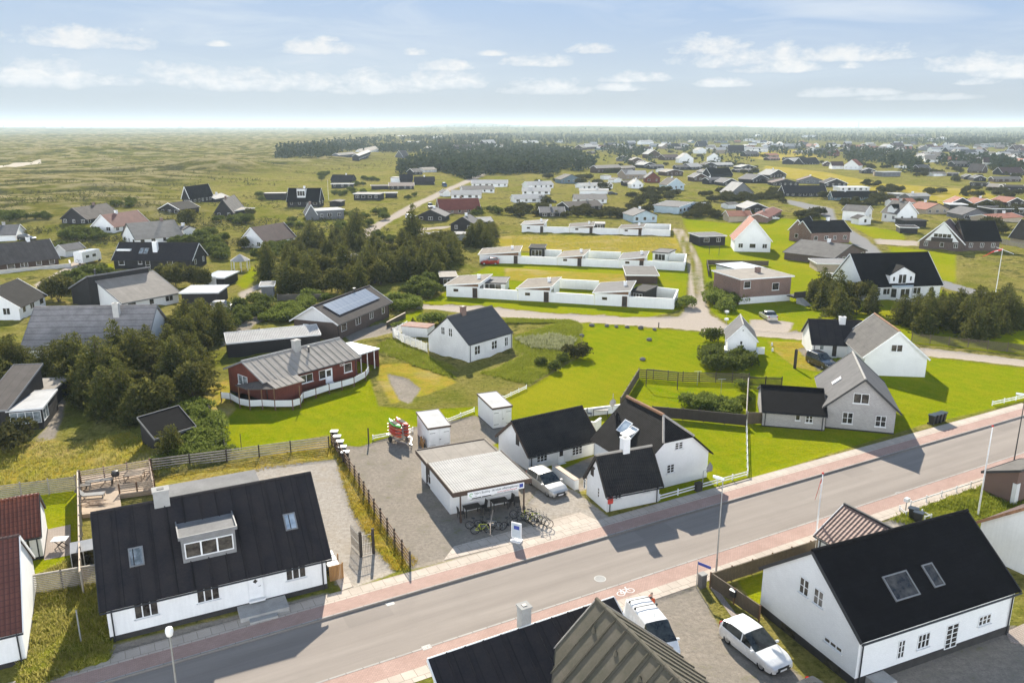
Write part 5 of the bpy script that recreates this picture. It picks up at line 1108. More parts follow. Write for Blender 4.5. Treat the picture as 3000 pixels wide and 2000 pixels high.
# crop, xA,yA, xB,yB, eave row, ridge row, depth (m or left/back corner), kind, roof, wall, windows, label
def lowpitch(f,xa,ya,xb,yb,ye,yr,D):
    """depth that gives a low-pitched roof while its ridge stays on the same photo row"""
    A=gpt(*f(xa,ya));B=gpt(*f(xb,yb)); d=(B-A); d.z=0; d.normalize(); n=Vector((-d.y,d.x,0)); he=hv(A,f(0,ye)[1])-A.z; best=D;be=9
    for i in range(12):
        D_=5.5+i*.4; h=hv(A+n*D_/2,f(0,yr)[1])-A.z; sl=math.degrees(math.atan2(h-he,D_/2))
        if abs(sl-24)<be: be=abs(sl-24);best=D_
    return best
NEAR=[
(cA,-90,940,545,868,867,690,9,'L','br','n','f','long brown-roofed bungalow behind a low terrace wall at the left edge'),
(cA,-120,655,150,640,612,505,8,'L','gf','w','','grey-roofed house end showing at the left edge above the parked cars'),
(cA,515,790,610,800,724,686,5,'G','gf','ww','','little white garage with dark roof beside the motorhome'),
(cA,800,505,1100,450,445,345,(605,490),'L','br','b','fl','brown-roofed cabin with white-trimmed glass gable at the dune edge'),
(cA,1050,575,1370,520,515,410,(865,560),'L','dr','w','fl','white house with dusty red roof between the brown and the beige roofs'),
(cA,1255,690,1680,645,635,487,(1060,645),'L','be','w','fl','big beige-roofed white house with glazed gable'),
(cA,1690,605,1800,582,562,512,6,'G','gf','w','','small white annex with grey roof right of the beige-roofed house'),
(cA,1740,292,1955,287,240,150,(1590,287),'L','dc','b','fl','tall black A-frame cabin with dormer on the dune edge'),
(cA,1655,422,1830,372,408,300,(1440,420),'L','dc','b','l','black A-frame cabin with ribbed roof in front of the taller A-frame'),
(cA,2140,422,2240,372,404,270,(1955,420),'L','gc','b','l','steep black cabin with ribbed grey roof right of the pair of A-frames'),
(cA,2150,410,2335,395,372,352,6,'F','tn','b','','flat black annex beside the steep cabin with ribbed grey roof'),
(cA,1980,290,2100,275,268,232,6,'L','pa','b','','pale-roofed black cabin half hidden behind the steep ribbed cabin'),
(cA,1680,1250,2010,1245,1125,0,6,'F','fl','b','','open black carport with pale flat roof beside the pines'),
(cA,190,1372,425,1257,1250,5.0,8,'L','dc','w','fl','white house with dark roof behind the long grey roof at the left'),
(cB,75,720,362,660,655,525,7.5,'L','mr','w','fl','white house with maroon roof, white chimney and two roof windows'),
(cB,290,335,580,335,280,162,8,'L','bs','b','fr','steep black house with white shed dormer facing the heath'),
(cB,78,270,270,268,212,0,5,'F','pa','b','','low dark shed with pale flat roof left of the steep black house'),
(cB,560,455,810,440,370,0,7,'F','wh','g','f','grey modern house with bright flat roof'),
(cB,465,458,560,455,395,315,8,'G','gf','g','','grey gabled end joined to the flat bright-roofed modern house'),
(cB,678,328,775,328,300,281,7,'G','gc','b','','small black garage with grey gable behind the modern house'),
(cB,900,272,1135,272,215,0,8,'F','tn','b','f','flat-roofed black cabin with wide glass front'),
(cB,1190,250,1296,250,207,0,4,'F','tn','b','','black outbuilding right of the flat-roofed glass-fronted cabin'),
(cB,690,112,880,110,104,38,8,'L','bk','b','','black steep-roofed cabin with roof window near the dune field'),
(cB,695,165,890,160,124,0,4,'F','tn','b','f','flat annex in front of the black steep-roofed cabin'),
(cB,1325,112,1440,112,104,37,8,'L','bk','b','r','black cabin with white balcony house at its side'),
(cB,1238,108,1322,110,64,0,5,'F','fl','ww','','white box annex with a roof terrace beside the black cabin'),
(cB,1455,132,1635,132,122,57,8,'L','bk','b','r','all-black steep cabin by the sandy lane'),
(cB,1225,175,1450,172,155,112,8,'L','mr','b','fr','long low cabin with reddish brown roof'),
(cB,1062,175,1220,172,158,131,6,'L','br','b','','low brown-roofed cabin left of the reddish one'),
(cB,1690,402,2060,388,362,262,8,'L','rd','rb','f','long red brick house with brick-red tiled roof and two roof windows'),
(cB,1795,262,2065,258,222,180,8,'L','pa','w','f','white house with pale roof behind the brick-red roof'),
(cB,1722,240,1788,238,210,180,6,'G','gf','w','','small white gable left of the pale-roofed white house'),
(cB,1900,205,2190,203,182,142,8,'L','gc','w','f','white bungalow with ribbed grey roof along the lane'),
(cB,1980,150,2310,150,122,86,8,'L','wh','w','f','long white bungalow with bright pale roof near the head of the lane'),
(cB,1480,466,1730,468,424,361,9,'G','gf','b','f','black cabin with white-edged grey roof by the sandy lane'),
(cB,1790,562,2010,566,495,428,8,'G','gf','b','f','dark cabin with white bench under its gable'),
(cB,2012,522,2175,514,482,432,8,'L','pa','b','f','dark wing with ribbed pale roof joined to the cabin with the white bench'),
(cB,1630,642,1950,640,620,583,5,'L','wh','ww','','bright white-roofed shed behind the dark spruces'),
(cB,1490,645,1632,650,612,578,5,'L','gc','w','','grey-roofed shed left of the bright white-roofed one'),
(cB,640,930,905,936,862,825,9,'G','gf','b','','black cabin with white-edged grey roof deep among the conifers'),
(cB,55,1175,165,1170,1062,0,3.5,'F','gr','g','','small grey shed with white door beside the board fence'),
(cC,1720,692,1955,686,606,0,7,'F','gf','b','f','flat dark garage with white door on the bright lawn'),
(cC,2040,742,2370,750,632,452,9,'G','or','w','f','white house with red tiled roof and blank front gable on the lawn'),
(cC,1530,402,1765,365,335,292,10,'G','gf','p','f','blue-green gabled cottage among the dark pines'),
(cC,1115,480,1330,480,415,366,9,'G','gf','p','f','pale blue cottage with grey roof behind the courtyard row'),
(cC,262,432,485,430,390,335,8,'L','gf','b','f','black cottage with grey roof behind the left end of the top courtyard row'),
(cC,520,372,830,362,337,288,8,'L','br','b','f','brown-roofed black cabin half hidden by pines'),
(cC,575,302,870,300,262,218,8,'L','tn','w','f','white bungalow with tan roof and two roof windows'),
(cC,620,217,880,215,190,165,8,'L','wh','w','','white bungalow with bright roof right behind the tan-roofed one'),
(cC,640,167,925,165,150,115,8,'L','wh','w','f','third white bungalow back in the middle rank, bright hipped roof'),
(cC,150,162,380,160,137,102,8,'L','wh','w','f','white bungalow with bright roof, hindmost of the left rank'),
(cC,95,222,350,222,192,156,8,'L','wh','w','f','white bungalow with dark gable porch, middle of the left rank'),
(cC,25,297,300,293,262,222,8,'L','wh','w','f','white bungalow with bright roof, foremost of the left rank'),
(cC,450,120,640,118,82,38,9,'G','bk','u','f','blue-grey gabled house with black roof and glazed front'),
(cC,1045,82,1235,77,36,0,10,'L','pa','t','f','large tan barn-like house with ribbed pale roof'),
(cC,970,78,1043,82,30,-8,8,'G','tn','t','','tan gable end joined to the barn-like house'),
(cC,1228,112,1358,112,66,16,8,'G','gf','r','f','red gabled house with white window'),
(cC,1098,167,1205,165,126,86,7,'G','pa','w','f','small white gabled cottage in front of the red house'),
(cC,1032,142,1098,140,108,92,5,'L','br','b','','low dark shed joined to the small white gabled cottage'),
(cC,847,84,910,82,47,0,4,'F','pa','w','','small white shed left of the tan barn-like house'),
(cC,938,112,1005,108,90,68,4,'G','gf','w','','tiny white gabled shed beside the small white cottage'),
(cC,1425,182,1580,178,132,72,8,'G','br','p','f','brown-roofed house with pale blue front'),
(cC,2010,237,2215,235,208,113,9,'G','pa','g','f','steep grey gable with pale roof among the pines'),
(cC,1668,102,1795,100,62,26,8,'G','gf','n','f','brown cottage with grey roof beside the dark row'),
(cC,1805,127,1930,122,86,65,7,'L','gf','b','f','black cottage with two white windows'),
(cC,1940,142,2080,138,110,73,8,'G','gf','b','f','black cottage with white-edged grey gable'),
(cC,1825,62,2025,60,58,-22,8,'L','bs','b','','big black steep roof with white-edged gable'),
(cC,2200,117,2352,110,82,36,9,'G','gf','b','f','black gabled house with white windows left of the field'),
(cC,1985,352,2075,346,316,293,4,'L','gc','w','','little white shed with grey roof among the pines'),
(cC,2140,402,2352,400,346,301,9,'G','pa','b','f','black house with pale roof behind the white house with the red roof'),
(cC,1990,472,2200,466,416,370,9,'L','or','tb','','orange hipped roof behind the white house on the lawn'),
(cC,2060,985,2300,965,935,0,7,'F','pb','ww','','pale flat carport behind the brick house'),
(cC,1055,1038,1335,1042,985,0,10,'F','gc','n','','brown garage with grey corrugated roof behind the front courtyard row'),
(cD,190,642,330,652,532,452,10,'G','dc','rb','f','red brick wing with dark roof left of the main brick house'),
(cD,388,674,745,662,566,465,8,'L','dc','rb','f','red brick house with dark corrugated roof and white windows'),
(cD,600,872,890,800,832,682,12,'G','gc','db','f','dark brick house with broad grey roof and grey chimney'),
(cD,450,927,780,932,872,0,6,'F','gr','tb','','flat-roofed annex in front of the broad grey roof'),
(cD,865,1192,1570,1167,1057,767,10,'L','bs','w','f','big white villa with black roof, gabled dormer and bay'),
(cD,585,1062,825,1062,1026,946,5,'L','pa','w','','white lean-to with ribbed pale roof left of the villa'),
(cD,1385,714,1790,746,640,475,9,'G','mr','db','f','brick house gable with white upper front and balcony'),
(cD,1800,738,2115,742,637,462,9,'L','bs','db','f','long brick house part with plain black roof'),
(cD,1180,480,1362,472,396,289,(990,462),'G','gc','w','fl','white two-gabled house with grey roof'),
(cD,830,497,942,493,442,416,4,'G','bk','w','f','low white annex with black roof'),
(cD,882,470,948,452,376,326,(738,440),'G','gc','w','f','small white house with grey roof left of the two-gabled one'),
(cD,150,240,540,238,206,138,9,'L','bk','b','f','long black house by the bend of the grey lane'),
(cD,590,276,1010,273,246,190,(527,270),'L','dc','u','fl','long blue-grey house with ribbed dark roof'),
(cD,1450,402,1655,395,374,305,9,'G','or','tb','f','yellow brick house with orange tiled roof'),
(cD,1670,342,1875,346,300,250,8,'G','or','b','f','black house with orange roof behind the white garage door'),
(cD,1665,366,1820,369,312,0,6,'F','fl','b','','dark garage with pale flat roof and white door'),
(cD,1885,347,2105,346,312,262,8,'G','or','b','f','black house with orange roof and white chimney'),
(cD,2190,332,2352,326,290,250,8,'G','or','b','f','orange-roofed house at the right edge behind the dark flat roof'),
(cD,2060,482,2330,472,466,405,8,'L','or','tb','','orange roof just in front of the dark flat-roofed house'),
(cD,1150,332,1350,326,290,258,8,'L','or','w','','orange roof peeping behind the white two-gabled house'),
(cD,1785,452,2025,456,406,352,10,'G','gf','g','f','grey gabled house with white window and flat carport'),
(cD,2050,417,2352,416,352,0,8,'F','bk','b','f','long dark flat-roofed house at the right edge'),
(cD,2220,652,2420,690,600,452,(2135,600),'L','bs','tb','l','yellow-walled house with black roof cut by the right edge'),
(cD,1210,577,1370,582,532,0,6,'F','bk','b','','black shed with white-edged flat roof in front of the brick house'),
(cD,1255,522,1450,520,462,0,6,'F','bk','b','','rear black shed with white-edged flat roof'),
(cD,280,120,510,122,92,55,9,'G','mr','g','f','grey cottage with maroon roof by the field'),
(cD,40,140,280,142,116,80,9,'G','mr','b','f','dark cottage with maroon roof left of the grey cottage'),
(cD,520,150,725,150,116,75,9,'G','bk','b','f','black cottage with black roof right of the maroon roofs'),
(cD,660,190,930,188,156,0,8,'F','pb','ww','f','white flat-roofed modern house behind the ribbed dark roof'),
(cD,1300,274,1480,270,236,210,9,'L','pa','g','','grey cottage with pale roof in front of the pines'),
(cD,1175,250,1260,248,222,0,5,'F','pa','g','','small grey shed left of the pale-roofed cottage'),
(cD,10,70,165,62,40,-8,9,'G','pa','b','f','black gable with pale roof left of the maroon roofs'),
(cD,-10,480,120,405,440,400,6,'L','rd','rb','','low red-roofed shed beside the red brick wing'),
(cD,0,120,130,118,92,78,6,'L','bk','b','','black shed with roof windows near the dark pines'),
]
FAR=[(fD,1850,645,2000,650,625,607,8,'L','dc','b'),(fD,2010,680,2150,685,655,620,9,'L','tn','n'),(fD,2165,705,2352,708,650,632,9,'L','bk','b'),(fD,1890,600,2000,600,570,548,8,'G','gf','b'),(fD,1800,585,1888,585,560,540,8,'G','gf','b'),(fD,2070,608,2320,605,580,556,8,'L','gc','n'),(fD,2150,545,2352,545,520,472,9,'L','mr','b'),(fD,1830,522,1960,526,514,438,9,'L','br','n'),(fD,1710,472,1890,470,440,415,8,'L','gc','b'),(fD,1400,517,1500,515,508,450,8,'L','gc','b'),(fD,1520,555,1640,551,540,516,7,'L','gc','w'),(fD,1645,553,1740,553,535,518,7,'L','gf','b'),(fD,1200,480,1345,478,466,454,8,'L','pa','w'),(fD,975,551,1045,551,516,0,6,'F','tn','t'),(fD,1050,559,1215,556,516,0,7,'F','gr','g'),(fD,860,529,985,530,500,480,8,'G','gf','b'),(fD,695,492,828,495,450,400,8,'G','or','w'),(fD,585,488,692,488,455,418,7,'L','mr','w'),(fD,505,462,580,462,440,418,7,'G','gf','n'),(fD,320,448,472,445,438,385,9,'L','bk','b'),(fD,230,445,315,440,415,390,8,'L','wh','b'),(fD,590,370,655,368,330,300,7,'G','dc','r'),(fD,372,345,450,345,318,288,8,'G','pa','w'),(fD,455,347,545,345,328,295,8,'L','gc','g'),(fD,82,290,150,290,262,237,8,'G','pa','w'),(fD,160,302,300,300,280,256,9,'L','pa','g'),(fD,1065,310,1155,308,285,258,8,'G','pa','w'),(fD,1385,320,1480,320,295,272,9,'G','gc','g'),(fD,1150,295,1250,292,270,248,8,'L','mr','n'),(fD,1510,330,1640,328,308,286,9,'L','pa','w'),(fD,1650,331,1850,330,310,288,9,'L','pa','b'),(fD,1930,340,2015,340,322,292,8,'G','mr','n'),(fD,2150,376,2352,373,348,326,9,'L','gc','w'),(fD,1880,385,1985,382,374,338,8,'L','gc','b'),(fD,2020,386,2160,386,356,336,9,'G','gc','w'),(fD,2270,320,2352,318,300,268,8,'L','mr','n'),(fD,1440,365,1560,363,345,328,8,'L','pa','g'),(fD,1515,415,1700,418,400,368,9,'L','bk','b'),(fD,2130,406,2225,406,390,366,8,'L','mr','b'),(fD,2227,416,2322,416,398,370,8,'G','pa','w'),(fD,800,300,880,298,285,268,8,'L','or','n'),(fD,950,315,1040,312,300,278,8,'L','or','w'),(fD,580,286,680,284,275,262,8,'L','pa','w'),(fD,705,292,790,290,278,263,8,'L','tn','n'),(fD,890,300,950,299,285,270,8,'L','or','n'),(fD,1250,290,1330,288,275,262,8,'L','pa','g'),(fD,700,330,790,328,312,300,8,'L','gc','b'),(fD,330,197,450,195,185,175,9,'L','wh','w'),(fD,1185,190,1450,188,182,170,14,'L','tn','t'),(fD,1490,231,1545,230,220,206,8,'G','pa','w'),(fD,1578,222,1640,220,208,191,8,'G','pa','w'),(fD,1060,340,1140,338,325,312,8,'L','or','w'),(fD,1200,355,1290,352,340,325,8,'L','gc','g'),(fD,260,345,360,343,330,320,8,'L','wh','t'),(fD,0,380,100,378,362,345,8,'L','or','t'),(fD,10,410,110,408,392,378,8,'L','dr','n'),(fD,160,410,260,408,392,378,8,'L','bk','b'),
(fC,100,248,245,246,240,228,8,'L','wh','w'),(fC,415,246,475,245,235,222,8,'L','wh','w'),(fC,575,312,650,314,290,265,8,'G','tn','n'),(fC,650,309,820,302,286,268,8,'L','pa','n'),(fC,470,320,560,318,305,284,8,'L','pa','n'),(fC,875,300,965,300,280,260,8,'G','pa','t'),(fC,1010,326,1190,322,300,282,8,'L','tn','n'),(fC,1070,262,1140,260,248,228,8,'L','wh','b'),(fC,1195,263,1300,260,240,224,8,'L','wh','w'),(fC,1375,302,1460,300,280,252,8,'G','pa','t'),(fC,1465,302,1545,298,280,255,8,'L','bk','b'),(fC,1245,390,1360,388,350,312,8,'G','pa','n'),(fC,1400,408,1540,405,380,355,9,'L','mr','n'),(fC,1535,432,1665,433,390,342,8,'G','pa','w'),(fC,1790,419,1915,420,380,340,8,'G','gc','w'),(fC,955,416,1075,415,390,362,8,'G','tn','g'),(fC,1095,436,1200,435,405,382,8,'G','tn','n'),(fC,1180,461,1250,460,435,412,7,'G','gf','b'),(fC,1205,481,1315,478,450,425,8,'G','pa','b'),(fC,1275,490,1395,488,465,447,8,'L','gf','b'),(fC,1510,498,1620,496,470,450,8,'L','gc','b'),(fC,1640,496,1745,492,468,436,8,'L','pa','b'),(fC,1370,521,1408,520,500,482,7,'L','pa','w'),(fC,1410,551,1570,550,515,492,8,'G','tn','n'),(fC,1850,470,2030,468,455,428,9,'L','wh','b'),(fC,1760,482,1880,480,450,425,8,'G','bk','b'),(fC,1745,546,1830,545,515,495,8,'G','gf','b'),(fC,2090,491,2240,490,475,450,9,'G','pa','b'),(fC,2060,520,2270,518,500,488,7,'L','gc','b'),(fC,1715,285,1800,283,275,232,8,'L','bk','b'),(fC,1820,300,1872,300,280,266,8,'L','wh','w'),(fC,1705,346,1785,345,310,292,8,'G','pa','w'),(fC,1880,346,1975,345,310,290,8,'L','wh','t'),(fC,1985,340,2130,338,320,258,9,'L','bk','b'),(fC,2140,335,2350,333,305,288,9,'L','wh','w'),(fC,2150,375,2270,373,350,325,9,'L','gc','b'),(fC,600,448,762,446,438,388,8,'L','bk','b'),(fC,780,525,1000,520,480,455,9,'L','tn','n'),(fC,1005,505,1130,500,480,462,8,'L','tn','n'),(fC,2155,232,2222,230,222,210,8,'L','wh','w'),(fC,2240,250,2350,248,235,222,9,'L','pa','w'),(fC,2240,190,2290,188,180,170,8,'G','pa','w'),(fC,700,350,760,349,335,322,8,'L','gc','n'),(fC,1560,280,1620,279,265,250,8,'L','tn','t'),(fC,310,302,370,300,290,276,8,'G','pa','n'),
(fB,768,388,925,386,362,344,8,'L','gc','g'),(fB,965,336,1130,332,322,308,9,'L','tn','w'),(fB,945,378,1055,376,366,352,8,'L','pa','b'),(fB,1280,390,1352,390,372,318,8,'G','gc','g'),(fB,1380,275,1505,272,258,242,8,'L','wh','w'),(fB,1585,310,1655,308,298,282,8,'G','pa','b'),(fB,1650,380,1775,378,362,345,8,'L','gc','b'),(fB,1920,262,2035,260,250,240,9,'L','wh','t'),(fB,2100,275,2205,272,245,218,9,'L','pa','b'),(fB,1900,350,1975,348,335,318,8,'G','pa','b'),(fB,1970,322,2030,320,306,0,7,'F','fl','w'),(fB,1840,312,1980,308,280,266,8,'L','bk','b'),(fB,1450,541,1530,538,515,485,7,'L','gc','b'),(fB,1540,520,1660,515,500,475,8,'L','be','w'),(fB,1655,212,1730,210,200,190,9,'L','wh','w'),(fB,1320,198,1385,196,188,180,9,'L','wh','w'),(fB,2230,290,2320,288,275,262,8,'L','tn','w')]
HS={}
for r in NEAR:
    f,xa,ya,xb,yb,ye,yr,D,kd,rf,wl,wn,lab=r
    B0=lambda x,y: f(x,y)
    hr=(yr if isinstance(yr,float) and 0<yr<12 else -f(0,yr)[1]); he=-f(0,ye)[1]
    if kd in'FM': hr=he
    if kd=='L' and isinstance(D,(int,float)) and D>=7 and rf in('gc','gf','tn','pa','be','wh','or') and not isinstance(yr,float): D=lowpitch(f,xa,ya,xb,yb,ye,yr,D)
    H=House('house' if (D if isinstance(D,(int,float)) else 9)>=5.5 else 'shed',lab,f(xa,ya),f(xb,yb),D if isinstance(D,(int,float)) else f(*D),he,hr,kd,RM[rf],WM[wl],'house' if (D if isinstance(D,(int,float)) else 9)>=5.5 else 'shed',None,.4,.3,0,'white_trim' if R.random()<.75 else 'dark_trim',lod=1,gutter=False)
    if wn: H.auto(wn)
    HS[lab]=H
    if kd in'LG' and 'house' in H.o.name and R.random()<.55:
        q=H.rp0+Vector((0,0,0)); L,D_=H.L,H.D
        q=(L*R.uniform(.25,.75),D_*.5,H.hr-.1) if kd=='L' else (L*.5,D_*R.uniform(.3,.7),H.hr-.1)
        H.chim(q,.7,.6,.85,R.choice(('white_brick','concrete','red_brick','white_brick')))
cnt={}
ORD=['first','second','third','fourth','fifth','sixth','seventh','eighth','ninth','tenth','eleventh','twelfth','thirteenth','fourteenth','fifteenth','sixteenth','seventeenth','eighteenth']
tmp=[]
for r in sorted(FAR,key=lambda r:r[0](r[1],0)[0]):
    f,xa,ya,xb,yb,ye,yr,D,kd,rf,wl=r
    he=-f(0,ye)[1]; hr=-f(0,yr)[1] if kd!='F' else he
    if kd=='L' and rf in('gc','gf','tn','pa','be','wh','or'): D=lowpitch(f,xa,ya,xb,yb,ye,yr,D)
    H=House('house',None,f(xa,ya),f(xb,yb),D,he,hr,kd,RM[rf],WM[wl],'house','houses of the far village',.4,.3,0,'white_trim' if wl in'bngru' else None,lod=1,gutter=False)
    H.auto('f',pane=False,step=3.2,gm='glass',fm='glass' if wl in('w','t','ww','g') else 'white_trim')
    base=f"distant {WN[wl]} house with {RN_[rf]} roof"+(', gable facing' if kd=='G' else ', flat block' if kd=='F' else ', broadside')
    cnt.setdefault(base,[]).append(H)
R2=random.Random(5); placed=[(o.location.x,o.location.y) for o in SC.objects if o.type=='EMPTY' and o.parent is None]
for f,P,n in((fD,[(0,262),(700,262),(1500,262),(2352,262),(2352,400),(1700,350),(1200,330),(600,320),(0,320)],58),(fC,[(500,270),(1300,250),(2352,240),(2352,330),(1300,320),(700,330)],34),(fD,[(1300,430),(2352,470),(2352,380),(1700,340),(1300,340)],16)):
    xs=[p[0] for p in P];ys=[p[1] for p in P]; c=k=0
    while c<n and k<n*40:
        k+=1; px=R2.uniform(min(xs),max(xs)); py=R2.uniform(min(ys),max(ys)); j=len(P)-1; ins=False
        for i in range(len(P)):
            if (P[i][1]>py)!=(P[j][1]>py) and px<(P[j][0]-P[i][0])*(py-P[i][1])/(P[j][1]-P[i][1]+1e-9)+P[i][0]: ins=not ins
            j=i
        if not ins: continue
        A=gpt(*f(px,py))
        if any((A.x-a)**2+(A.y-b)**2<17**2 for a,b in placed): continue
        placed.append((A.x,A.y)); c+=1; a=R2.uniform(-.5,.5); L=R2.uniform(9,15); rf=R2.choice(('pa','gc','tn','or','mr','gf','wh','pa','be','dr')); wl=R2.choice('wwwbngtwu'); kd=R2.choice('LLG')
        B=A+Vector((math.cos(a)*L,math.sin(a)*L,0)) if kd=='L' else A+Vector((math.cos(a)*8,math.sin(a)*8,0))
        H=House('house',None,A,B,R2.uniform(7,9) if kd=='L' else L,2.4,R2.uniform(4.2,6.2),kd,RM[rf],WM[wl],'house','houses of the far village',.4,.3,0,'white_trim' if wl in'bngru' else None,lod=1,gutter=False); H.auto('f',pane=False,step=3.4,fm='glass' if wl in'wtg' else 'white_trim')
        base=f"distant {WN[wl]} house with {RN_[rf]} roof"+(', gable facing' if kd=='G' else ', broadside'); cnt.setdefault(base,[]).append(H)
for b in cnt: cnt[b].sort(key=lambda H:H.A.x/H.A.y)
for b,l in cnt.items():
    for i,H in enumerate(l):
        H.o['label']=b if len(l)==1 else (f"{ORD[i]} from left, {b}")
# ---- particular fittings of the middle distance
H=HS['white house with dark roof behind the long grey roof at the left']
# long low house with grey ribbed sheet roof, left
LG=House('house','long low pale house under a wide grey roof with horizontal seams, left of the conifers',c4(165,562),c4(965,545),lowpitch(c4,165,562,965,545,482,228,10),-(800+482/2.24),-(800+228/2.24),'L','roof_grey_rows','white_brick','house',None,.45,.3,0,'grey_trim')
LG.chim(c4(768,275),.8,.7,-(800+200/2.24),'pale_stone'); LG.stack(c4(795,425),.45,.12); LG.winm('f',3.5,.9,1.2,1,2,1); LG.winm('f',11,.9,1.0,.9,1,1,fm='dark_trim')
# dark house with white chimney and roof windows
DH=House('house','long black timber house with white chimney, twin roof windows and cut-in balcony',cA(1055,905),cA(1770,912),7.5,-(500+812/3.136),-(500+665/3.136),'L','roof_black_felt','black_wood','house',None,.35,.35,0,'white_trim')
for b,t_ in(((1095,865),(1140,818)),((1272,858),(1303,822)),((1540,862),(1585,828))): DH.win('f',cA(*b),cA(*t_),1,1)
DH.winm('f',DH.onwall('f',cA(1365,905))[0],.05,1.0,2.0,1,2,sill=False,name='french_window'); DH.auto('r')
DH.skyl(cA(1302,738),.9,1.7,'glass_pale'); DH.skyl(cA(1345,738),.9,1.7,'glass_pale'); DH.chim(cA(1432,735),1.0,.8,-(500+655/3.136),'white_wall')
q=DH.onroof(cA(1150,720)); m=MB(); m.box(q.x-1.5,q.y-.9,q.z-.3,q.x+1.5,q.y+.6,q.z+.05); m.build('balcony',MATS['white_paint'],DH.o)
# solar-panelled house
A=gp(991,948,2.6);B=gp(1150,881,2.6);C=gp(847,935,2.6); d=(B-A).normalized();n=Vector((-d.y,d.x,0)); Dp=abs((C-A).dot(n))
A0=A+n*.5+d*.4;B0=B+n*.5-d*.4
SO=House('house','dark brick house with white gable and blue-grey solar panels on its roof',Vector((A0.x,A0.y,0)),Vector((B0.x,B0.y,0)),Dp-1,2.55,-(500+1248/3.136),'L','roof_brown_felt','dark_brick','house',None,.5,.45,0,'white_trim',gable='white_wood')
SO.roof.data.materials[0]=uvpat('roof_umber',(.055,.045,.042),'seam',.9,.3,p=(1,1),depth=.01,gap=(.03,.025,.02),spec=.3)
SO.auto('f',step=3.2,fm='white_trim'); SO.doorm('l',SO.D*.72,0,.95,2.05,'white_paint','white_trim',None)
pa=[SO.onroof(cB(*p)) for p in((610,1240),(765,1330),(1135,1175),(1000,1090))]
ns=SO.rn; m=MB(); m.slab([tuple(pa[i]+ns*.14) for i in(0,1,2,3)],.04)
def solm():
    m,nt,b,o=new_mat('solar_panel'); k=NT(nt); uv=k.n('UVMap').outputs[0]
    br=k.n('TexBrick'); k.l(uv,br.inputs['Vector']); br.inputs['Scale'].default_value=1; br.inputs['Brick Width'].default_value=1.0; br.inputs['Row Height'].default_value=1.7; br.inputs['Mortar Size'].default_value=.02; br.offset=0
    br.inputs['Color1'].default_value=(.20,.24,.30,1); br.inputs['Color2'].default_value=(.23,.27,.33,1); br.inputs['Mortar'].default_value=(.45,.48,.5,1)
    k.l(br.outputs[0],b.inputs['Base Color']); b.inputs['Roughness'].default_value=.33; b.inputs['Metallic'].default_value=.3; MATS['solar_panel']=m
solm(); m.build('solar_panel',MATS['solar_panel'],SO.o); SO.stack((SO.L*.72,SO.D*.5,SO.hr),.5,.16)
# small shed with panelled roof and white door
A=gpt(*cA(2060,1066));B=gpt(*cA(2188,1006))
PS=House('shed','small black shed with pale panelled roof and white gable beside the garden pavilion',A,B,cA(1912,1052),-(500+1008/3.136),0,'F','solar_panel','black_wood','shed',None,.35,.35,0,'white_trim',lod=1); PS.winm('l',PS.D*.6,.1,1.6,1.9,1,1,gm='white_paint',sill=False,name='door')
# clerestory house
A=gpt(*cA(1135,1305));B=gpt(*cA(1645,1205))
CL1=House('house','white house with wide beige single-slope roof under a raised dark clerestory',A,B,7.0,-(500+1228/3.136),4.6,'M','roof_tan_felt','white_wall','house',None,.4,.3,0,'grey_trim',lod=1); CL1.auto('f'); CL1.auto('r')
A2=CL1.lw((-1.5,7.02,0));B2=CL1.lw((CL1.L-.8,7.02,0))
CL2=House('house_wing','dark rear half of the clerestory house with its roof falling away',A2,B2,6.0,3.0,5.5,'MF','roof_brown_felt','black_wood','house',None,.3,.3,0,'grey_trim',lod=1)
CL2.stack((1.8,.8,5.2),1.2,.14)
# brick split-level house
BH=House('house','flat-roofed brick house on a white basement above the bright lawn',c6(368,205),c6(700,180),8.5,-(800+42/2.24),0,'F','roof_tan_felt','red_brick','house',None,.5,.3,0,'white_trim',lod=0)
BH.win('f',c6(400,100),c6(447,52),1,1); BH.win('f',c6(585,112),c6(633,62),1,1); m=MB(); m.box(-.03,-.05,-.3,BH.L+.03,-.003,1.15); m.build('basement',MATS['white_wall'],BH.o); BH.chim((BH.L*.62,4.5,BH.he+.1),.9,.6,.9,'red_brick')
m=MB(); m.box(BH.L*.93,-2.2,.9,BH.L+1.6,.5,1.05); m.box(BH.L*.93,-2.2,1.06,BH.L+1.6,-2.1,2.0); m.build('balcony',MATS['timber_dark'],BH.o)
for i in range(7): pass
m=MB()
for i in range(8): m.box(BH.L*.97,-2.3-.32*(i+1),-.2,BH.L+.9,-2.3-.32*i,.95-.115*i)
m.build('steps',MATS['concrete'],BH.o)
# villa dormer, bay
V=HS['big white villa with black roof, gabled dormer and bay']
a=V.onwall('f',cD(1110,1100))[0];b=V.onwall('f',cD(1335,1100))[0]; c=(a+b)/2; w=(b-a)/2
m=MB(); z1=V.he+1.9; z2=V.he+3.2; yb=(z1-V.he)/V.sl
m.poly([(a,.1,V.he-.2),(b,.1,V.he-.2),(b,.1,z1),(c,.1,z2),(a,.1,z1)]); m.poly([(a,yb,z1),(a,.1,V.he-.2),(a,.1,z1)]); m.poly([(b,.1,V.he-.2),(b,yb,z1),(b,.1,z1)]); d_=m.build('dormer',MATS['white_wood'],V.o)
m=MB(); yr_=(z2-V.he)/V.sl; m.slab([(a-.3,-.2,z1-.2),(c,-.2,z2+.08),(c,yr_,z2+.08),(a-.3,yb,z1-.2)][::-1],.1); m.slab([(c,-.2,z2+.08),(b+.3,-.2,z1-.2),(b+.3,yb,z1-.2),(c,yr_,z2+.08)][::-1],.1); m.build('roof',MATS['roof_black_slate'],d_)
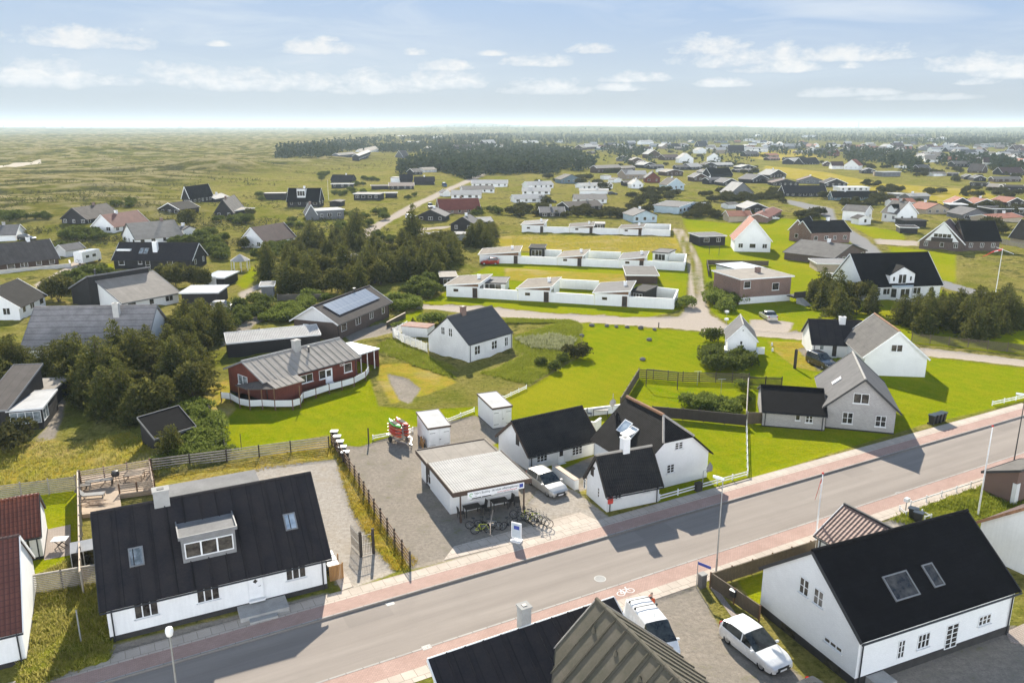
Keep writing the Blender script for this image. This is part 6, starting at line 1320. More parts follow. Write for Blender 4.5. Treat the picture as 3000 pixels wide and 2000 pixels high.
solid_window(d_,1.6,1.7,2,(c,.09,V.he+.15),name='french_window'); solid_window(d_,.5,.9,1,(c-1.5*w/2.2,.09,V.he+.6)); solid_window(d_,.5,.9,1,(c+1.5*w/2.2,.09,V.he+.6))
m=MB(); bw=w*.95; P=[(c-bw,0),(c-bw*.55,-1.1),(c+bw*.55,-1.1),(c+bw,0)]; m.prism(P,0,V.he-.35); m.mi=1; m.prism([(c-bw-.1,0),(c-bw*.58,-1.25),(c+bw*.58,-1.25),(c+bw+.1,0)],V.he-.345,V.he-.1); m.build('bay',[MATS['white_wall'],MATS['roof_pale_blue']],V.o)
for i,(p,q) in enumerate(zip(P,P[1:])):
    mx=((p[0]+q[0])/2,(p[1]+q[1])/2); o=solid_window(V.o,1.0 if i!=1 else bw*.8,1.7,1 if i!=1 else 2,(mx[0],mx[1]-.01,.45),math.atan2(q[1]-p[1],q[0]-p[0]),name='bay_window')
m=MB(); m.box(c-bw*.7,-2.6,-.3,c+bw*.9,-1.3,.05); m.build('terrace',MATS['concrete'],V.o)
# brick gable with white upper front and balcony
G=HS['brick house gable with white upper front and balcony']
m=MB(); L=G.L; z0=G.he+.15; f_=.06
m.poly([(L*.12,-f_,z0),(L*.88,-f_,z0),(L*.5,-f_,G.hr-.15)]); m.build('gable_front',MATS['white_wood'],G.o); m=MB(); m.box(L*.26,-.5,z0+.0,L*.74,-f_-.003,z0+.9); m.build('balcony',MATS['timber_dark'],G.o); solid_window(G.o,L*.4,1.0,4,(L*.5,-f_-.02,z0+.92))
for nm,xx in(('two-gabled',.3),):
    G=HS['white two-gabled house with grey roof']
    y0=G.D*.45; w2=1.5; z1=G.he+1.7;z2=G.he+2.7; m=MB(); xb=(z1-G.he)/G.sl
    m.poly([(-.02,y0+w2,G.he-.1),(-.02,y0-w2,G.he-.1),(-.02,y0-w2,z1),(-.02,y0,z2),(-.02,y0+w2,z1)]); m.poly([(-.02,y0-w2,G.he-.1),(xb,y0-w2,z1),(-.02,y0-w2,z1)]); d_=m.build('dormer',MATS['white_wall'],G.o)
    m=MB(); xr=(z2-G.he)/G.sl; m.slab([(-.3,y0-w2-.25,z1-.2),(xb,y0-w2-.25,z1-.2),(xr,y0,z2+.08),(-.3,y0,z2+.08)],.1); m.slab([(-.3,y0,z2+.08),(xr,y0,z2+.08),(xb,y0+w2+.25,z1-.2),(-.3,y0+w2+.25,z1-.2)],.1); m.build('roof',MATS['roof_black_slate'],d_)
G=HS['steep black house with white shed dormer facing the heath']; shed_dormer(G,cB(378,248),cB(455,248),500+172/3.136,3,'white_wood','roof_grey_felt')
# ---------------------------------------------------------------- courtyard rows
uvpat('roof_courtyard',(.28,.245,.205),'seam',.95,.3,p=(1,1),depth=.02,gap=(.13,.115,.1),spec=.1)
def court(f,xa,ya,xb,yb,ye,dh,D,roof,lab):
    A=gpt(*f(xa,ya));B=gpt(*f(xb,yb)); he=hv(A,f(0,ye)[1])
    H=House('courtyard_house',lab,A,B,D,he,he+dh,'MX',roof,'white_wall','courtyard house','white courtyard houses in three rows',.3,.35,0,'white_trim',lod=0,gutter=False)
    m=MB(); m.poly([(0.02,-.012,he-.05),(H.L-.02,-.012,he-.05),(H.L-.02,-.012,he+dh-.02),(0.02,-.012,he)]); m.build('wedge_board',MATS['timber_brown'],H.o)
    H.winm('f',H.L*.3,1.0,.9,.5,1,1,fm='timber_brown',sill=False); H.doorm('f',H.L-.65,.02,.9,1.75,'timber_dark','timber_brown'); H.winm('r',2.2,.1,2.6,1.9,3,1,gm='glass'); H.chim((H.L*.8,D*.55,he+dh*.8),.5,.5,.8,'white_wall'); return H
K=[(c5,690,153,900,163,80,.55,9,'roof_courtyard','courtyard house with tan roof and grey lean-to, leftmost of the front row'),
(c5,1160,179,1368,190,103,.6,9,'roof_courtyard','courtyard house with tan roof, second of the front row'),
(c5,1660,209,1882,221,130,.6,9,'roof_grey_felt','courtyard house with grey roof and black pergola, third of the front row'),
(cC,-297,850,60,854,772,.7,9,'roof_courtyard','courtyard house with pale roof, leftmost of the middle row'),
(cC,420,868,645,878,797,.6,9,'roof_courtyard','courtyard house with tan-grey roof, second of the middle row'),
(cC,990,893,1215,901,815,.6,9,'roof_grey_felt','courtyard house with grey roof and dark lean-to, third of the middle row'),
(cC,90,563,292,568,498,.55,9,'roof_grey_felt','courtyard house with grey roof, leftmost of the back row'),
(cC,530,573,745,579,515,.55,9,'roof_brown_felt','courtyard house with brown-grey roof and white lean-to, second of the back row'),
(cC,985,588,1195,593,526,.55,9,'roof_brown_felt','courtyard house with brown-grey roof, third of the back row')]
for a in K: court(*a)
for f,pts,h,lab in((c5,[(902,163),(1158,178)],1.75,'white yard wall between the first and second houses of the front row'),(c5,[(1370,190),(1658,208)],1.75,'white yard wall between the second and third houses of the front row'),(c5,[(1884,221),(2178,237),(2205,172),(2010,150)],1.8,'white yard wall closing the right end of the front row'),(c5,[(1415,98),(1690,112)],1.75,'white rear wall behind the second yard of the front row'),
 (cC,[(62,854),(418,868)],1.7,'white yard wall between the first and second houses of the middle row'),(cC,[(647,878),(988,893)],1.7,'white yard wall between the second and third houses of the middle row'),(cC,[(1217,901),(1580,920),(1597,838),(1425,828)],1.8,'white yard wall closing the right end of the middle row'),(cC,[(300,790),(455,798)],1.7,'white rear wall behind the first yard of the middle row'),(cC,[(700,803),(1000,815)],1.7,'white rear wall behind the second yard of the middle row'),
 (cC,[(294,568),(528,573)],1.7,'white yard wall between the first and second houses of the back row'),(cC,[(747,579),(983,588)],1.7,'white yard wall between the second and third houses of the back row'),(cC,[(1197,593),(1450,603),(1453,548),(1205,540)],1.8,'white yard wall closing the right end of the back row')):
    fence('wall',lab,[f(*p) for p in pts],h,style='wall',mat='white_wall',pw=.2,cat='wall',group='white yard walls of the courtyard rows')
for f,xa,ya,xb,yb,ye,D,rf,lab in((c5,905,128,1075,132,65,6,'gf','grey lean-to with glazed side beside the leftmost front courtyard house'),(c5,1900,190,1985,200,115,6,'bk','black pergola roof beside the third front courtyard house'),(c5,655,95,760,92,30,6,'tn','small tan-roofed annex behind the leftmost front courtyard house'),(cC,1290,828,1425,838,750,6,'gf','dark lean-to beside the third house of the middle row'),(cC,160,792,295,795,712,6,'dc','dark lean-to beside the leftmost house of the middle row'),(cC,745,545,850,548,492,6,'wh','bright white lean-to beside the second house of the back row')):
    H=House('lean_to',lab,f(xa,ya),f(xb,yb),D,-f(0,ye)[1],0,'F',RM[rf],'black_wood' if rf!='gf' else 'white_wall','lean-to',None,.2,.2,0,'dark_trim',lod=1); H.winm('f',H.L/2,.3,H.L*.7,1.4,3,1,pane=True)
# ---------------------------------------------------------------- plants
def leafmesh(name,mat,tris):
    V=np.array(tris,np.float32).reshape(-1,3); n=len(V)//4
    me=bpy.data.meshes.new(name); me.vertices.add(len(V)); me.vertices.foreach_set('co',V.ravel())
    me.loops.add(n*4); me.loops.foreach_set('vertex_index',np.arange(n*4,dtype=np.int32))
    me.polygons.add(n); me.polygons.foreach_set('loop_start',np.arange(0,n*4,4,dtype=np.int32)); me.polygons.foreach_set('loop_total',np.full(n,4,np.int32))
    me.update(calc_edges=True); me.materials.append(MATS[mat]); return me
def quad(out,p,d,up,l,w):
    """leaf spray: kite from p along d"""
    s=d.cross(up)
    if s.length<1e-4: s=d.orthogonal()
    s.normalize(); m=p+d*l*.45
    out+= [tuple(p),tuple(m+s*w*.5),tuple(p+d*l),tuple(m-s*w*.5)]
def rv(r): 
    z=r.uniform(-1,1);a=r.uniform(0,6.2832);q=math.sqrt(1-z*z); return Vector((q*math.cos(a),q*math.sin(a),z))
def conifer(seed,h=6.0,rad=2.1,dens=1.0,skirt=.06,top=1.0):
    r=random.Random(seed); out=[]; tr=MB(); lean=Vector((r.uniform(-.05,.16),r.uniform(-.08,.08),1))
    tr.tube((0,0,-.3),lean*h*.55,.15*h/6,.08*h/6,7); tr.tube(lean*h*.55,lean*h*.97,.08*h/6,.015,6)
    z=h*skirt; lop=[r.uniform(.55,1.4) for _ in range(8)]
    while z<h*.985:
        f=1-z/h; R_=rad*(f**.60)*r.uniform(.6,1.2)+.15
        nb=max(4,int(9*f*dens+4)); a0=r.uniform(0,6.28)
        for i in range(nb):
            a=a0+6.2832*i/nb+r.uniform(-.25,.25); L=R_*lop[int(a/6.2832*8)%8]*r.uniform(.7,1.15)
            d=Vector((math.cos(a),math.sin(a),r.uniform(-.12,.28)+.25*(1-f))).normalized(); b=lean*z
            if L>.6 and r.random()<.35: tr.tube(b,b+d*L*.8,.03,.008,4,False)
            k=max(3,int(L/.19*dens))
            for j in range(k):
                t=(j+.6)/k; p=b+d*L*t+Vector((0,0,-.20*L*t*t))
                for q in range(3 if t>.35 else 2):
                    dd=(d*.6+rv(r)*.8+Vector((0,0,.12))).normalized(); l=r.uniform(.26,.54)*(.65+.5*f); quad(out,p+rv(r)*.07,dd,rv(r),l,l*r.uniform(.4,.62))
        z+=h*r.uniform(.032,.05)
    for i in range(14): quad(out,lean*h*r.uniform(.9,.98),(Vector((0,0,1))+rv(r)*.5).normalized(),rv(r),.35,.12)
    return tr,out
def bush(seed,rx,h,n,lobes,size):
    r=random.Random(seed); out=[]; tr=MB(); L=[]
    for i in range(lobes):
        a=r.uniform(0,6.28); q=r.uniform(0,.72)*rx; rr=rx*r.uniform(.32,.58); L.append((Vector((q*math.cos(a),q*math.sin(a),h*r.uniform(.30,.62))),rr,h*r.uniform(.30,.42)))
        tr.tube((0,0,-.2),L[-1][0],.035,.012,5,False)
    for i in range(n):
        c,rr,hh=r.choice(L); d=rv(r); d.z=abs(d.z)*1.1-.25; d.normalize(); k=r.uniform(.72,1.06)
        p=c+Vector((d.x*rr*k,d.y*rr*k,d.z*hh*k)); 
        if p.z<.02: p.z=r.uniform(.02,.25)
        dd=(d*.7+rv(r)*.9).normalized(); s=size*r.uniform(.6,1.3); quad(out,p,dd,rv(r),s,s*r.uniform(.5,.8))
    return tr,out
PROTO={}
def proto(kind,i,mk,mat):
    tr,out=mk; return (tr.mesh('trunk',MATS['bark']),leafmesh('crown',mat,out))
PROTO['conifer']=[proto('c',i,conifer(100+i,6.0,r_,1.0,s),'leaf_conifer') for i,(r_,s) in enumerate(((2.5,.05),(3.0,.04),(2.2,.08),(2.7,.12),(3.3,.05)))]
PROTO['pine']=[proto('p',i,bush(200+i,2.4,4.2,3600,15,.42),'leaf_pine') for i in range(3)]
PROTO['bush']=[proto('b',i,bush(300+i,1.5,1.6,1300,11,.26),'leaf_shrub') for i in range(3)]
PROTO['rose']=[proto('r',i,bush(400+i,1.5,1.4,1300,12,.24),'leaf_rose') for i in range(3)]
PROTO['dark']=[proto('d',i,bush(500+i,2.2,2.2,1500,14,.40),'leaf_dark') for i in range(3)]
NAMES={'conifer':'conifer_tree','pine':'pine_tree','bush':'shrub','rose':'rose_bush','dark':'scrub_pine'}
CATS={'conifer':'tree','pine':'tree','bush':'shrub','rose':'shrub','dark':'shrub'}
NPL=[0]
def plant(kind,p,sc,label,group=None,sz=None,rz=None):
    v=R.choice(PROTO[kind]); o=empty(NAMES[kind],p,R.uniform(0,6.28) if rz is None else rz,label,CATS[kind],group)
    o.scale=(sc,sc,sc*(sz or R.uniform(.9,1.15))); link('trunk',v[0],o); link('crown',v[1],o); NPL[0]+=1; return o
def inpoly(x,y,P):
    ins=False;j=len(P)-1
    for i in range(len(P)):
        if (P[i][1]>y)!=(P[j][1]>y) and x<(P[j][0]-P[i][0])*(y-P[i][1])/(P[j][1]-P[i][1]+1e-9)+P[i][0]: ins=not ins
        j=i
    return ins
def scatter(kind,f,poly,n,s0,s1,label,group,mind=.6,avoid=()):
    Q=[f(*p) for p in poly]; us=[q[0] for q in Q]; vs=[q[1] for q in Q]
    G=[gpt(*q) for q in Q]; gx=[g.x for g in G]; gy=[g.y for g in G]; GP=[(g.x,g.y) for g in G]; AV=[[ (lambda g:(g.x,g.y))(gpt(*f(*p))) for p in a] for a in avoid]
    got=[];k=0
    while len(got)<n and k<n*40:
        k+=1; x=R.uniform(min(gx),max(gx)); y=R.uniform(min(gy),max(gy))
        if not inpoly(x,y,GP) or any(inpoly(x,y,a) for a in AV): continue
        if any((x-a)**2+(y-b)**2<(mind*s1)**2 for a,b in got): continue
        got.append((x,y)); plant('pine' if kind=='conifer' and R.random()<(.42 if f is cB else .2) else kind,Vector((x,y,tz(x,y)-.05)),R.uniform(s0,s1),label,group)
    return got
def one(kind,f,x,y,sc,label,group=None,**k):
    p=gpt(*f(x,y)); return plant(kind,p,sc,label,group,**k)
# conifer grove left of the red house
g='conifers of the grove left of the red house'; lb='dark evergreen in the grove between the seamed grey roof and the red house'
scatter('conifer',c4,[(330,640),(440,800),(560,930),(800,985),(960,1020),(1170,900),(1330,760),(1330,600),(1250,560),(1000,560),(760,620),(500,620)],38,.62,1.05,lb,g,1.25)
scatter('conifer',c4,[(1000,560),(1330,590),(1480,440),(1480,330),(1250,360),(1000,470)],16,.55,.9,lb,g,1.3)
scatter('bush',c4,[(1200,330),(1450,400),(1700,330),(1760,250),(1640,200),(1480,260),(1250,280)],14,.9,1.5,'green thicket shrub beside the gravel drive and the open carport','thicket beside the carport',1.2)
g='conifers at the left edge'; 
for i,(x,y,s) in enumerate(((20,700,1.0),(110,690,.85),(210,690,.7),(-70,760,1.1),(280,720,.75),(60,640,.8))): one('conifer',c4,x,y,s,'dark conifer at the left edge behind the black cabin',g)
one('dark',c4,40,1150,1.25,'broad dark juniper bush at the left edge below the black cabin')
one('conifer',c4,1135,1212,.55,'small lone fir in front of the black shed')
scatter('rose',c4,[(1200,890),(1360,870),(1490,1170),(1300,1215),(1180,1220),(1270,1080)],26,.75,1.0,'pale-leaved rose bush between the black shed and the dry lawn','rose thicket beside the black shed',.9)
scatter('rose',c4,[(1000,1225),(1250,1215),(1490,1190),(1490,1215),(1010,1260)],10,.5,.7,'low rose bush along the slatted boundary fence','rose bushes along the boundary fence',.9)
# middle grove
g='conifers of the grove in the middle'; lb='dark evergreen in the big grove behind the solar-panelled house'
av=[[(600,880),(850,750),(1000,790),(930,940),(640,935)],[(1620,590),(1960,590),(1960,650),(1500,650)]]
scatter('conifer',cB,[(230,1130),(700,1130),(1250,1140),(1320,1100),(1260,960),(1000,930),(700,945),(560,880),(330,860),(230,1000)],34,.7,1.1,lb,g,1.1,av)
scatter('conifer',cB,[(1250,1140),(1480,1130),(1640,1010),(1850,880),(1950,760),(1700,700),(1300,760),(1050,800),(1010,920),(1270,960)],34,.75,1.2,lb,g,1.0,av)
scatter('conifer',cB,[(330,860),(560,870),(620,850),(850,740),(1000,770),(900,680),(560,640),(330,720)],18,.6,.95,lb,g,1.1,av)
scatter('conifer',cB,[(1300,740),(1700,690),(2050,740),(2180,690),(2230,600),(2080,600),(1960,660),(1640,665),(1400,650)],22,.65,1.05,lb,g,1.0,av)
for x,y,s in((900,680,1.25),(1430,690,1.4),(130,1000,1.0),(480,720,.95)): one('conifer',cB,x,y,s,'tall narrow spruce rising above the big grove','tall spruces of the big grove',sz=1.3)
scatter('bush',cB,[(1400,1170),(1620,1170),(1640,1060),(1480,1020),(1360,1090)],10,1.1,1.7,'big rounded pale green shrub at the lane end of the grove','rounded shrubs at the grove end',.9)
scatter('rose',cB,[(1240,1300),(1480,1290),(1470,1210),(1260,1200)],9,.9,1.3,'rounded rose bush beside the solar-panelled house','rose bushes beside the solar-panelled house',.9)
scatter('rose',cB,[(40,1390),(320,1390),(560,1230),(720,1175),(500,1165),(250,1270)],24,.8,1.2,'rose hedge bush along the drive of the solar-panelled house','rose hedge along the drive',.8)
scatter('bush',cB,[(0,1360),(120,1330),(90,1250),(0,1210)],5,1.,1.4,'green shrub by the gravel drive left of the rose hedge','shrubs by the gravel drive',.9)
one('rose',h8,760,400,1.35,'rose bush behind the rusty shed of the meadow cottage','rose bushes behind the rusty shed'); one('rose',h8,870,390,1.2,'rose bush behind the rusty shed of the meadow cottage','rose bushes behind the rusty shed'); one('conifer',h8,510,440,.25,'tiny young fir beside the slatted white fence')
one('rose',h8,330,460,.8,'small rose bush at the corner of the slatted white fence')
# right-hand trees
g='pines between the villa and the white cottages'; lb='dark pine in the row in front of the big white villa'
scatter('conifer',c6,[(790,180),(870,300),(1030,305),(1230,300),(1260,200),(1060,150),(900,110)],15,.62,.95,lb,g,1.2)
scatter('conifer',c6,[(1400,300),(1500,390),(1750,425),(1960,445),(2210,460),(2250,300),(2200,230),(1980,220),(1880,260),(1700,240),(1480,210)],34,.6,.9,lb,g,1.15)
scatter('bush',c6,[(100,520),(130,640),(300,650),(450,610),(440,570),(300,560),(200,440)],12,.9,1.25,'brownish shrub in front of the tiny tall cottage','shrubs in front of the tiny tall cottage',.8)
scatter('rose',c6,[(150,130),(230,230),(330,275),(440,250),(400,180),(230,100)],15,1.1,1.5,'dense rounded shrub below the flat-roofed brick house','rounded shrubs below the brick house',.75)
scatter('rose',c6,[(30,895),(340,925),(330,890),(180,850),(60,860)],9,.8,1.1,'low green bush behind the dark board fence of the fenced lawn','low bushes behind the board fence',.8)
for i,(x,y) in enumerate(((400,700),(395,760),(390,850))): one('rose',c6,x,y,.65,'climbing shrub at the fence of the grey house terrace','shrubs at the terrace fence')
one('dark',c5,1545,560,.85,'dark round bush at the edge of the mown lawn'); one('bush',c5,1410,640,.8,'low bush in the rough meadow right of the cottage','low bushes of the rough meadow'); one('bush',c5,1300,600,.7,'low bush in the rough meadow right of the cottage','low bushes of the rough meadow'); one('bush',c5,1440,590,.75,'low bush in the rough meadow right of the cottage','low bushes of the rough meadow')
one('rose',cC,1585,1250,1.4,'pale shrub at the junction of the sandy lanes')
# village shrubs
g='shrubs of the left village gardens'; lb='scrubby green shrub among the cabins on the left'
for P,n in(([(520,640),(950,650),(900,570),(560,590)],16),([(620,1000),(680,1150),(1060,1060),(900,920)],18),([(1840,660),(2040,680),(2050,800),(1900,800)],10),([(1960,760),(2120,800),(2000,860)],5),([(10,430),(600,420),(400,480),(30,500)],12),([(1950,470),(2250,500),(2340,460),(2100,440)],10),([(1340,660),(1700,640),(1850,600),(2080,620),(2060,680),(1800,700)],14),([(1040,300),(1250,300),(1220,340),(1060,340)],6),([(560,800),(740,780),(720,700),(610,690)],6),([(350,720),(620,700),(500,600),(380,640)],0),([(820,1230),(1100,1100),(1050,1060),(700,1150),(680,1200)],6)): scatter('bush',cA,P,n,.9,1.7,lb,g,.9)
g2='pines among the left cabins'; lb2='rounded pine standing among the cabins on the left'
for x,y,s in((540,1200,1.15),(480,1170,.8),(1740,520,1.15),(1620,1090,1.1),(1780,1060,.95),(1500,1050,.9),(1880,1080,.85),(1650,980,.8),(1230,1060,.7),(2250,720,.8),(2300,420,.7)): one('pine',cA,x,y,s,lb2,g2)
g='shrubs along the sandy lane'; lb='green shrub beside the sandy village lane'
for P,n in(([(740,560),(1040,540),(1020,420),(760,380)],14),([(1080,470),(1200,460),(1180,400),(1080,400)],4),([(0,280),(60,280),(60,220),(0,230)],2),([(700,240),(980,250),(980,160),(720,170)],12),([(560,90),(700,90),(690,30),(580,40)],6),([(950,110),(1120,110),(1080,50),(960,60)],7),([(1390,275),(1480,275),(1470,220),(1400,220)],2),([(1930,410),(2340,400),(2330,360),(1960,370)],8),([(300,540),(420,540),(400,460),(320,470)],3),([(850,140),(1050,150),(1040,100),(900,100)],5),([(1100,600),(1300,660),(1060,680)],4),([(0,760),(60,850),(300,740),(280,660),(100,700),(0,740)],14)): scatter('bush',cB,P,n,.9,1.6,lb,g,.9)
g='dark scrub pines of the right village'; lb='dark scrub pine in a thicket among the right-hand village houses'
for P,n in(([(0,410),(120,440),(250,430),(350,350),(330,270),(200,290),(0,370)],16),([(360,420),(620,450),(900,470),(1080,460),(1000,380),(700,350),(560,380)],20),([(1060,390),(1480,400),(1520,200),(1250,170),(1100,250)],26),([(1570,440),(1880,480),(1910,400),(1760,340),(1600,400)],14),([(1690,285),(1950,290),(2352,310),(2352,240),(2200,225),(1900,200),(1700,230)],22),([(2050,460),(2200,470),(2180,420),(2060,420)],4)): scatter('dark',cC,P,n,.85,1.35,lb,g,.8)
for P,n in(([(0,270),(170,310),(130,230),(0,170)],10),([(1000,205),(1300,235),(1250,190),(1130,150),(1010,130)],12),([(1690,235),(2352,265),(2352,195),(1820,175)],16),([(640,320),(980,360),(1000,300),(700,290)],10),([(880,170),(990,170),(980,110),(880,110)],4),([(1450,215),(1650,230),(1630,190),(1470,180)],5),([(250,440),(540,450),(500,400),(300,400)],8),([(1620,110),(1780,110),(1760,80),(1660,80)],4)): scatter('dark',cD,P,n,.8,1.25,lb,g,.8)
g='bushes of the far village'; lb='dark bush between the houses of the far village'
for f,P,n in((fD,[(0,420),(300,430),(700,470),(1200,530),(1200,480),(600,400),(0,340)],14),(fD,[(1250,560),(1500,580),(2352,620),(2352,420),(1700,430),(1300,470)],34),(fC,[(800,560),(1400,560),(2300,560),(2300,430),(1200,440),(800,470)],26),(fC,[(1000,420),(2352,400),(2352,300),(1000,330)],22),(fC,[(0,560),(420,700),(900,700),(700,560)],12),(cD,[(300,250),(1000,330),(2300,450),(2352,330),(1000,250)],24),(cD,[(1900,640),(2352,620),(2352,520),(1700,500)],8)): scatter('dark',f,P,n,.8,1.6,lb,g,.9)
# ---------------------------------------------------------------- the far woods, one mass
def mass(name,mat,pts,hh,label,ww=.42,nq=16):
    rng=np.random.default_rng(7); out=[]
    for (x,y,z) in pts:
        h=hh*rng.uniform(.6,1.25); w=h*ww; n=nq
        t=rng.uniform(0,1,n)**.8; a=rng.uniform(0,6.283,n); rr=w*(1.02-t)*rng.uniform(.5,1,n); l=h*rng.uniform(.2,.36,n)
        cx=x+rr*np.cos(a); cy=y+rr*np.sin(a); cz=z+h*t*.88
        dx=np.cos(a)*.6+rng.uniform(-.5,.5,n);dy=np.sin(a)*.6+rng.uniform(-.5,.5,n);dz=rng.uniform(.1,1,n)
        sx=-np.sin(a)+rng.uniform(-.5,.5,n);sy=np.cos(a)+rng.uniform(-.5,.5,n);sz=rng.uniform(-.4,.4,n)
        p=np.stack([cx,cy,cz],1);d=np.stack([dx,dy,dz],1)*l[:,None];s=np.stack([sx,sy,sz],1)*l[:,None]*.42
        q=np.stack([p-d*.3,p+d*.2+s,p+d*.7,p+d*.2-s],1); out.append(q.reshape(-1,3))
    V=np.concatenate(out).ravel().tolist(); me=leafmesh(name,mat,V); o=link(name,me); setp(o,label,None,None,'stuff'); return o
def gptv(u,v):
    u=np.asarray(u,float);v=np.asarray(v,float); x=(u-1500)/FPX;y=(1000-v)/FPX; dx=x;dy=cP+y*sP;dz=-sP+y*cP; z=np.zeros_like(u)
    for _ in range(4):
        t=(np.minimum(z,CAMH-4)-CAMH)/dz; z=terrain(dx*t,dy*t)
    return np.stack([dx*t,dy*t,z],1)
def fill(polys,avoid_houses=True):
    P=[]; H=[(o.location.x,o.location.y) for o in SC.objects if o.type=='EMPTY' and o.name.split('.')[0] in('house','shed')]
    H=np.array(H)
    for f,poly,n in polys:
        Q=[f(*p) for p in poly]; us=[q[0] for q in Q]; vs=[q[1] for q in Q]; S=[]; k=0
        while len(S)<n*2 and k<n*30:
            k+=1; u=R.uniform(min(us),max(us)); v=R.uniform(min(vs),max(vs))
            if v>=378 and inpoly(u,v,Q): S.append((u,v))
        if not S: continue
        G=gptv([q[0] for q in S],[q[1] for q in S]); c=0
        for p in G:
            if c>=n: break
            if p[1]<1500:
                dd=(H[:,0]-p[0])**2+(H[:,1]-p[1])**2
                if dd.min()<11**2: continue
                dv=H[:,1]-p[1]
                if ((dv>0)&(dv<55)&(np.abs(H[:,0]*p[1]/np.maximum(H[:,1],1)-p[0])<7)).any(): continue
            P.append(tuple(p)); c+=1
    return P
wood=fill([(fB,[(170,382),(400,385),(760,392),(760,338),(960,335),(1380,345),(1900,365),(2352,310),(2352,180),(1500,200),(1000,215),(700,270),(400,290),(200,330)],1900),
 (fB,[(1290,545),(1700,520),(1950,590),(2100,545),(2352,545),(2352,330),(1900,370),(1500,420),(1320,500)],1150),
 (fC,[(0,545),(150,525),(400,545),(450,490),(600,520),(760,470),(600,380),(560,330),(300,290),(0,260)],1150),
 (fB,[(1400,230),(2352,200),(2352,140),(2200,150),(1900,180),(1500,200)],350),
 (fC,[(0,235),(560,260),(1050,250),(1500,250),(2200,240),(2352,220),(2352,130),(0,130)],2500),
 (fC,[(800,340),(1240,380),(1230,330),(1020,300),(830,300)],90),
 (fD,[(0,235),(700,240),(1300,270),(1500,270),(2200,280),(2352,230),(2352,125),(0,130)],2400),
 (fD,[(1600,285),(1700,280),(2250,300),(2300,240),(2000,215),(1680,210)],320),(fD,[(680,380),(760,440),(900,440),(1400,440),(1400,360),(1100,340),(900,320),(700,320)],300),(fD,[(0,340),(560,400),(560,360),(0,330)],60),(fD,[(1400,440),(2352,530),(2352,400),(1700,380),(1450,380)],220),(fD,[(1050,480),(1400,560),(1500,520),(1350,460),(1100,450)],60),(fD,[(450,330),(600,400),(700,330),(560,300)],40),(fD,[(0,290),(350,330),(330,270),(0,240)],70),
 (fC,[(1000,470),(1200,380),(1000,350),(880,380)],30),(fC,[(1540,330),(1660,340),(1640,290),(1560,290)],14)])
mass('forest','leaf_forest',wood,8.0,'dark conifer wood spreading behind the far village')
ra_=[R.uniform(-.68,.68) for _ in range(2600)]; ry=[R.uniform(3600,7500) if q>-.12 else R.uniform(5200,8200) for q in ra_]
rx_=np.array([math.tan(q)*y for q,y in zip(ra_,ry)]); rz_=terrain(rx_,np.array(ry)); ridge=list(zip(rx_,ry,rz_))
mass('forest','leaf_forest',ridge,15.0,'blue distant belt of woods along the horizon',1.6,9)
# heath scrub, dune hollows
G=gptv([R.uniform(-100,1150) for _ in range(26000)],[420+(R.random()**1.4)*330 for _ in range(26000)])
e=np.where(G[:,1]<420,-58-.17*(G[:,1]-150)+38*np.sin(G[:,1]/97.0),-106-.03*(G[:,1]-420)+30*np.sin(G[:,1]/97.0))
moor=G[(G[:,0]<e+12)&(vnoise(G[:,0]/22.0,G[:,1]/16.0,77)>.56)][:5200]
mass('heather','leaf_moor',moor,1.15,'low heather and creeping willow tufts over the dune heath',1.0,14)
# tall grass: tufts near enough to be seen
def tufts(name,mat,polys,n,h,label,lie=.5):
    out=[];P=[]
    for f,poly,w in polys:
        G=[gpt(*f(*p)) for p in poly]; GP=[(g.x,g.y) for g in G]; xs=[g[0] for g in GP];ys=[g[1] for g in GP];c=0;k=0
        while c<int(n*w) and k<n*w*12:
            k+=1;x=R.uniform(min(xs),max(xs));y=R.uniform(min(ys),max(ys))
            if not inpoly(x,y,GP): continue
            c+=1; z=tz(x,y)
            for j in range(5):
                d=Vector((R.gauss(0,lie),R.gauss(0,lie),1)).normalized(); l=h*R.uniform(.5,1.2); quad(out,Vector((x+R.gauss(0,.1),y+R.gauss(0,.1),z)),d,rv(R),l,l*.16)
    o=link(name,leafmesh(name,mat,out)); setp(o,label,None,None,'stuff'); return o
I=lambda x,y:(x,y)
tufts('grass','grass_blade',[(I,[(55,1720),(285,1600),(325,1875),(320,1930),(180,1980),(60,2050)],1.0),(I,[(440,1345),(660,1312),(664,1345),(460,1395)],.12)],5200,.42,'tall rough grass between the two white roadside houses',.55)
tufts('grass','grass_green',[(c5,[(1130,420),(1500,312),(1578,345),(1560,540),(1450,600),(1240,735),(900,660),(1000,640),(1160,560),(1120,480)],1.0),(c5,[(200,500),(330,430),(560,540),(760,700),(500,620)],.3),(c5,[(1080,330),(1560,330),(1500,312),(1080,300)],.15)],8000,.40,'rough tall meadow grass around the white cottage',.45)
tufts('grass','grass_silver',[(c5,[(1140,440),(1380,410),(1550,440),(1480,520),(1250,500)],1.0)],900,.7,'silvery lyme grass in the meadow right of the cottage',.35)
tufts('grass','grass_green',[(I,[(2610,1522),(2960,1392),(3050,1365),(3050,1560),(2790,1605),(2700,1565)],1.0)],3600,.38,'bright tall grass behind the white rail at the right',.5)
tufts('grass','grass_rust',[(I,[(975,1290),(1010,1340),(1060,1420),(1140,1560),(1225,1645),(1205,1668),(1150,1670),(1090,1600),(1030,1500),(1000,1400)],1.0),(I,[(460,1400),(700,1355),(965,1285),(985,1340),(760,1380),(640,1418)],.6)],1300,.24,'rust-yellow weeds along the wooden fence of the gravel lot',.8)
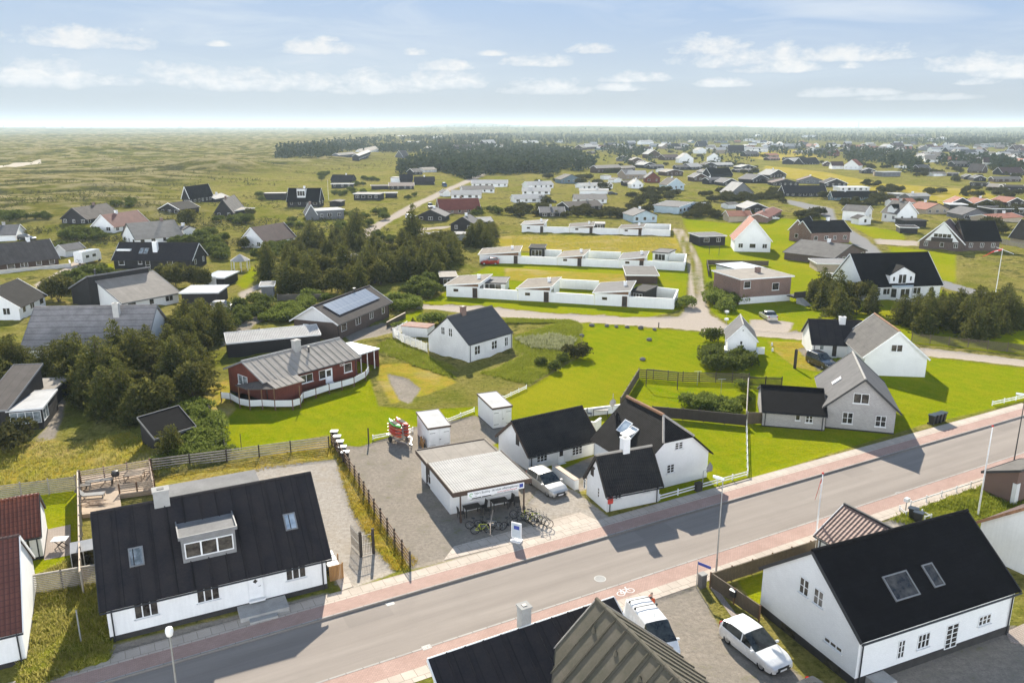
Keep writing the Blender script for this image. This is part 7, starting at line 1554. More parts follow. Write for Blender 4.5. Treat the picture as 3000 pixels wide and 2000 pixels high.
tufts('grass','grass_blade',[(I,[(-60,1345),(120,1285),(230,1300),(380,1262),(480,1340),(455,1352),(230,1395),(-60,1445)],.5),(cC,[(0,580),(1400,610),(1560,760),(900,740),(0,690)],1.2)],3000,.35,'dry tufted grass of the open plots',.6)
# ---------------------------------------------------------------- vehicles (x forward, origin on the ground under the middle)
def lerp(xs,ys,x): return float(np.interp(x,xs,ys))
def arch(r,n=7):
    return [(-r+2*r*i/(n-1)) for i in range(n)]
def make_car(name,label,P,dirv,L,Wd,H,style,paint,group=None,detail=True,cat='car',plate=True,glassm='car_glass'):
    rz=math.atan2(dirv.y,dirv.x); o=empty(name,Vector((P.x,P.y,P.z)),rz,label,cat,group); hw=Wd/2
    T={'hatch':dict(belt=[(0,.62),(.06,.66),(.5,.60),(.70,.575),(.86,.53),(.97,.42),(1,.34)],roof=[(0,.64),(.015,.70),(.07,.93),(.16,.99),(.34,1.0),(.48,.975),(.70,.60),(.86,.545),(.97,.43),(1,.35)],g=(.03,.47,.71)),
       'wagon':dict(belt=[(0,.60),(.05,.66),(.5,.60),(.68,.575),(.86,.52),(.97,.42),(1,.34)],roof=[(0,.61),(.02,.69),(.075,.91),(.2,.985),(.36,1.0),(.47,.975),(.68,.60),(.86,.54),(.97,.43),(1,.35)],g=(.04,.46,.69)),
       'sedan':dict(belt=[(0,.52),(.04,.62),(.5,.60),(.70,.575),(.88,.51),(.97,.42),(1,.34)],roof=[(0,.53),(.04,.635),(.15,.655),(.29,.95),(.38,1.0),(.5,.985),(.70,.60),(.88,.52),(.97,.43),(1,.35)],g=(.155,.48,.71)),
       'van':dict(belt=[(0,.52),(.04,.53),(.5,.53),(.82,.50),(.95,.40),(1,.27)],roof=[(0,.86),(.02,.96),(.1,1.0),(.5,1.0),(.64,.985),(.84,.535),(.95,.42),(1,.28)],g=(.5,.63,.84)),
       'suv':dict(belt=[(0,.58),(.04,.60),(.5,.58),(.70,.56),(.90,.53),(.98,.44),(1,.36)],roof=[(0,.60),(.01,.72),(.05,.94),(.14,1.0),(.5,.985),(.69,.60),(.90,.545),(.98,.45),(1,.37)],g=(.03,.49,.70))}[style]
    bx,bz=zip(*T['belt']); rx,rzv=zip(*T['roof']); g0,g1,g2=T['g']
    wr=.34 if style in('suv','van') else .325; wf,wb=.80,.185
    st=sorted(set([0,.015,.04,.075,.12,.3,.36,.42,.44,.46,.5,.55,.60,.65,.90,.94,.97,.985,1,g0,g1,g2,(g1+g2)/2]+[w+a/L for w in(wf,wb) for a in arch(wr)]))
    rows=[]; zb=.19
    for s in st:
        b=lerp(bx,bz,s)*H; r=max(lerp(rx,rzv,s)*H,b+.012); e=1-(max(0,.10-s)/.10)**2.2*.14-(max(0,s-.86)/.14)**2*.22
        w=hw*e; zl=zb+ (max(0,s-.96)/.04)*.06
        for wc in(wf,wb):
            d=abs(s-wc)*L
            if d<wr: zl=max(zl,math.sqrt(wr*wr-d*d)*.98+.30*0+.02)
        zl=min(zl,b-.12); gl=clamp((r-b)/(H*.36),0,1); we=w*(.985-.17*gl) if gl>.1 else w*.93
        x=(s-.5)*L
        half=[(x,w*.95,zl),(x,w*1.0,max(zl+.02,zl+(b-zl)*.45)),(x,w*.985,b-.03),(x,w*.955,b),(x,we,b+(r-b)*(.90 if gl>.1 else .7)),(x,we*.88,r-.012*gl),(x,we*.45,r),(x,0,r+.012)]
        rows.append(half+[(p[0],-p[1],p[2]) for p in half[-2::-1]])
    body=MB(); gs=MB(); gw=MB(); n=len(rows[0])
    for i in range(len(st)-1):
        s0,s1=st[i],st[i+1]; sm=(s0+s1)/2
        for j in range(n-1):
            q=[rows[i][j],rows[i][j+1],rows[i+1][j+1],rows[i+1][j]]
            side=j in(3,n-5); top=4<=j<=n-6
            isg=False
            if side and g0+.02<sm<(g1+g2)/2+.03 and not(.42<=sm<=.44): isg=True
            if style=='van' and side and sm<.62: isg=False
            if style=='van' and side and .62<=sm<=.80: isg=True
            if top and g1+.005<sm<g2-.005: isg='w'
            if top and style!='van' and ((style=='sedan' and .155<sm<.285) or (style!='sedan' and .012<sm<.07)): isg='w'
            (gs if isg is True else gw if isg else body).poly(q)
    body.poly(rows[0][::-1]); body.poly(rows[-1])
    body.build('body',MATS[paint],o,smooth=True,ang=38)
    for nm,m in(('window',gs),('windscreen',gw)):
        if m.f: m.build(nm,MATS[glassm],o,smooth=True,ang=50)
    m=MB(); m.box(-L*.47,-hw*.86,.14,L*.47,hw*.86,.42); m.build('underbody',MATS['black_plastic'],o)
    tm=MB(); tm.lathe([(.20,-.1),(.30,-.105),(.325,-.07),(.325,.07),(.30,.105),(.20,.1)],(0,0,0),18,'y'); tme=tm.mesh('tyre',MATS['rubber'],smooth=True)
    rm=MB(); rm.lathe([(.21,-.085),(.12,-.06),(.0,-.065)],(0,0,0),12,'y'); rm.lathe([(.21,.085),(.12,.06),(.0,.065)],(0,0,0),12,'y')
    for a in range(5):
        t=a*1.2566
        for sd in(-1,1): rm.bar((math.cos(t)*.04,sd*.088,math.sin(t)*.04),(math.cos(t)*.2,sd*.09,math.sin(t)*.2),.06,.012,(0,1,0))
    rme=rm.mesh('rim',MATS['galv'])
    for wc in(wf,wb):
        for sd in(-1,1):
            w_=empty('wheel',((wc-.5)*L,sd*(hw*.97-.10),.325)); w_.parent=o; link('tyre',tme,w_); link('rim',rme,w_)
    fr=lambda s,k,t: Vector(rows[min(range(len(st)),key=lambda i:abs(st[i]-s))][k])*(1-t)
    xb=-L*.5;xf=L*.5
    for sd in(-1,1):
        m=MB(); zz=lerp(bx,bz,.93)*H-.13; m.obox((xf-L*.062,sd*hw*.74,zz),(.16,-sd*.07,-.035),(.05*sd,.13,0),(0,0,.07)); m.build('headlight',MATS['clear_lens'],o)
        m=MB(); zz=lerp(bx,bz,.02)*H-(.05 if style!='van' else .2); m.obox((xb+.05,sd*hw*.76,zz),(.055,0,0),(0,.10,0),(0,0,.17 if style!='sedan' else .07)); m.build('tail_light',MATS['red_lens'],o)
        m=MB(); xm=(g2-.5-.035)*L; zm=lerp(bx,bz,g2)*H+.06; m.obox((xm,sd*(hw+.08),zm),(.05,0,0),(.02,.10,0),(0,0,.07)); m.bar((xm,sd*(hw-.08),zm-.03),(xm,sd*hw,zm-.02),.05,.04); m.build('mirror',MATS[paint],o)
        if detail:
            m=MB()
            for s in((.30,.52) if style!='van' else (.56,)): m.bar(((s-.5)*L,sd*(hw*.995+.012),lerp(bx,bz,s)*H-.12),((s-.5)*L+.17,sd*(hw*.995+.012),lerp(bx,bz,s)*H-.12),.03,.03)
            m.build('door_handle',MATS[paint],o)
    m=MB(); zz=H*.30; m.obox((xf-.055,0,zz),(.06,0,0),(0,hw*.48,0),(0,0,.085)); m.obox((xf-.05,0,.30),(.06,0,0),(0,hw*.62,0),(0,0,.05)); m.build('grille',MATS['black_plastic'],o)
    if plate:
        m=MB(); m.box(xf+.008,-.25,zz-.17,xf+.02,.25,zz-.06); m.build('number_plate',MATS['flag_white'],o)
    return o
def heading(a,b): v=b-a; v.z=0; return v.normalized()
# silver hatchback
a=gp(1556,1421);b=gp(1601,1452); d=heading(a,b); n=Vector((-d.y,d.x,0)); P=(a+b)/2+n*.80+d*.05
make_car('parked_car','silver hatchback parked facing the street beside the bicycle shop',P,d,4.25,1.78,1.48,'hatch','silver_paint')
# white estate
a=gp(2133,1886);b=gp(2229,1962); d=heading(a,b); n=Vector((-d.y,d.x,0)); P=(a+b)/2+n*.82
make_car('parked_car','white estate car parked by the big white house on the gravel',P,d,4.45,1.82,1.46,'wagon','white_car'); dW=d
P2=gp(2400,2018,1.3); make_car('parked_car','black car cut off by the bottom edge below the white estate car',Vector((P2.x+.3,P2.y-.9,0)),dW,4.5,1.8,1.42,'wagon','dark_car')
# white van
a=gp(1867,1747,1.98);b=gp(1929,1821,1.98); d=heading(a,b); P=a+d*1.95; P.z=0
VN=make_car('van','white delivery van with two black roof bars on the gravel lot',P,d,4.45,1.86,1.95,'van','white_car',cat='van')
m=MB()
for x in(-1.55,-.8):
    m=MB()
    for s in(-1,1): m.box(x-.04,s*.72-.05,1.95,x+.04,s*.72+.05,2.09)
    m.bar((x,-.75,2.1),(x,.75,2.1),.05,.035); m.build('roof_bar',MATS['dark_metal'],VN)
m=MB(); m.obox((-.2,-.94,1.15),(.36,0,0),(0,.004,0),(0,0,.13)); m.build('emblem',MATS['dark_metal'],VN); m=MB(); m.tube((.35,0,1.99),(.25,0,2.2),.012,n=5); m.build('aerial',MATS['dark_metal'],VN)
P=gp(2261,942); make_car('parked_car','pale saloon car seen from behind below the brick house',P+Vector((0,2,0)),Vector((-.06,1,0)),4.4,1.78,1.42,'sedan','silver_paint')
P=gp(2432,1083); make_car('parked_car','dark pickup-like off-road car parked in front of the long white wing',P+Vector((-.5,1.8,0)),Vector((.30,-1,0)),4.5,1.85,1.72,'suv','dark_car')
def carp(f,x,y,dx,dy,L,W_,H,st,pt,lab,name='parked_car',cat='car'):
    p=gpt(*f(x,y)); make_car(name,lab,p,Vector((dx,dy,0)).normalized(),L,W_,H,st,pt,None,False,cat,False)
carp(cB,2150,858,-1,.05,4.2,1.75,1.6,'hatch','red_car','red car parked behind the front courtyard row')
carp(cB,1435,440,1,.3,4.5,1.8,1.6,'suv','white_car','white car parked beside the black cabin on the sandy lane')
carp(cB,1602,348,.2,-1,4.6,1.9,2.0,'suv','dark_car','dark off-road car at the end of the brick-red roofed house')
carp(cB,1732,148,.3,-1,5.0,1.95,2.1,'van','blue_car','blue-grey van parked by the sandy lane',cat='van',name='van')
carp(c4,1480,240,1,.15,4.5,1.8,1.6,'suv','silver_paint','silver car half hidden by the thicket beside the open carport')
carp(cC,925,222,1,.05,4.5,1.8,1.5,'wagon','dark_car','dark car at the end of the white bungalows'); carp(cC,360,295,1,.1,4.4,1.8,1.5,'hatch','dark_car','dark car beside the foremost bungalow of the left rank')
carp(cA,250,638,1,-.1,4.5,1.8,1.6,'wagon','dark_car','dark car parked on the rough grass at the left edge'); carp(cD,2015,386,.6,-1,4.5,1.8,1.6,'suv','silver_paint','silver car between the orange roofs and the dark flat roof'); carp(cD,40,448,1,.1,4.4,1.8,1.45,'sedan','white_car','pale car beside the low red-roofed shed')
# motorhome
p=gpt(*cA(815,850)); o=empty('motorhome',p,math.radians(78),'white motorhome seen from behind with bicycles on its tail','motorhome')
m=MB(); m.box(-3.0,-1.12,.5,2.0,1.12,2.95); m.obox((2.5,0,1.35),(.62,0,0),(0,1.02,0),(0,0,.85)); m.box(2.0,-1.1,2.2,2.7,1.1,2.93); m.build('body',MATS['white_car'],o)
m=MB(); m.box(-2.0,-.5,2.955,-.8,.5,3.06); m.build('roof_hatch',MATS['white_paint'],o); m=MB(); m.box(-1.9,-1.135,1.5,-.9,-1.122,2.1); m.build('window',MATS['car_glass'],o); m=MB(); m.box(.2,-1.135,1.5,1.3,-1.122,2.1); m.build('window',MATS['car_glass'],o)
wm=MB().lathe([(.0,-.11),(.33,-.11),(.33,.11),(0,.11)],(0,0,0),14,'y').mesh('wheel',MATS['rubber'])
for x in(-1.6,2.4):
    for s in(-.95,.95): w_=link('wheel',wm,o); w_.location=(x,s,.33)
m=MB()
for y in(-.45,.35):
    for k_ in range(12):
        t=k_*.5236;u=(k_+1)*.5236; m.bar((-3.12,y+.33*math.cos(t),.95+.33*math.sin(t)),(-3.12,y+.33*math.cos(u),.95+.33*math.sin(u)),.03,.03)
m.bar((-3.12,-.45,.95),(-3.12,.35,1.35),.03,.03); m.build('bicycle_rack',MATS['dark_metal'],o)
# ---------------------------------------------------------------- bicycles
def make_bike(col,label,P,rz,lean=.0,group='hire bicycles in front of the shop'):
    o=empty('bicycle',P,rz,label,'bicycle',group); o.rotation_euler=(lean,0,rz); w=MB(); R0=.34
    def ring(mb,c,r,t,n=20):
        for k_ in range(n):
            a=6.2832*k_/n;b=6.2832*(k_+1)/n; mb.bar((c[0]+r*math.cos(a),0,c[1]+r*math.sin(a)),(c[0]+r*math.cos(b),0,c[1]+r*math.sin(b)),t,t,(0,1,0))
    tw=MB(); ring(tw,(0,0),R0,.045); tme=tw.mesh('tyre',MATS['rubber']); sw=MB()
    for k_ in range(8): a=k_*.3927*2; sw.bar((0,0,0),(R0*math.cos(a),0,R0*math.sin(a)),.008,.008)
    sw.tube((0,-.05,0),(0,.05,0),.03,n=6); sme=sw.mesh('spokes',MATS['galv'])
    for x in(-.53,.53): e=empty('wheel',(x,0,.36)); e.parent=o; link('tyre',tme,e); link('spokes',sme,e)
    f=MB(); bb=(-.08,0,.32);st=(-.22,0,.85);hd=(.36,0,.82);hb=(.39,0,.68)
    for p,q in((bb,st),(st,hd),(bb,hb),((-.53,0,.36),bb),((-.53,0,.36),(-.19,0,.76)),(hd,hb),(hb,(.53,0,.36))): f.tube(p,q,.022,n=6)
    f.build('frame',MATS[col],o)
    m=MB(); m.tube(st,(-.24,0,.98),.016,n=5); m.prism([(-.38,-.08),(-.1,-.03),(-.1,.03),(-.38,.08)],.98,1.03); m.build('saddle',MATS['black_plastic'],o)
    m=MB(); m.tube(hd,(.34,0,1.02),.016,n=5); m.path([(.22,-.30,1.04),(.36,-.12,1.04),(.36,.12,1.04),(.22,.30,1.04)],.016,5); m.build('handlebar',MATS['dark_metal'],o)
    m=MB(); m.tube((-.08,-.07,.32),(-.08,.07,.32),.09,n=10); m.build('crank',MATS['dark_metal'],o)
    return o
bi=CR(1380,1520,7.84)
ra=math.atan2(RD.y,RD.x)
BK=[('dark_metal',bi(130,230),ra-.55,.12,'black bicycle leaning at the left end of the shop rack'),('yellow_lime',bi(250,330),ra-.35,.1,'black and lime bicycle in the left rack group'),('dark_metal',bi(330,200),ra-.5,.1,'dark bicycle behind the lime one in the left rack group'),('galv',bi(470,250),ra-.45,.1,'grey bicycle at the right of the left rack group'),
('dark_metal',bi(860,200),ra+.2,.08,'single dark bicycle standing just left of the advertising board'),
('dark_metal',bi(1130,10),ra-.75,-.1,'black bicycle nearest the right canopy post'),('yellow_lime',bi(1280,40),ra-.7,-.12,'lime framed bicycle in the right cluster'),('galv',bi(1390,60),ra-.72,-.1,'silver bicycle in the middle of the right cluster'),('yellow_lime',bi(1470,100),ra-.68,-.12,'second lime bicycle toward the right of the cluster'),('galv',bi(1560,140),ra-.7,-.1,'silver sunlit bicycle at the outer right of the cluster'),('dark_metal',bi(1630,190),ra-.7,-.1,'dark bicycle at the very end of the right cluster')]
for c,p,rz,ln,lb in BK: make_bike(c,lb,gp(*p),rz,ln)
m=MB(); a=gp(*bi(330,100)); 
rk=empty('bicycle_rack',gp(*bi(445,360)),ra+1.0,'pale T-shaped bicycle rack bar in front of the shop','bicycle rack'); m=MB(); m.tube((0,0,0),(0,0,.95),.035,n=6); m.bar((-.3,0,.96),(2.2,0,.96),.06,.05); m.bar((0,-.25,1.0),(0,.25,1.0),.05,.04); m.build('bar',MATS['timber_pale'],rk); m=MB(); m.bar((-.3,-.3,.03),(.3,.3,.03),.06,.05); m.build('foot',MATS['timber_grey'],rk)
# advertising board
o=empty('advertising_board',gp(1513,1585),ra-.95,'white swivel advertising board with a blue poster on a pale foot','sign'); m=MB(); m.box(-.42,-.025,.28,.42,.025,1.55); m.build('panel',MATS['white_paint'],o)
m=MB(); m.box(-.36,-.032,.36,.36,-.026,1.47); po=m.build('poster',MATS['roof_pale_blue'],o); m=MB(); m.box(-.2,-.038,1.0,.25,-.033,1.3); m.build('picture',MATS['blue_sign'],po); m=MB(); m.prism([(-.38,-.28),(.38,-.28),(.45,0),(.38,.28),(-.38,.28),(-.45,0)],0,.15); m.build('foot',MATS['white_trim'],o); m=MB(); m.bar((-.2,0,.14),(-.2,0,.3),.05,.05); m.bar((.2,0,.14),(.2,0,.3),.05,.05); m.build('leg',MATS['galv'],o)
# tables and chairs under the canopy
def make_table(label,P,rz,w,d,h,mat,cat='table',group=None,legm=None,cross=False):
    o=empty('table',P,rz,label,cat,group); m=MB(); m.box(-w/2,-d/2,h-.05,w/2,d/2,h); m.build('tabletop',MATS[mat],o)
    if cross:
        m=MB()
        for y in(-d*.35,d*.35): m.bar((-w*.35,y,0),(w*.35,y,h-.06),.04,.05); 
        m.build('leg',MATS[legm or mat],o); m=MB()
        for y in(-d*.3,d*.3): m.bar((w*.35,y,0),(-w*.35,y,h-.06),.04,.05)
        m.build('leg',MATS[legm or mat],o)
    else:
        me=MB().box(-.035,-.035,0,.035,.035,h-.052).mesh('leg',MATS[legm or mat])
        for x in(-w/2+.06,w/2-.06):
            for y in(-d/2+.06,d/2-.06): l=link('leg',me,o); l.location=(x,y,0)
    return o
def make_chair(label,P,rz,mat,group=None,h=.95):
    o=empty('chair',P,rz,label,'chair',group); m=MB(); m.box(-.24,-.24,.40,.24,.24,.46); m.build('seat',MATS[mat],o); m=MB(); m.obox((0,.25,.72),(.23,0,0),(0,.02,0),(0,.04,.26)); m.build('backrest',MATS[mat],o)
    me=MB().box(-.02,-.02,0,.02,.02,.40).mesh('leg',MATS[mat])
    for x in(-.21,.21):
        for y in(-.21,.21): l=link('leg',me,o); l.location=(x,y,0)
    return o
sx=SH.lw
make_table('left dark wicker table under the shop canopy',sx((1.6,-.75,0)),SH.rz,1.35,.85,.75,'wicker'); make_table('right dark wicker table under the shop canopy',sx((4.0,-.65,0)),SH.rz,1.35,.85,.75,'wicker')
for i,(x,y,r,lb) in enumerate(((2.65,-.55,-1.5,'black wicker chair at the right end of the left canopy table'),(2.75,-1.25,-2.2,'black wicker chair in front of the left canopy table'),(5.05,-.5,-1.4,'black wicker chair at the right end of the right canopy table'),(5.55,-.75,2.6,'black wicker chair turned outward at the shop corner'),(.6,-.9,1.6,'black wicker chair at the left end of the left canopy table'))): make_chair(lb,sx((x,y,0)),SH.rz+r,'wicker')
# ---------------------------------------------------------------- kayak trailer
a=gp(1145,1231,1.7);b=gp(1184,1257,1.7); kd=heading(a,b); kr=math.atan2(kd.y,kd.x); kc=gp(1166,1300); kn=Vector((-kd.y,kd.x,0)); kc=kc+Vector((0.0,.9,0))
o=empty('trailer',kc,kr,'steel trailer rack loaded with stacked kayaks on the gravel','trailer')
m=MB()
for y in(-.75,.75): m.bar((-1.2,y,.5),(1.3,y,.5),.07,.08)
for x in(-.9,.9):
    m.bar((x,-.85,.52),(x,.85,.52),.06,.06); m.bar((x,0,.5),(x,0,1.95),.07,.07)
    for z in(.62,.98,1.34,1.66): m.bar((x,-.8,z),(x,.8,z),.04,.04)
m.bar((1.3,-.75,.5),(2.5,0,.48),.06,.06); m.bar((1.3,.75,.5),(2.5,0,.48),.06,.06); m.bar((2.45,0,.48),(2.8,0,.48),.07,.07); m.bar((2.5,0,.48),(2.5,0,.0),.05,.05); m.build('frame',MATS['galv'],o)
wm=MB().lathe([(0,-.09),(.28,-.09),(.30,-.05),(.30,.05),(.28,.09),(0,.09)],(0,0,0),14,'y').mesh('wheel',MATS['rubber'])
for s in(-1,1): w_=link('wheel',wm,o); w_.location=(-.1,s*.92,.30)
def kayak_mesh():
    rows=[];L=2.5
    for i in range(15):
        t=i/14; x=(t-.5)*L; w=.37*(math.sin(math.pi*min(max(t,.02),.98))**.55); rise=.10*abs(2*t-1)**2.4; ro=[]
        for j in range(12):
            a=6.2832*j/12; z=math.sin(a); ro.append((x,w*math.cos(a),.15+rise+(.10 if z>0 else .14)*z))
        rows.append(ro)
    m=MB(); m.grid(rows,True); m.poly(rows[0][::-1]); m.poly(rows[-1]); return m.mesh('hull',MATS['kayak_red'],smooth=True,ang=60)
km=kayak_mesh(); ck=MB(); ck.prism([(-.55,-.2),(.35,-.23),(.5,-.1),(.5,.1),(.35,.23),(-.55,.2)],.245,.285); ckm=ck.mesh('cockpit',MATS['timber_dark'])
KL=[('kayak_green','green sit-on kayak topmost on the trailer'),('kayak_red','bright red kayak topmost beside the green one')]
for lv,z in enumerate((1.70,1.36,1.0,.64)):
    for s in(-1,1):
        if lv==0: mat,lb,gr=KL[0 if s<0 else 1][0],KL[0 if s<0 else 1][1],None
        else: mat,lb,gr=('kayak_orange' if lv%2 else 'kayak_red'),f"{'red-orange' if lv%2 else 'red'} kayak in the {['','second','third','bottom'][lv]} tier of the trailer, {'outer' if s<0 else 'inner'} side",'kayaks stacked on the trailer'
        k_=empty('kayak',kc+kn*(s*.40)+Vector((0,0,z+.0)),kr,lb,'kayak',gr); mh_=km.copy(); mh_.materials.clear(); mh_.materials.append(MATS[mat]); link('hull',mh_,k_)
        if lv==0: link('cockpit',ckm,k_)
o=empty('pallet',S1.lw((-.28,1.2,0)),S1.rz,'wooden pallet leaning on the side of the nearer store shed','pallet'); m=MB()
for i in range(5): m.obox((-.1,0,.1+.17*i),(.02,0,.03),(0,.55,0),(0,0,.06))
for y in(-.5,0,.5): m.bar((-.2,y,0),(0.06,y,.85),.05,.09)
m.build('slats',MATS['orange_planks'],o)
# ---------------------------------------------------------------- person
def skinned(name,verts,edges,mat,parent,sub=1,root=0):
    me=bpy.data.meshes.new(name); me.from_pydata([v[:3] for v in verts],edges,[]); o=bpy.data.objects.new(name,me); COL.objects.link(o)
    o.modifiers.new('skin','SKIN'); sv=me.skin_vertices[0].data
    for i,v in enumerate(verts): sv[i].radius=(v[3],v[4] if len(v)>4 else v[3]); sv[i].use_root=(i==root)
    s=o.modifiers.new('sub','SUBSURF'); s.levels=sub; s.render_levels=sub
    bpy.context.view_layer.update(); dg=bpy.context.evaluated_depsgraph_get(); m2=bpy.data.meshes.new_from_object(o.evaluated_get(dg)); bpy.data.objects.remove(o); m2.materials.clear(); m2.materials.append(MATS[mat])
    for p in m2.polygons: p.use_smooth=True
    return link(name,m2,parent)
pp=gp(1911,1741,1.62); rzv=math.atan2(-d.y,-d.x)
po=empty('person',Vector((pp.x,pp.y,0)),math.radians(215),'person in an orange-red jacket standing behind the white van','person')
V_=[(0,0,.95,.15,.11),(0.01,0,1.15,.155,.115),(.03,0,1.36,.17,.12),(.045,0,1.48,.07,.065),(.06,0,1.56,.055,.055),(.085,0,1.66,.085,.095),(.09,0,1.75,.07,.08),
 (.03,.19,1.42,.07),(.08,.24,1.16,.052),(.30,.17,1.06,.042),(.38,.13,1.06,.036),(.03,-.19,1.42,.07),(.10,-.23,1.16,.052),(.31,-.14,1.10,.042),(.39,-.10,1.11,.036),
 (0,.10,.88,.095),(.02,.11,.50,.07),(-.02,.11,.09,.05),(.11,.12,.04,.04),(0,-.10,.88,.095),(.03,-.11,.50,.07),(.0,-.11,.09,.05),(.13,-.12,.04,.04)]
E_=[(0,1),(1,2),(2,3),(3,4),(4,5),(5,6),(2,7),(7,8),(8,9),(9,10),(2,11),(11,12),(12,13),(13,14),(0,15),(15,16),(16,17),(17,18),(0,19),(19,20),(20,21),(21,22)]
skinned('body',V_,E_,'skin',po,2)
J=[(0,0,.92,.175,.135),(.01,0,1.15,.18,.14),(.03,0,1.36,.195,.145),(.042,0,1.46,.10,.09),(.03,.20,1.42,.09),(.08,.25,1.16,.072),(.27,.18,1.07,.058),(.03,-.20,1.42,.09),(.10,-.24,1.16,.072),(.28,-.15,1.10,.058)]
skinned('jacket',J,[(0,1),(1,2),(2,3),(2,4),(4,5),(5,6),(2,7),(7,8),(8,9)],'orange_cloth',po,2)
T_=[(0,0,.93,.165,.13),(0,.10,.86,.11),(.02,.11,.50,.085),(-.02,.11,.13,.065),(0,-.10,.86,.11),(.03,-.11,.50,.085),(0,-.11,.13,.065)]
skinned('trousers',T_,[(0,1),(1,2),(2,3),(0,4),(4,5),(5,6)],'dark_cloth',po,2)
skinned('hair',[(.055,0,1.70,.075,.09),(.07,0,1.78,.082,.088),(.04,0,1.74,.075,.085)],[(0,2),(2,1)],'hair_grey',po,2)
for s in(-1,1):
    for i in range(5):
        bx_,by_,bz_=(.385,s*.115 if s>0 else -.115,1.06 if s>0 else 1.11); y=by_+(i-1.5)*.018
        V=[(bx_,y,bz_,.011),(bx_+.045,y,bz_-.005,.009),(bx_+.075-(.02 if i in(0,3) else 0),y,bz_-.02,.008)] if i<4 else [(bx_-.01,by_-s*.035,bz_,.011),(bx_+.03,by_-s*.055,bz_,.009)]
        skinned('finger' if i<4 else 'thumb',V,[(a_,a_+1) for a_ in range(len(V)-1)],'skin',po,1)
m=MB(); m.obox((.175,0,1.665),(.022,0,-.012),(0,.014,0),(0,0,.022)); m.build('nose',MATS['skin'],po)
for s in(-1,1):
    m=MB(); m.lathe([(0,-.008),(.011,-.004),(.011,.004),(0,.008)],(.165,s*.033,1.685),8,'x'); m.build('eye',MATS['dark_metal'],po)
# ---------------------------------------------------------------- lamps, poles, signs
def lamp(label,P,h,rz,kind='flat',mat='galv'):
    o=empty('street_lamp',P,rz,label,'street lamp','street lamps along the road'); m=MB(); m.tube((0,0,-.1),(0,0,1.0),.075,.07,10); m.tube((0,0,1.0),(0,0,h),.055,.035,10); m.build('pole',MATS[mat],o)
    m=MB()
    if kind=='flat':
        m.grid([[(x,y*w_,h+.03+z) for y,z in((-.17,0),(-.13,.09),(0,.13),(.13,.09),(.17,0),(.1,-.05),(-.1,-.05))] for x,w_ in((-.1,.45),(.05,.8),(.4,1),(.62,.8),(.72,.4))],True); hdm=m.build('lamp_head',MATS['lamp_glass'],o,smooth=True,ang=50)
    else:
        m.lathe([(.06,h-.05),(.15,h),(.19,h+.18),(.19,h+.34),(.15,h+.44),(0,h+.47)],(0,0,0),14); m.build('lamp_head',MATS['lamp_glass'],o,smooth=True,ang=50)
    return o
P=gp(2098,1672); lamp('street lamp with flat white head between the grey gravel lot and the road',P,hv(P,1405),math.radians(140))
P=gp(496,1850,5.8); P.z=0; lamp('street lamp with white cylindrical head in the lower left corner',P,5.6,0,'globe')
P=gp(2964,1386); lamp('street lamp on a dark pole at the far right of the road',P,hv(P,1158),math.radians(150),'flat','dark_metal')
def flagpole(label,P,h,mat='white_paint'):
    o=empty('flagpole',P,0,label,'flagpole','flagpoles'); m=MB(); m.tube((0,0,-.2),(0,0,h),.075,.035,10); m.build('pole',MATS[mat],o); m=MB(); m.lathe([(0,h-.02),(.08,h+.02),(.09,h+.08),(.05,h+.14),(0,h+.16)],(0,0,0),8); m.build('finial',MATS['red_paint'],o); return o
def pennant(P,h,label,dx,dy,L,drop):
    m=MB(); n=14; prev=None
    for i in range(n+1):
        t=i/n; w=.20*(1-t*.75); c=Vector((dx*L*t,dy*L*t,-drop*t**1.3-.06*math.sin(t*9))); row=[c+Vector((0,.03*math.sin(t*8),w)),c+Vector((0,.05*math.sin(t*8+1),0)),c+Vector((0,.03*math.sin(t*8),-w))]
        if prev:
            m.mi=0; m.poly([prev[0],row[0],row[1],prev[1]]); m.mi=0 if i%1 else (1 if 3<i<7 else 0); m.poly([prev[1],row[1],row[2],prev[2]])
        prev=row
    o=m.build('pennant',[MATS['red_paint'],MATS['flag_white']]); o.location=Vector((P.x,P.y,h)); setp(o,label,'pennant')
P=gp(2385,1621); P=Vector((P.x,P.y,0)); h=hv(P,1388); flagpole('white flagpole with drooping red pennant in front of the large white house',P,h); pennant(P,h-.35,'red and white pennant drooping from the flagpole above the road',-.32,-.1,1.3,1.6)
P=gp(2864,1512); flagpole('bare white flagpole in the tall grass at the right',P,hv(P,1250))
P=gpt(*cD(2085,1155)); h=hv(P,500+715/3.136); o=flagpole('white flagpole with cross spar on the lawn right of the villa',P,h); m=MB(); m.bar((-1.2,0,h+.25),(2.2,0,h-1.0),.06,.06); m.build('spar',MATS['white_paint'],o); pennant(P,h-.1,'long red streamer blowing from the flagpole beside the villa',-1,.1,3.2,1.4)
P=gpt(*cB(667,268)); flagpole('thin white flagpole beside the steep black house',P,hv(P,500+88/3.136))
P=gpt(*fB(1905,505)); h=hv(P,340+405/3.136); flagpole('flagpole with a red flag in the dark wood',P,h); m=MB(); m.poly([(0,0,0),(2.6,.2,-.2),(2.6,.2,-2.2),(0,0,-2.0)]); m.mi=1; m.bar((.0,-.012,-1.0),(2.6,.19,-1.2),.02,.32); m.bar((.9,.055,-.08),(.9,.055,-2.08),.32,.02,(0,1,0)); o=m.build('flag',[MATS['red_paint'],MATS['flag_white']]); o.location=(P.x,P.y,h-.1); setp(o,'red flag with a white cross over the dark wood','flag')
P=gp(2480,376); P=Vector((P.x*.35,P.y*.35,0)) if P.y>7000 else P; P=Vector((980/2333*2600,2600,tz(1092,2600))); h=hv(P,322)-P.z; o=empty('mast',P,0,'tall lattice radio mast above the woods on the horizon','mast'); m=MB()
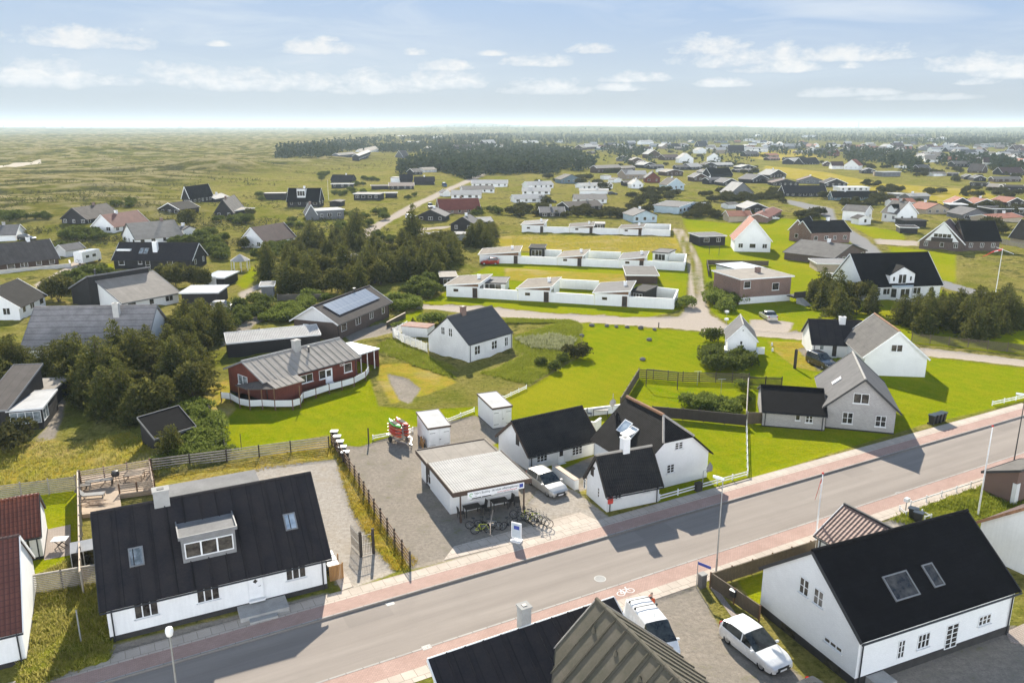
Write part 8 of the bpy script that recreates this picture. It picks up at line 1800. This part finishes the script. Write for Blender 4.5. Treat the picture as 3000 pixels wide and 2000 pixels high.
for i in range(3):
    a=i*2.094; q=Vector((math.cos(a)*1.1,math.sin(a)*1.1,0)); m.tube(q,q+Vector((0,0,h)),.22,.22,5)
for z in range(0,int(h),3):
    for i in range(3): a=i*2.094;b=a+2.094; m.bar((math.cos(a)*1.1,math.sin(a)*1.1,z),(math.cos(b)*1.1,math.sin(b)*1.1,z+3),.16,.16)
m.build('lattice',MATS['galv'],o)
P=gp(2057,1434); o=empty('road_sign',P,ra,'triangular road sign seen from behind on a bent grey pole','road sign'); m=MB(); m.path([(0,0,-.1),(0,0,1.75),(.55,0,1.82)],.03,8); m.build('pole',MATS['galv'],o); m=MB(); m.slab([(.35,-.02,1.55),(1.0,-.02,1.55),(1.0,-.02,2.0),(.675,-.02,2.45),(.35,-.02,2.0)],.03); m.build('plate',MATS['grey_trim'],o)
P=gp(2040,1721); o=empty('street_sign',P,math.radians(-42),'blue street name plate on a thin pole beside the stone pillar','street sign'); m=MB(); m.tube((0,0,-.1),(0,0,2.05),.03,n=8); m.build('pole',MATS['galv'],o); m=MB(); m.box(.03,-.015,1.78,.95,.015,1.98); m.build('plate',MATS['blue_sign'],o)
P=gp(2056,1718); o=empty('pillar',P,ra,'low dark stone pillar beside the street name plate','pillar'); m=MB(); m.box(-.22,-.2,-.1,.22,.2,.95); m.build('shaft',MATS['boulder'],o); m=MB(); m.box(-.25,-.23,.952,.25,.23,1.02); m.build('cap',MATS['concrete'],o)
P=gp(2045,1436); o=empty('pillar',P,ra,'dark brick gatepost in the low white street rail','pillar'); m=MB(); m.box(-.3,-.2,-.1,.3,.2,.75); m.build('shaft',MATS['plinth_dark'],o)
def post(label,P,h,w=.12,mat='timber_dark'):
    o=empty('post',P,.3,label,'post'); m=MB(); m.box(-w/2,-w/2,-.2,w/2,w/2,h); m.build('shaft',MATS[mat],o); m=MB(); m.lathe([(w*.7,h+.002),(0,h+w*.5)],(0,0,0),4); m.build('cap',MATS[mat],o)
post('thick black timber post standing alone on the lawn before the dark off-road car',gp(2328,1079),2.5,.27)
post('thin dark post on the lawn left of the kayak trailer',gp(*c5(180,1118)),1.6); post('short post by the lane at the end of the row of boulders',gp(*c5(2082,358)),.8); post('thin stick on the dry lawn below the red timber house',gp(*c4(1585,1155)),1.6,.06); post('tall leaning grey pole in the rough grass at the lower left',gp(*c1(535,1310)),2.3,.07,'galv')
post('short post on the lawn behind the long white wing',gp(*c6(812,372)),1.0); post('timber pole at the corner of the tiny tall cottage yard',gp(*c6(455,605)),1.3,.12)
def wheelie(label,P,rz,group,lid='blue_lid'):
    o=empty('wheelie_bin',P,rz,label,'bin',group); m=MB(); m.grid([[(-.20,-.24,.04),(.20,-.24,.04),(.20,.2,.04),(-.20,.2,.04)],[(-.27,-.33,.98),(.27,-.33,.98),(.27,.3,.98),(-.27,.3,.98)]],True); m.build('body',MATS['black_plastic'],o); m=MB(); m.box(-.30,-.37,.985,.30,.34,1.05); m.bar((-.22,.38,1.0),(.22,.38,1.0),.04,.04); m.build('lid',MATS[lid],o); wm=MB().lathe([(0,-.03),(.1,-.03),(.1,.03),(0,.03)],(0,0,0),10,'x').mesh('wheel',MATS['rubber'])
    for s in(-.24,.24): w_=link('wheel',wm,o); w_.location=(s,.26,.1)
for i,(x,y) in enumerate(((1632,990),(1656,984),(1680,978),(1702,970))): wheelie(f"black wheelie bin with blue lid on the verge, {['leftmost','second from the left','third from the left','rightmost'][i]} of four",gp(*c6(x,y)),ra+.2,'bins on the verge')
wheelie('black wheelie bin behind the white rail, nearer the road',gp(*c3(1506,498)),.9,'bins by the white rail'); wheelie('black wheelie bin behind the white rail, nearer the black roof',gp(*c3(1540,524)),.9,'bins by the white rail')
for i,(x,y) in enumerate(((977,1290),(985,1305),(993,1320),(1001,1336),(1009,1352))): wheelie(f"dark bin with glare-whitened lid along the gravel fence, {['farthest','second','third','fourth','nearest'][i]} of five",gp(x+4,y),ra+1.1,'bins along the gravel fence','white_trim')  # lids coloured white to stand for the bright reflections on them
o=empty('letter_box',gp(*c3(1462,436)),ra,'white letter box on a stand beside the two bins','letter box'); m=MB(); m.box(-.03,-.03,-.1,.03,.03,.8); m.build('stand',MATS['galv'],o); m=MB(); m.box(-.2,-.15,.8,.2,.15,1.1); m.build('box',MATS['white_paint'],o)
o=empty('letter_box',gp(*c3(338,1040)),math.radians(-52),'black letter box hung on the board fence of the garden','letter box'); m=MB(); m.box(-.2,-.32,.55,.2,-.08,1.0); m.build('box',MATS['dark_metal'],o); m=MB(); m.slab([(-.22,-.36,1.0),(.22,-.36,1.0),(.22,-.06,1.1),(-.22,-.06,1.1)],.02); m.build('lid',MATS['galv'],o)
# ---------------------------------------------------------------- fences
def fpx(f,pts): return [gp(*f(*p)) for p in pts]
def ftop(f,pts,z): 
    r=[]
    for p in pts: q=gp(*f(*p),z) if False else gp(f(*p)[0],f(*p)[1],z); r.append(Vector((q.x,q.y,0)))
    return r
fence('fence','four-rail brown timber fence between the gravel lots',[gp(972,1300),gp(1040,1400),gp(1097,1500),gp(1202,1660)],1.15,1.9,'rail','timber_brown','timber_dark',n=4,pw=.13)
fence('fence','dark five-rail fence between the dry lawn and the gravel',fpx(c4,[(2160,1150),(1910,1180),(1490,1238),(1000,1300)]),1.2,2.6,'rail','timber_grey','timber_dark',n=5)
fence('fence','low dark fence line along the rose thicket',fpx(c4,[(1372,900),(1490,1180)]),.9,1.5,'slat','timber_dark',n=4)
fence('fence','pale solid board fence beside the timber deck',ftop(c1,[(512,178),(528,838)],1.75),1.75,1.8,'solid','timber_pale','timber_grey')
fence('fence','slatted pale screen along the back of the timber deck',ftop(c1,[(522,176),(978,99)],1.75),1.75,1.6,'slat','timber_pale','timber_brown',n=9); fence('fence','short slatted screen on the right of the timber deck',ftop(c1,[(982,102),(1010,235)],1.7),1.7,1.3,'slat','timber_pale','timber_brown',n=9); fence('fence','low slatted balustrade at the front of the timber deck',ftop(c1,[(1008,238),(778,268)],1.15),1.15,1.4,'slat','timber_pale','timber_brown',n=6)
fence('fence','slatted weathered fence across the rough grass beside the white house',fpx(c1,[(182,1008),(650,925)]),1.55,1.9,'slat','timber_grey','timber_dark',n=12,cap=True)
fence('fence','long grey slatted fence behind the red pantile roof',fpx(c1,[(-40,375),(505,305)]),1.35,2.0,'slat','timber_grey','timber_grey',n=8)
fence('fence','weathered board fence along the pavement and round the small garden',[gp(*c3(500,1165)),gp(*c3(178,942)),gp(*c3(950,690))],1.1,2.0,'solid','fence_wood','timber_brown')
fence('fence','dark board fence along the left side of the fenced lawn',[gp(*c5(1830,890)),gp(*c5(1950,690))],1.3,1.9,'solid','fence_wood','timber_dark'); fence('fence','dark open board fence along the back of the fenced lawn',[gp(*c5(1950,690)),gp(*c6(0,712)),gp(*c6(432,722))],1.25,1.9,'slat','fence_wood','timber_dark',n=5)
fence('fence','black close-boarded fence behind the half-hipped white house',[gp(*c5(2040,945)),gp(*c6(0,962)),gp(*c6(412,1003))],1.25,1.9,'solid','timber_dark','timber_dark')
fence('fence','low white double rail along the street before the half-hipped house',[gp(*h4(1038,1410)),gp(*h4(1515,1275))],.5,2.0,'rail','white_paint',n=2); fence('fence','low white double rail from the gatepost round the lawn corner',[gp(*h4(1590,1255)),gp(*h4(2190,1090)),gp(*h4(2176,420))],.5,2.0,'rail','white_paint',n=2)
w2=CR(2600,1350,5.2275); fence('fence','low white single rail along the tall grass at the right',[gp(*w2(350,700)),gp(*w2(1900,205))],.5,1.9,'rail','white_paint',n=1); fence('fence','short broken white rail beside the two bins',[gp(*w2(180,760)),gp(*w2(280,850))],.4,.9,'rail','white_paint',n=1); fence('fence','white rail corner behind the black roof ridge',[gp(*w2(520,830)),gp(*w2(660,900)),gp(*w2(560,930))],.45,1.0,'rail','white_paint',n=1)
fence('fence','low white rail on the verge at the far right',[gp(*c6(2030,868)),gp(*c6(2260,818))],.5,1.8,'rail','white_paint',n=2)
fence('fence','white rail passing behind the kayak trailer',[gp(*c5(208,1092)),gp(*c5(470,1040))],.45,1.8,'rail','white_paint',n=2); fence('fence','white rail between the two store sheds',[gp(*c5(692,982)),gp(*c5(872,910))],.45,1.8,'rail','white_paint',n=2); fence('fence','white rail running up the lawn behind the farther store shed',[gp(*c5(1060,832)),gp(*c5(1215,760))],.45,1.5,'rail','white_paint',n=2)
fence('fence','dark picket fence of the grey house terrace',[gp(*c6(435,742)),gp(*c6(648,748))],1.25,1.6,'picket','timber_dark'); fence('fence','grey board screen at the left of the grey house terrace',[gp(*c6(428,760)),gp(*c6(416,985))],1.35,1.6,'solid','timber_grey','timber_grey'); fence('fence','short grey board screen in front of the grey house terrace',[gp(*c6(424,990)),gp(*c6(520,990))],1.3,1.5,'solid','fence_wood','timber_grey')
fence('fence','long brown slatted fence below the dark pines at the right',[gp(*c6(1500,452)),gp(*c6(2260,530))],1.3,2.2,'slat','fence_wood',n=8)
fence('fence','grey board fence at the foot of the big grove',[gp(*cB(200,1192)),gp(*cB(600,1188))],1.1,2.2,'solid','grey_fence','timber_grey'); fence('fence','dark rail fence beside the gravel drive behind the red house',[gp(*h9(345,185)),gp(*h9(560,105))],1.2,1.2,'slat','timber_dark',n=5)
fence('fence','low dark plank fence round the small sandy plot',[gpt(*cC(1805,975)),gpt(*cC(1788,868)),gpt(*cC(2352,878))],1.2,2.5,'solid','fence_wood','timber_dark'); fence('fence','pale picket fence by the yellow-walled house',[gpt(*cD(2140,672)),gpt(*cD(2352,720))],1.4,2.4,'picket','timber_grey')
fence('wall','low pale terrace wall before the brown bungalow',[gpt(*cA(-60,955)),gpt(*cA(650,885)),gpt(*cA(640,850))],.75,style='wall',mat='pale_stone',pmat='pale_stone',pw=.25,cat='wall')
fence('wall','white wall with tan coping between the cottage and the silver car',[gp(*W3(1120,1075)),gp(*W3(1640,1440))],.88,style='wall',mat='white_wall',pmat='timber_pale',pw=.42,cat='wall'); fence('wall','white terrace wall behind the half-hipped house',[gp(*c5(1560,945)),gp(*c5(1880,905))],.85,style='wall',mat='white_wall',pw=.14,cat='wall'); fence('wall','curved white wall between the black roofs',[gp(*c5(1585,1050)),gp(*c5(1610,1065)),gp(*c5(1660,1070)),gp(*c5(1700,1040))],1.5,style='wall',mat='white_wall',pw=.14,cat='wall')
fence('wall','low pale wall beside the sandy path near the solar-panelled house',[gp(*h8(155,455)),gp(*h8(405,320))],.8,style='wall',mat='fence_wood',pmat='timber_pale',pw=.12,cat='wall')
make_table('grey table on the white-walled terrace behind the half-hipped house',gp(*c5(1700,935)),-.1,1.6,.8,.75,'dark_metal'); make_chair('pale green garden chair beside the grey terrace table',gp(*c5(1628,945)),1.2,'grey_trim')
# ---------------------------------------------------------------- timber deck and garden things
dk=[gp(*c1(x,y),.35) if False else gp(c1(x,y)[0],c1(x,y)[1],.35) for x,y in((538,462),(800,430),(785,335),(1008,305),(985,150),(530,215))]
m=MB(); m.slab([tuple(p) for p in dk],.34); o=m.build('deck',MATS['deck_wood']); setp(o,'sunlit timber deck behind the long white roadside house','deck')
DKZ=.352
def dp(x,y,z=DKZ): return gp(c1(x,y)[0],c1(x,y)[1],z)
make_table('long slatted bench-table on the deck',dp(655,275),.30,2.1,.55,.55,'timber_grey',legm='timber_dark'); make_table('square pink-topped table in the deck corner',dp(885,235),.2,1.5,1.2,.65,'deck_wood'); make_table('low slatted side table on the deck',dp(565,300),.3,.8,.6,.5,'timber_grey')
o=empty('barbecue',dp(765,255),0,'black covered kettle barbecue on the deck','barbecue'); m=MB(); m.lathe([(.05,.55),(.30,.70),(.34,.9),(.24,1.12),(0,1.2)],(0,0,0),14); m.build('bowl',MATS['dark_metal'],o,smooth=True)
for i in range(3): a=i*2.094; m=MB(); m.tube((.2*math.cos(a),.2*math.sin(a),.62),(.34*math.cos(a),.34*math.sin(a),0),.02,n=5); m.build('leg',MATS['dark_metal'],o)
o=empty('deck_lounger',dp(620,350),.2,'grey folded sun lounger on the deck','sun lounger'); m=MB(); m.obox((0,0,.3),(.8,0,0),(0,.3,0),(0,0,.04)); m.build('seat',MATS['grey_trim'],o); m=MB(); m.obox((-1.05,0,.55),(.3,0,-.28),(0,.3,0),(.03,0,.03)); m.build('backrest',MATS['grey_trim'],o); me=MB().box(-.03,-.03,0,.03,.03,.26).mesh('leg',MATS['grey_trim'])
for x in(-.7,.7):
    for y in(-.25,.25): l=link('leg',me,o); l.location=(x,y,0)
o=empty('timber_pile',dp(640,395),.12,'heap of driftwood branches and trellis on the deck edge','timber pile')
for i in range(12): m=MB(); a=R.uniform(-.5,.5); x,y=R.uniform(-.6,.6),R.uniform(-.35,.35); L=R.uniform(.5,1.1); m.tube((x-L*math.cos(a),y-L*math.sin(a)*.6,R.uniform(.02,.2)),(x+L*math.cos(a),y+L*math.sin(a)*.6,R.uniform(.05,.4)),.035,.02,5); m.build('branch',MATS['timber_pale'],o)
make_table('white garden table on crossed legs on the tiled patio',gp(*c1(402,678)),.15,1.05,.75,.72,'white_paint',legm='timber_dark',cross=True)
o=empty('greenhouse',gp(*c1(575,800)),H1.rz,'small lean-to greenhouse with white roof panes beside the white house','greenhouse'); m=MB(); m.slab([(-.9,-.6,1.5),(.7,-.6,1.5),(.7,.5,1.8),(-.9,.5,1.8)],.04); m.build('roof',MATS['roof_light_flat'],o); m=MB(); m.box(-.85,-.55,0,.65,.45,1.42); m.build('pane',MATS['glass'],o); m=MB()
for x in(-.87,-.1,.67):
    m=MB(); m.bar((x,-.58,0),(x,-.58,1.5),.05,.05); m.build('post',MATS['white_trim'],o)
# open iron gate
o=empty('gate',gp(1058,1630),0,'open wrought-iron gate between two dark posts on the light gravel','gate'); g1=gp(1058,1630);g2_=gp(1095,1620);g3=gp(1030,1598)
me=MB().box(-.09,-.09,-.2,.09,.09,2.0).mesh('post',MATS['timber_dark'])
for q in(g1,g2_): l=link('post',me,o); l.location=q-g1
def leaf(a,b):
    m=MB(); a=a-g1;b=b-g1; n_=int((b-a).length/.12)
    for i in range(n_+1): p=a.lerp(b,i/n_); m.bar(p+Vector((0,0,.08)),p+Vector((0,0,1.75)),.02,.02)
    for z in(.12,.9,1.6): m.bar(a+Vector((0,0,z)),b+Vector((0,0,z)),.03,.04)
    m.build('gate_leaf',MATS['dark_metal'],o)
leaf(g1,g3); leaf(g1,g2_)
o=empty('bin_shelter',H1.lw((H1.L+.25,1.6,0)),H1.rz,'orange slatted plank screen at the corner of the white house','screen'); m=MB()
for i in range(9): m.box(.1+.1*i,-.9,0,.18+.1*i,-.87,1.15)
m.build('boarding',MATS['orange_planks'],o)
for y in(-.86,.4): m=MB(); m.box(1.0,y,-.1,1.08,y+.08,1.2); m.build('post',MATS['orange_planks'],o)
for i in range(3): wheelie(f"bin with shiny lid behind the orange plank screen, {['nearest','middle','farthest'][i]} of three",H1.lw((H1.L+.75,1.2+.75*i,0)),H1.rz+1.57,'bins behind the plank screen','flag_white')
# boulders
bm_=[]
for i in range(3):
    m=MB(); r=random.Random(i); rows=[]
    for a in range(7):
        th=math.pi*a/6; rows.append([(math.sin(th)*math.cos(6.283*b/10)*.42*r.uniform(.85,1.12),math.sin(th)*math.sin(6.283*b/10)*.34*r.uniform(.85,1.12),.16+math.cos(th)*.26) for b in range(10)])
    m.grid(rows,True); bm_.append(m.mesh('boulder',MATS['boulder'],smooth=True,ang=70,merge=True))
for i,(x,y) in enumerate(((1643,348),(1742,350),(1804,356),(1876,358),(1964,365),(2055,374))):
    o=link('boulder',bm_[i%3]); o.location=gp(*c5(x,y)); o.rotation_euler=(0,0,i); s=R.uniform(.9,1.3); o.scale=(s,s,s); setp(o,f"grey boulder edging the lane side of the lawn, {['first','second','third','fourth','fifth','last'][i]} from the left",'boulder','boulders edging the lawn')
for (x,y),lb in (((1576,416),'single boulder on the lawn near the rough meadow edge'),((2020,441),'single boulder on the lawn below the row of boulders'),((1977,571),'single boulder just above the corner of the fenced lawn')): o=link('boulder',bm_[1]); o.location=gp(*c5(x,y)); setp(o,lb,'boulder','boulders edging the lawn')
def frame2(label,a,b,h,mat,name='swing_frame',cat='swing frame'):
    o=empty(name,a,0,label,cat)
    for p in(a,b): m=MB(); q=p-a; m.bar(q,q+Vector((0,0,h)),.09,.09); m.build('post',MATS[mat],o)
    m=MB(); m.bar(Vector((0,0,h+.04)),b-a+Vector((0,0,h+.04)),.08,.08); m.build('crossbar',MATS[mat],o)
frame2('dark timber frame of two posts and a beam in the fenced lawn',gp(*c5(1999,742)),gp(*c5(2204,764)),2.1,'timber_dark'); frame2('thin dark swing frame on the lawn below the flat dark garage',gpt(*cC(1810,772)),gpt(*cC(1900,778)),2.3,'dark_metal')
for x,y,lb in((95,738,'clothes post with crossbar at the back of the fenced lawn'),(250,792,'clothes post with crossbar at the right of the fenced lawn')): o=empty('clothes_post',gp(*c6(x,y)),0,lb,'clothes post'); m=MB(); m.tube((0,0,0),(0,0,1.8),.03,n=6); m.build('pole',MATS['galv'],o); m=MB(); m.bar((-.45,0,1.8),(.45,0,1.8),.04,.04); m.build('crossbar',MATS['galv'],o)
for x,y,lb in((1015,745,'small white bollard, the farther of two beside the tiny cottage path'),(1022,835,'small white bollard, the nearer of two beside the tiny cottage path')): o=empty('bollard',gp(*h7(x,y)),0,lb,'bollard','white bollards by the cottage path'); m=MB(); m.lathe([(.13,0),(.13,.4),(.09,.5),(0,.53)],(0,0,0),10); m.build('body',MATS['white_paint'],o,smooth=True)
for x,y,lb in((272,268,'white letter box on the grass below the dense rounded shrubs'),(265,395,'grey letter box on a thin pole by the sandy lane')): o=empty('letter_box',gp(*h7(x,y)),.3,lb,'letter box'); m=MB(); m.tube((0,0,0),(0,0,.7),.03,n=6); m.build('stand',MATS['galv'],o); m=MB(); m.box(-.28,-.2,.7,.28,.2,1.02); m.build('box',MATS['white_trim'],o)
# garden pavilion
P=gpt(*cA(2215,915)); o=empty('pavilion',P,0,'octagonal garden pavilion with pale pointed roof','pavilion'); m=MB(); rr=2.2
for i in range(8): a=i*.7854;b=a+.7854; m.slab([(rr*math.cos(a),rr*math.sin(a),2.2),(rr*math.cos(b),rr*math.sin(b),2.2),(0,0,3.6)],.06)
m.build('roof',MATS['roof_pale'],o); me=MB().box(-.05,-.05,0,.05,.05,2.15).mesh('post',MATS['white_trim'])
for i in range(8): l=link('post',me,o); l.location=(1.9*math.cos(i*.7854+.39),1.9*math.sin(i*.7854+.39),0)
# ironwork and paint on the street
def disc(name,P,r,mat,z,label,cat):
    m=MB(); m.prism([(r*math.cos(i*.2618),r*math.sin(i*.2618)) for i in range(24)],-.02,0); o=m.build(name,MATS[mat]); o.location=Vector((P.x,P.y,z)); setp(o,label,cat); m=MB(); m.prism([(r*.82*math.cos(i*.2618),r*.82*math.sin(i*.2618)) for i in range(24)],-.01,.004); l=m.build('lid',MATS['concrete'],o)
disc('manhole_cover',gp(1758,1690),.42,'pale_stone',-.105,'pale round manhole cover in the road','manhole cover')
for px,lb in(((1143,1763),'small pale drain grate at the upper kerb'),((1250,1895),'square drain grate at the lower kerb'),((2057,1631),'rusty drain grate at the lower kerb near the fence corner'),((2634,1440),'small drain grate at the lower kerb on the right')):
    P=gp(*px); m=MB(); m.box(-.28,-.2,-.02,.28,.2,.0); o=m.build('drain_grate',MATS['pale_stone']); o.location=Vector((P.x,P.y,-.103 if px[1]!=1895 else .02)); o.rotation_euler=(0,0,ra); setp(o,lb,'drain grate'); m=MB()
    for i in range(5): m.box(-.22+.1*i,-.15,-.01,-.18+.1*i,.15,.003)
    m.build('bars',MATS['dark_metal'],o)
o=empty('bicycle_symbol',gp(1833,1733,.02),ra,'white painted bicycle symbol on the red cycle path','road marking'); m=MB()
for cx_ in(-.62,.62):
    rows=[[(cx_+r_*math.cos(a*.3142),r_*math.sin(a*.3142)*.9,.002) for a in range(21)] for r_ in(.40,.48)]; m.grid(rows)
for p,q in(((-.62,0),(-.25,.55)),((-.25,.55),(.45,.5)),((.45,.5),(-.05,-.1)),((-.05,-.1),(-.62,0)),((-.05,-.1),(-.3,.7)),((.62,0),(.4,.75)),((.4,.75),(.62,.8)),((-.45,.7),(-.15,.7))): m.bar((*p,.002),(*q,.002),.08,.004)
m.build('paint',MATS['flag_white'],o); o.scale=(.62,.62,1)
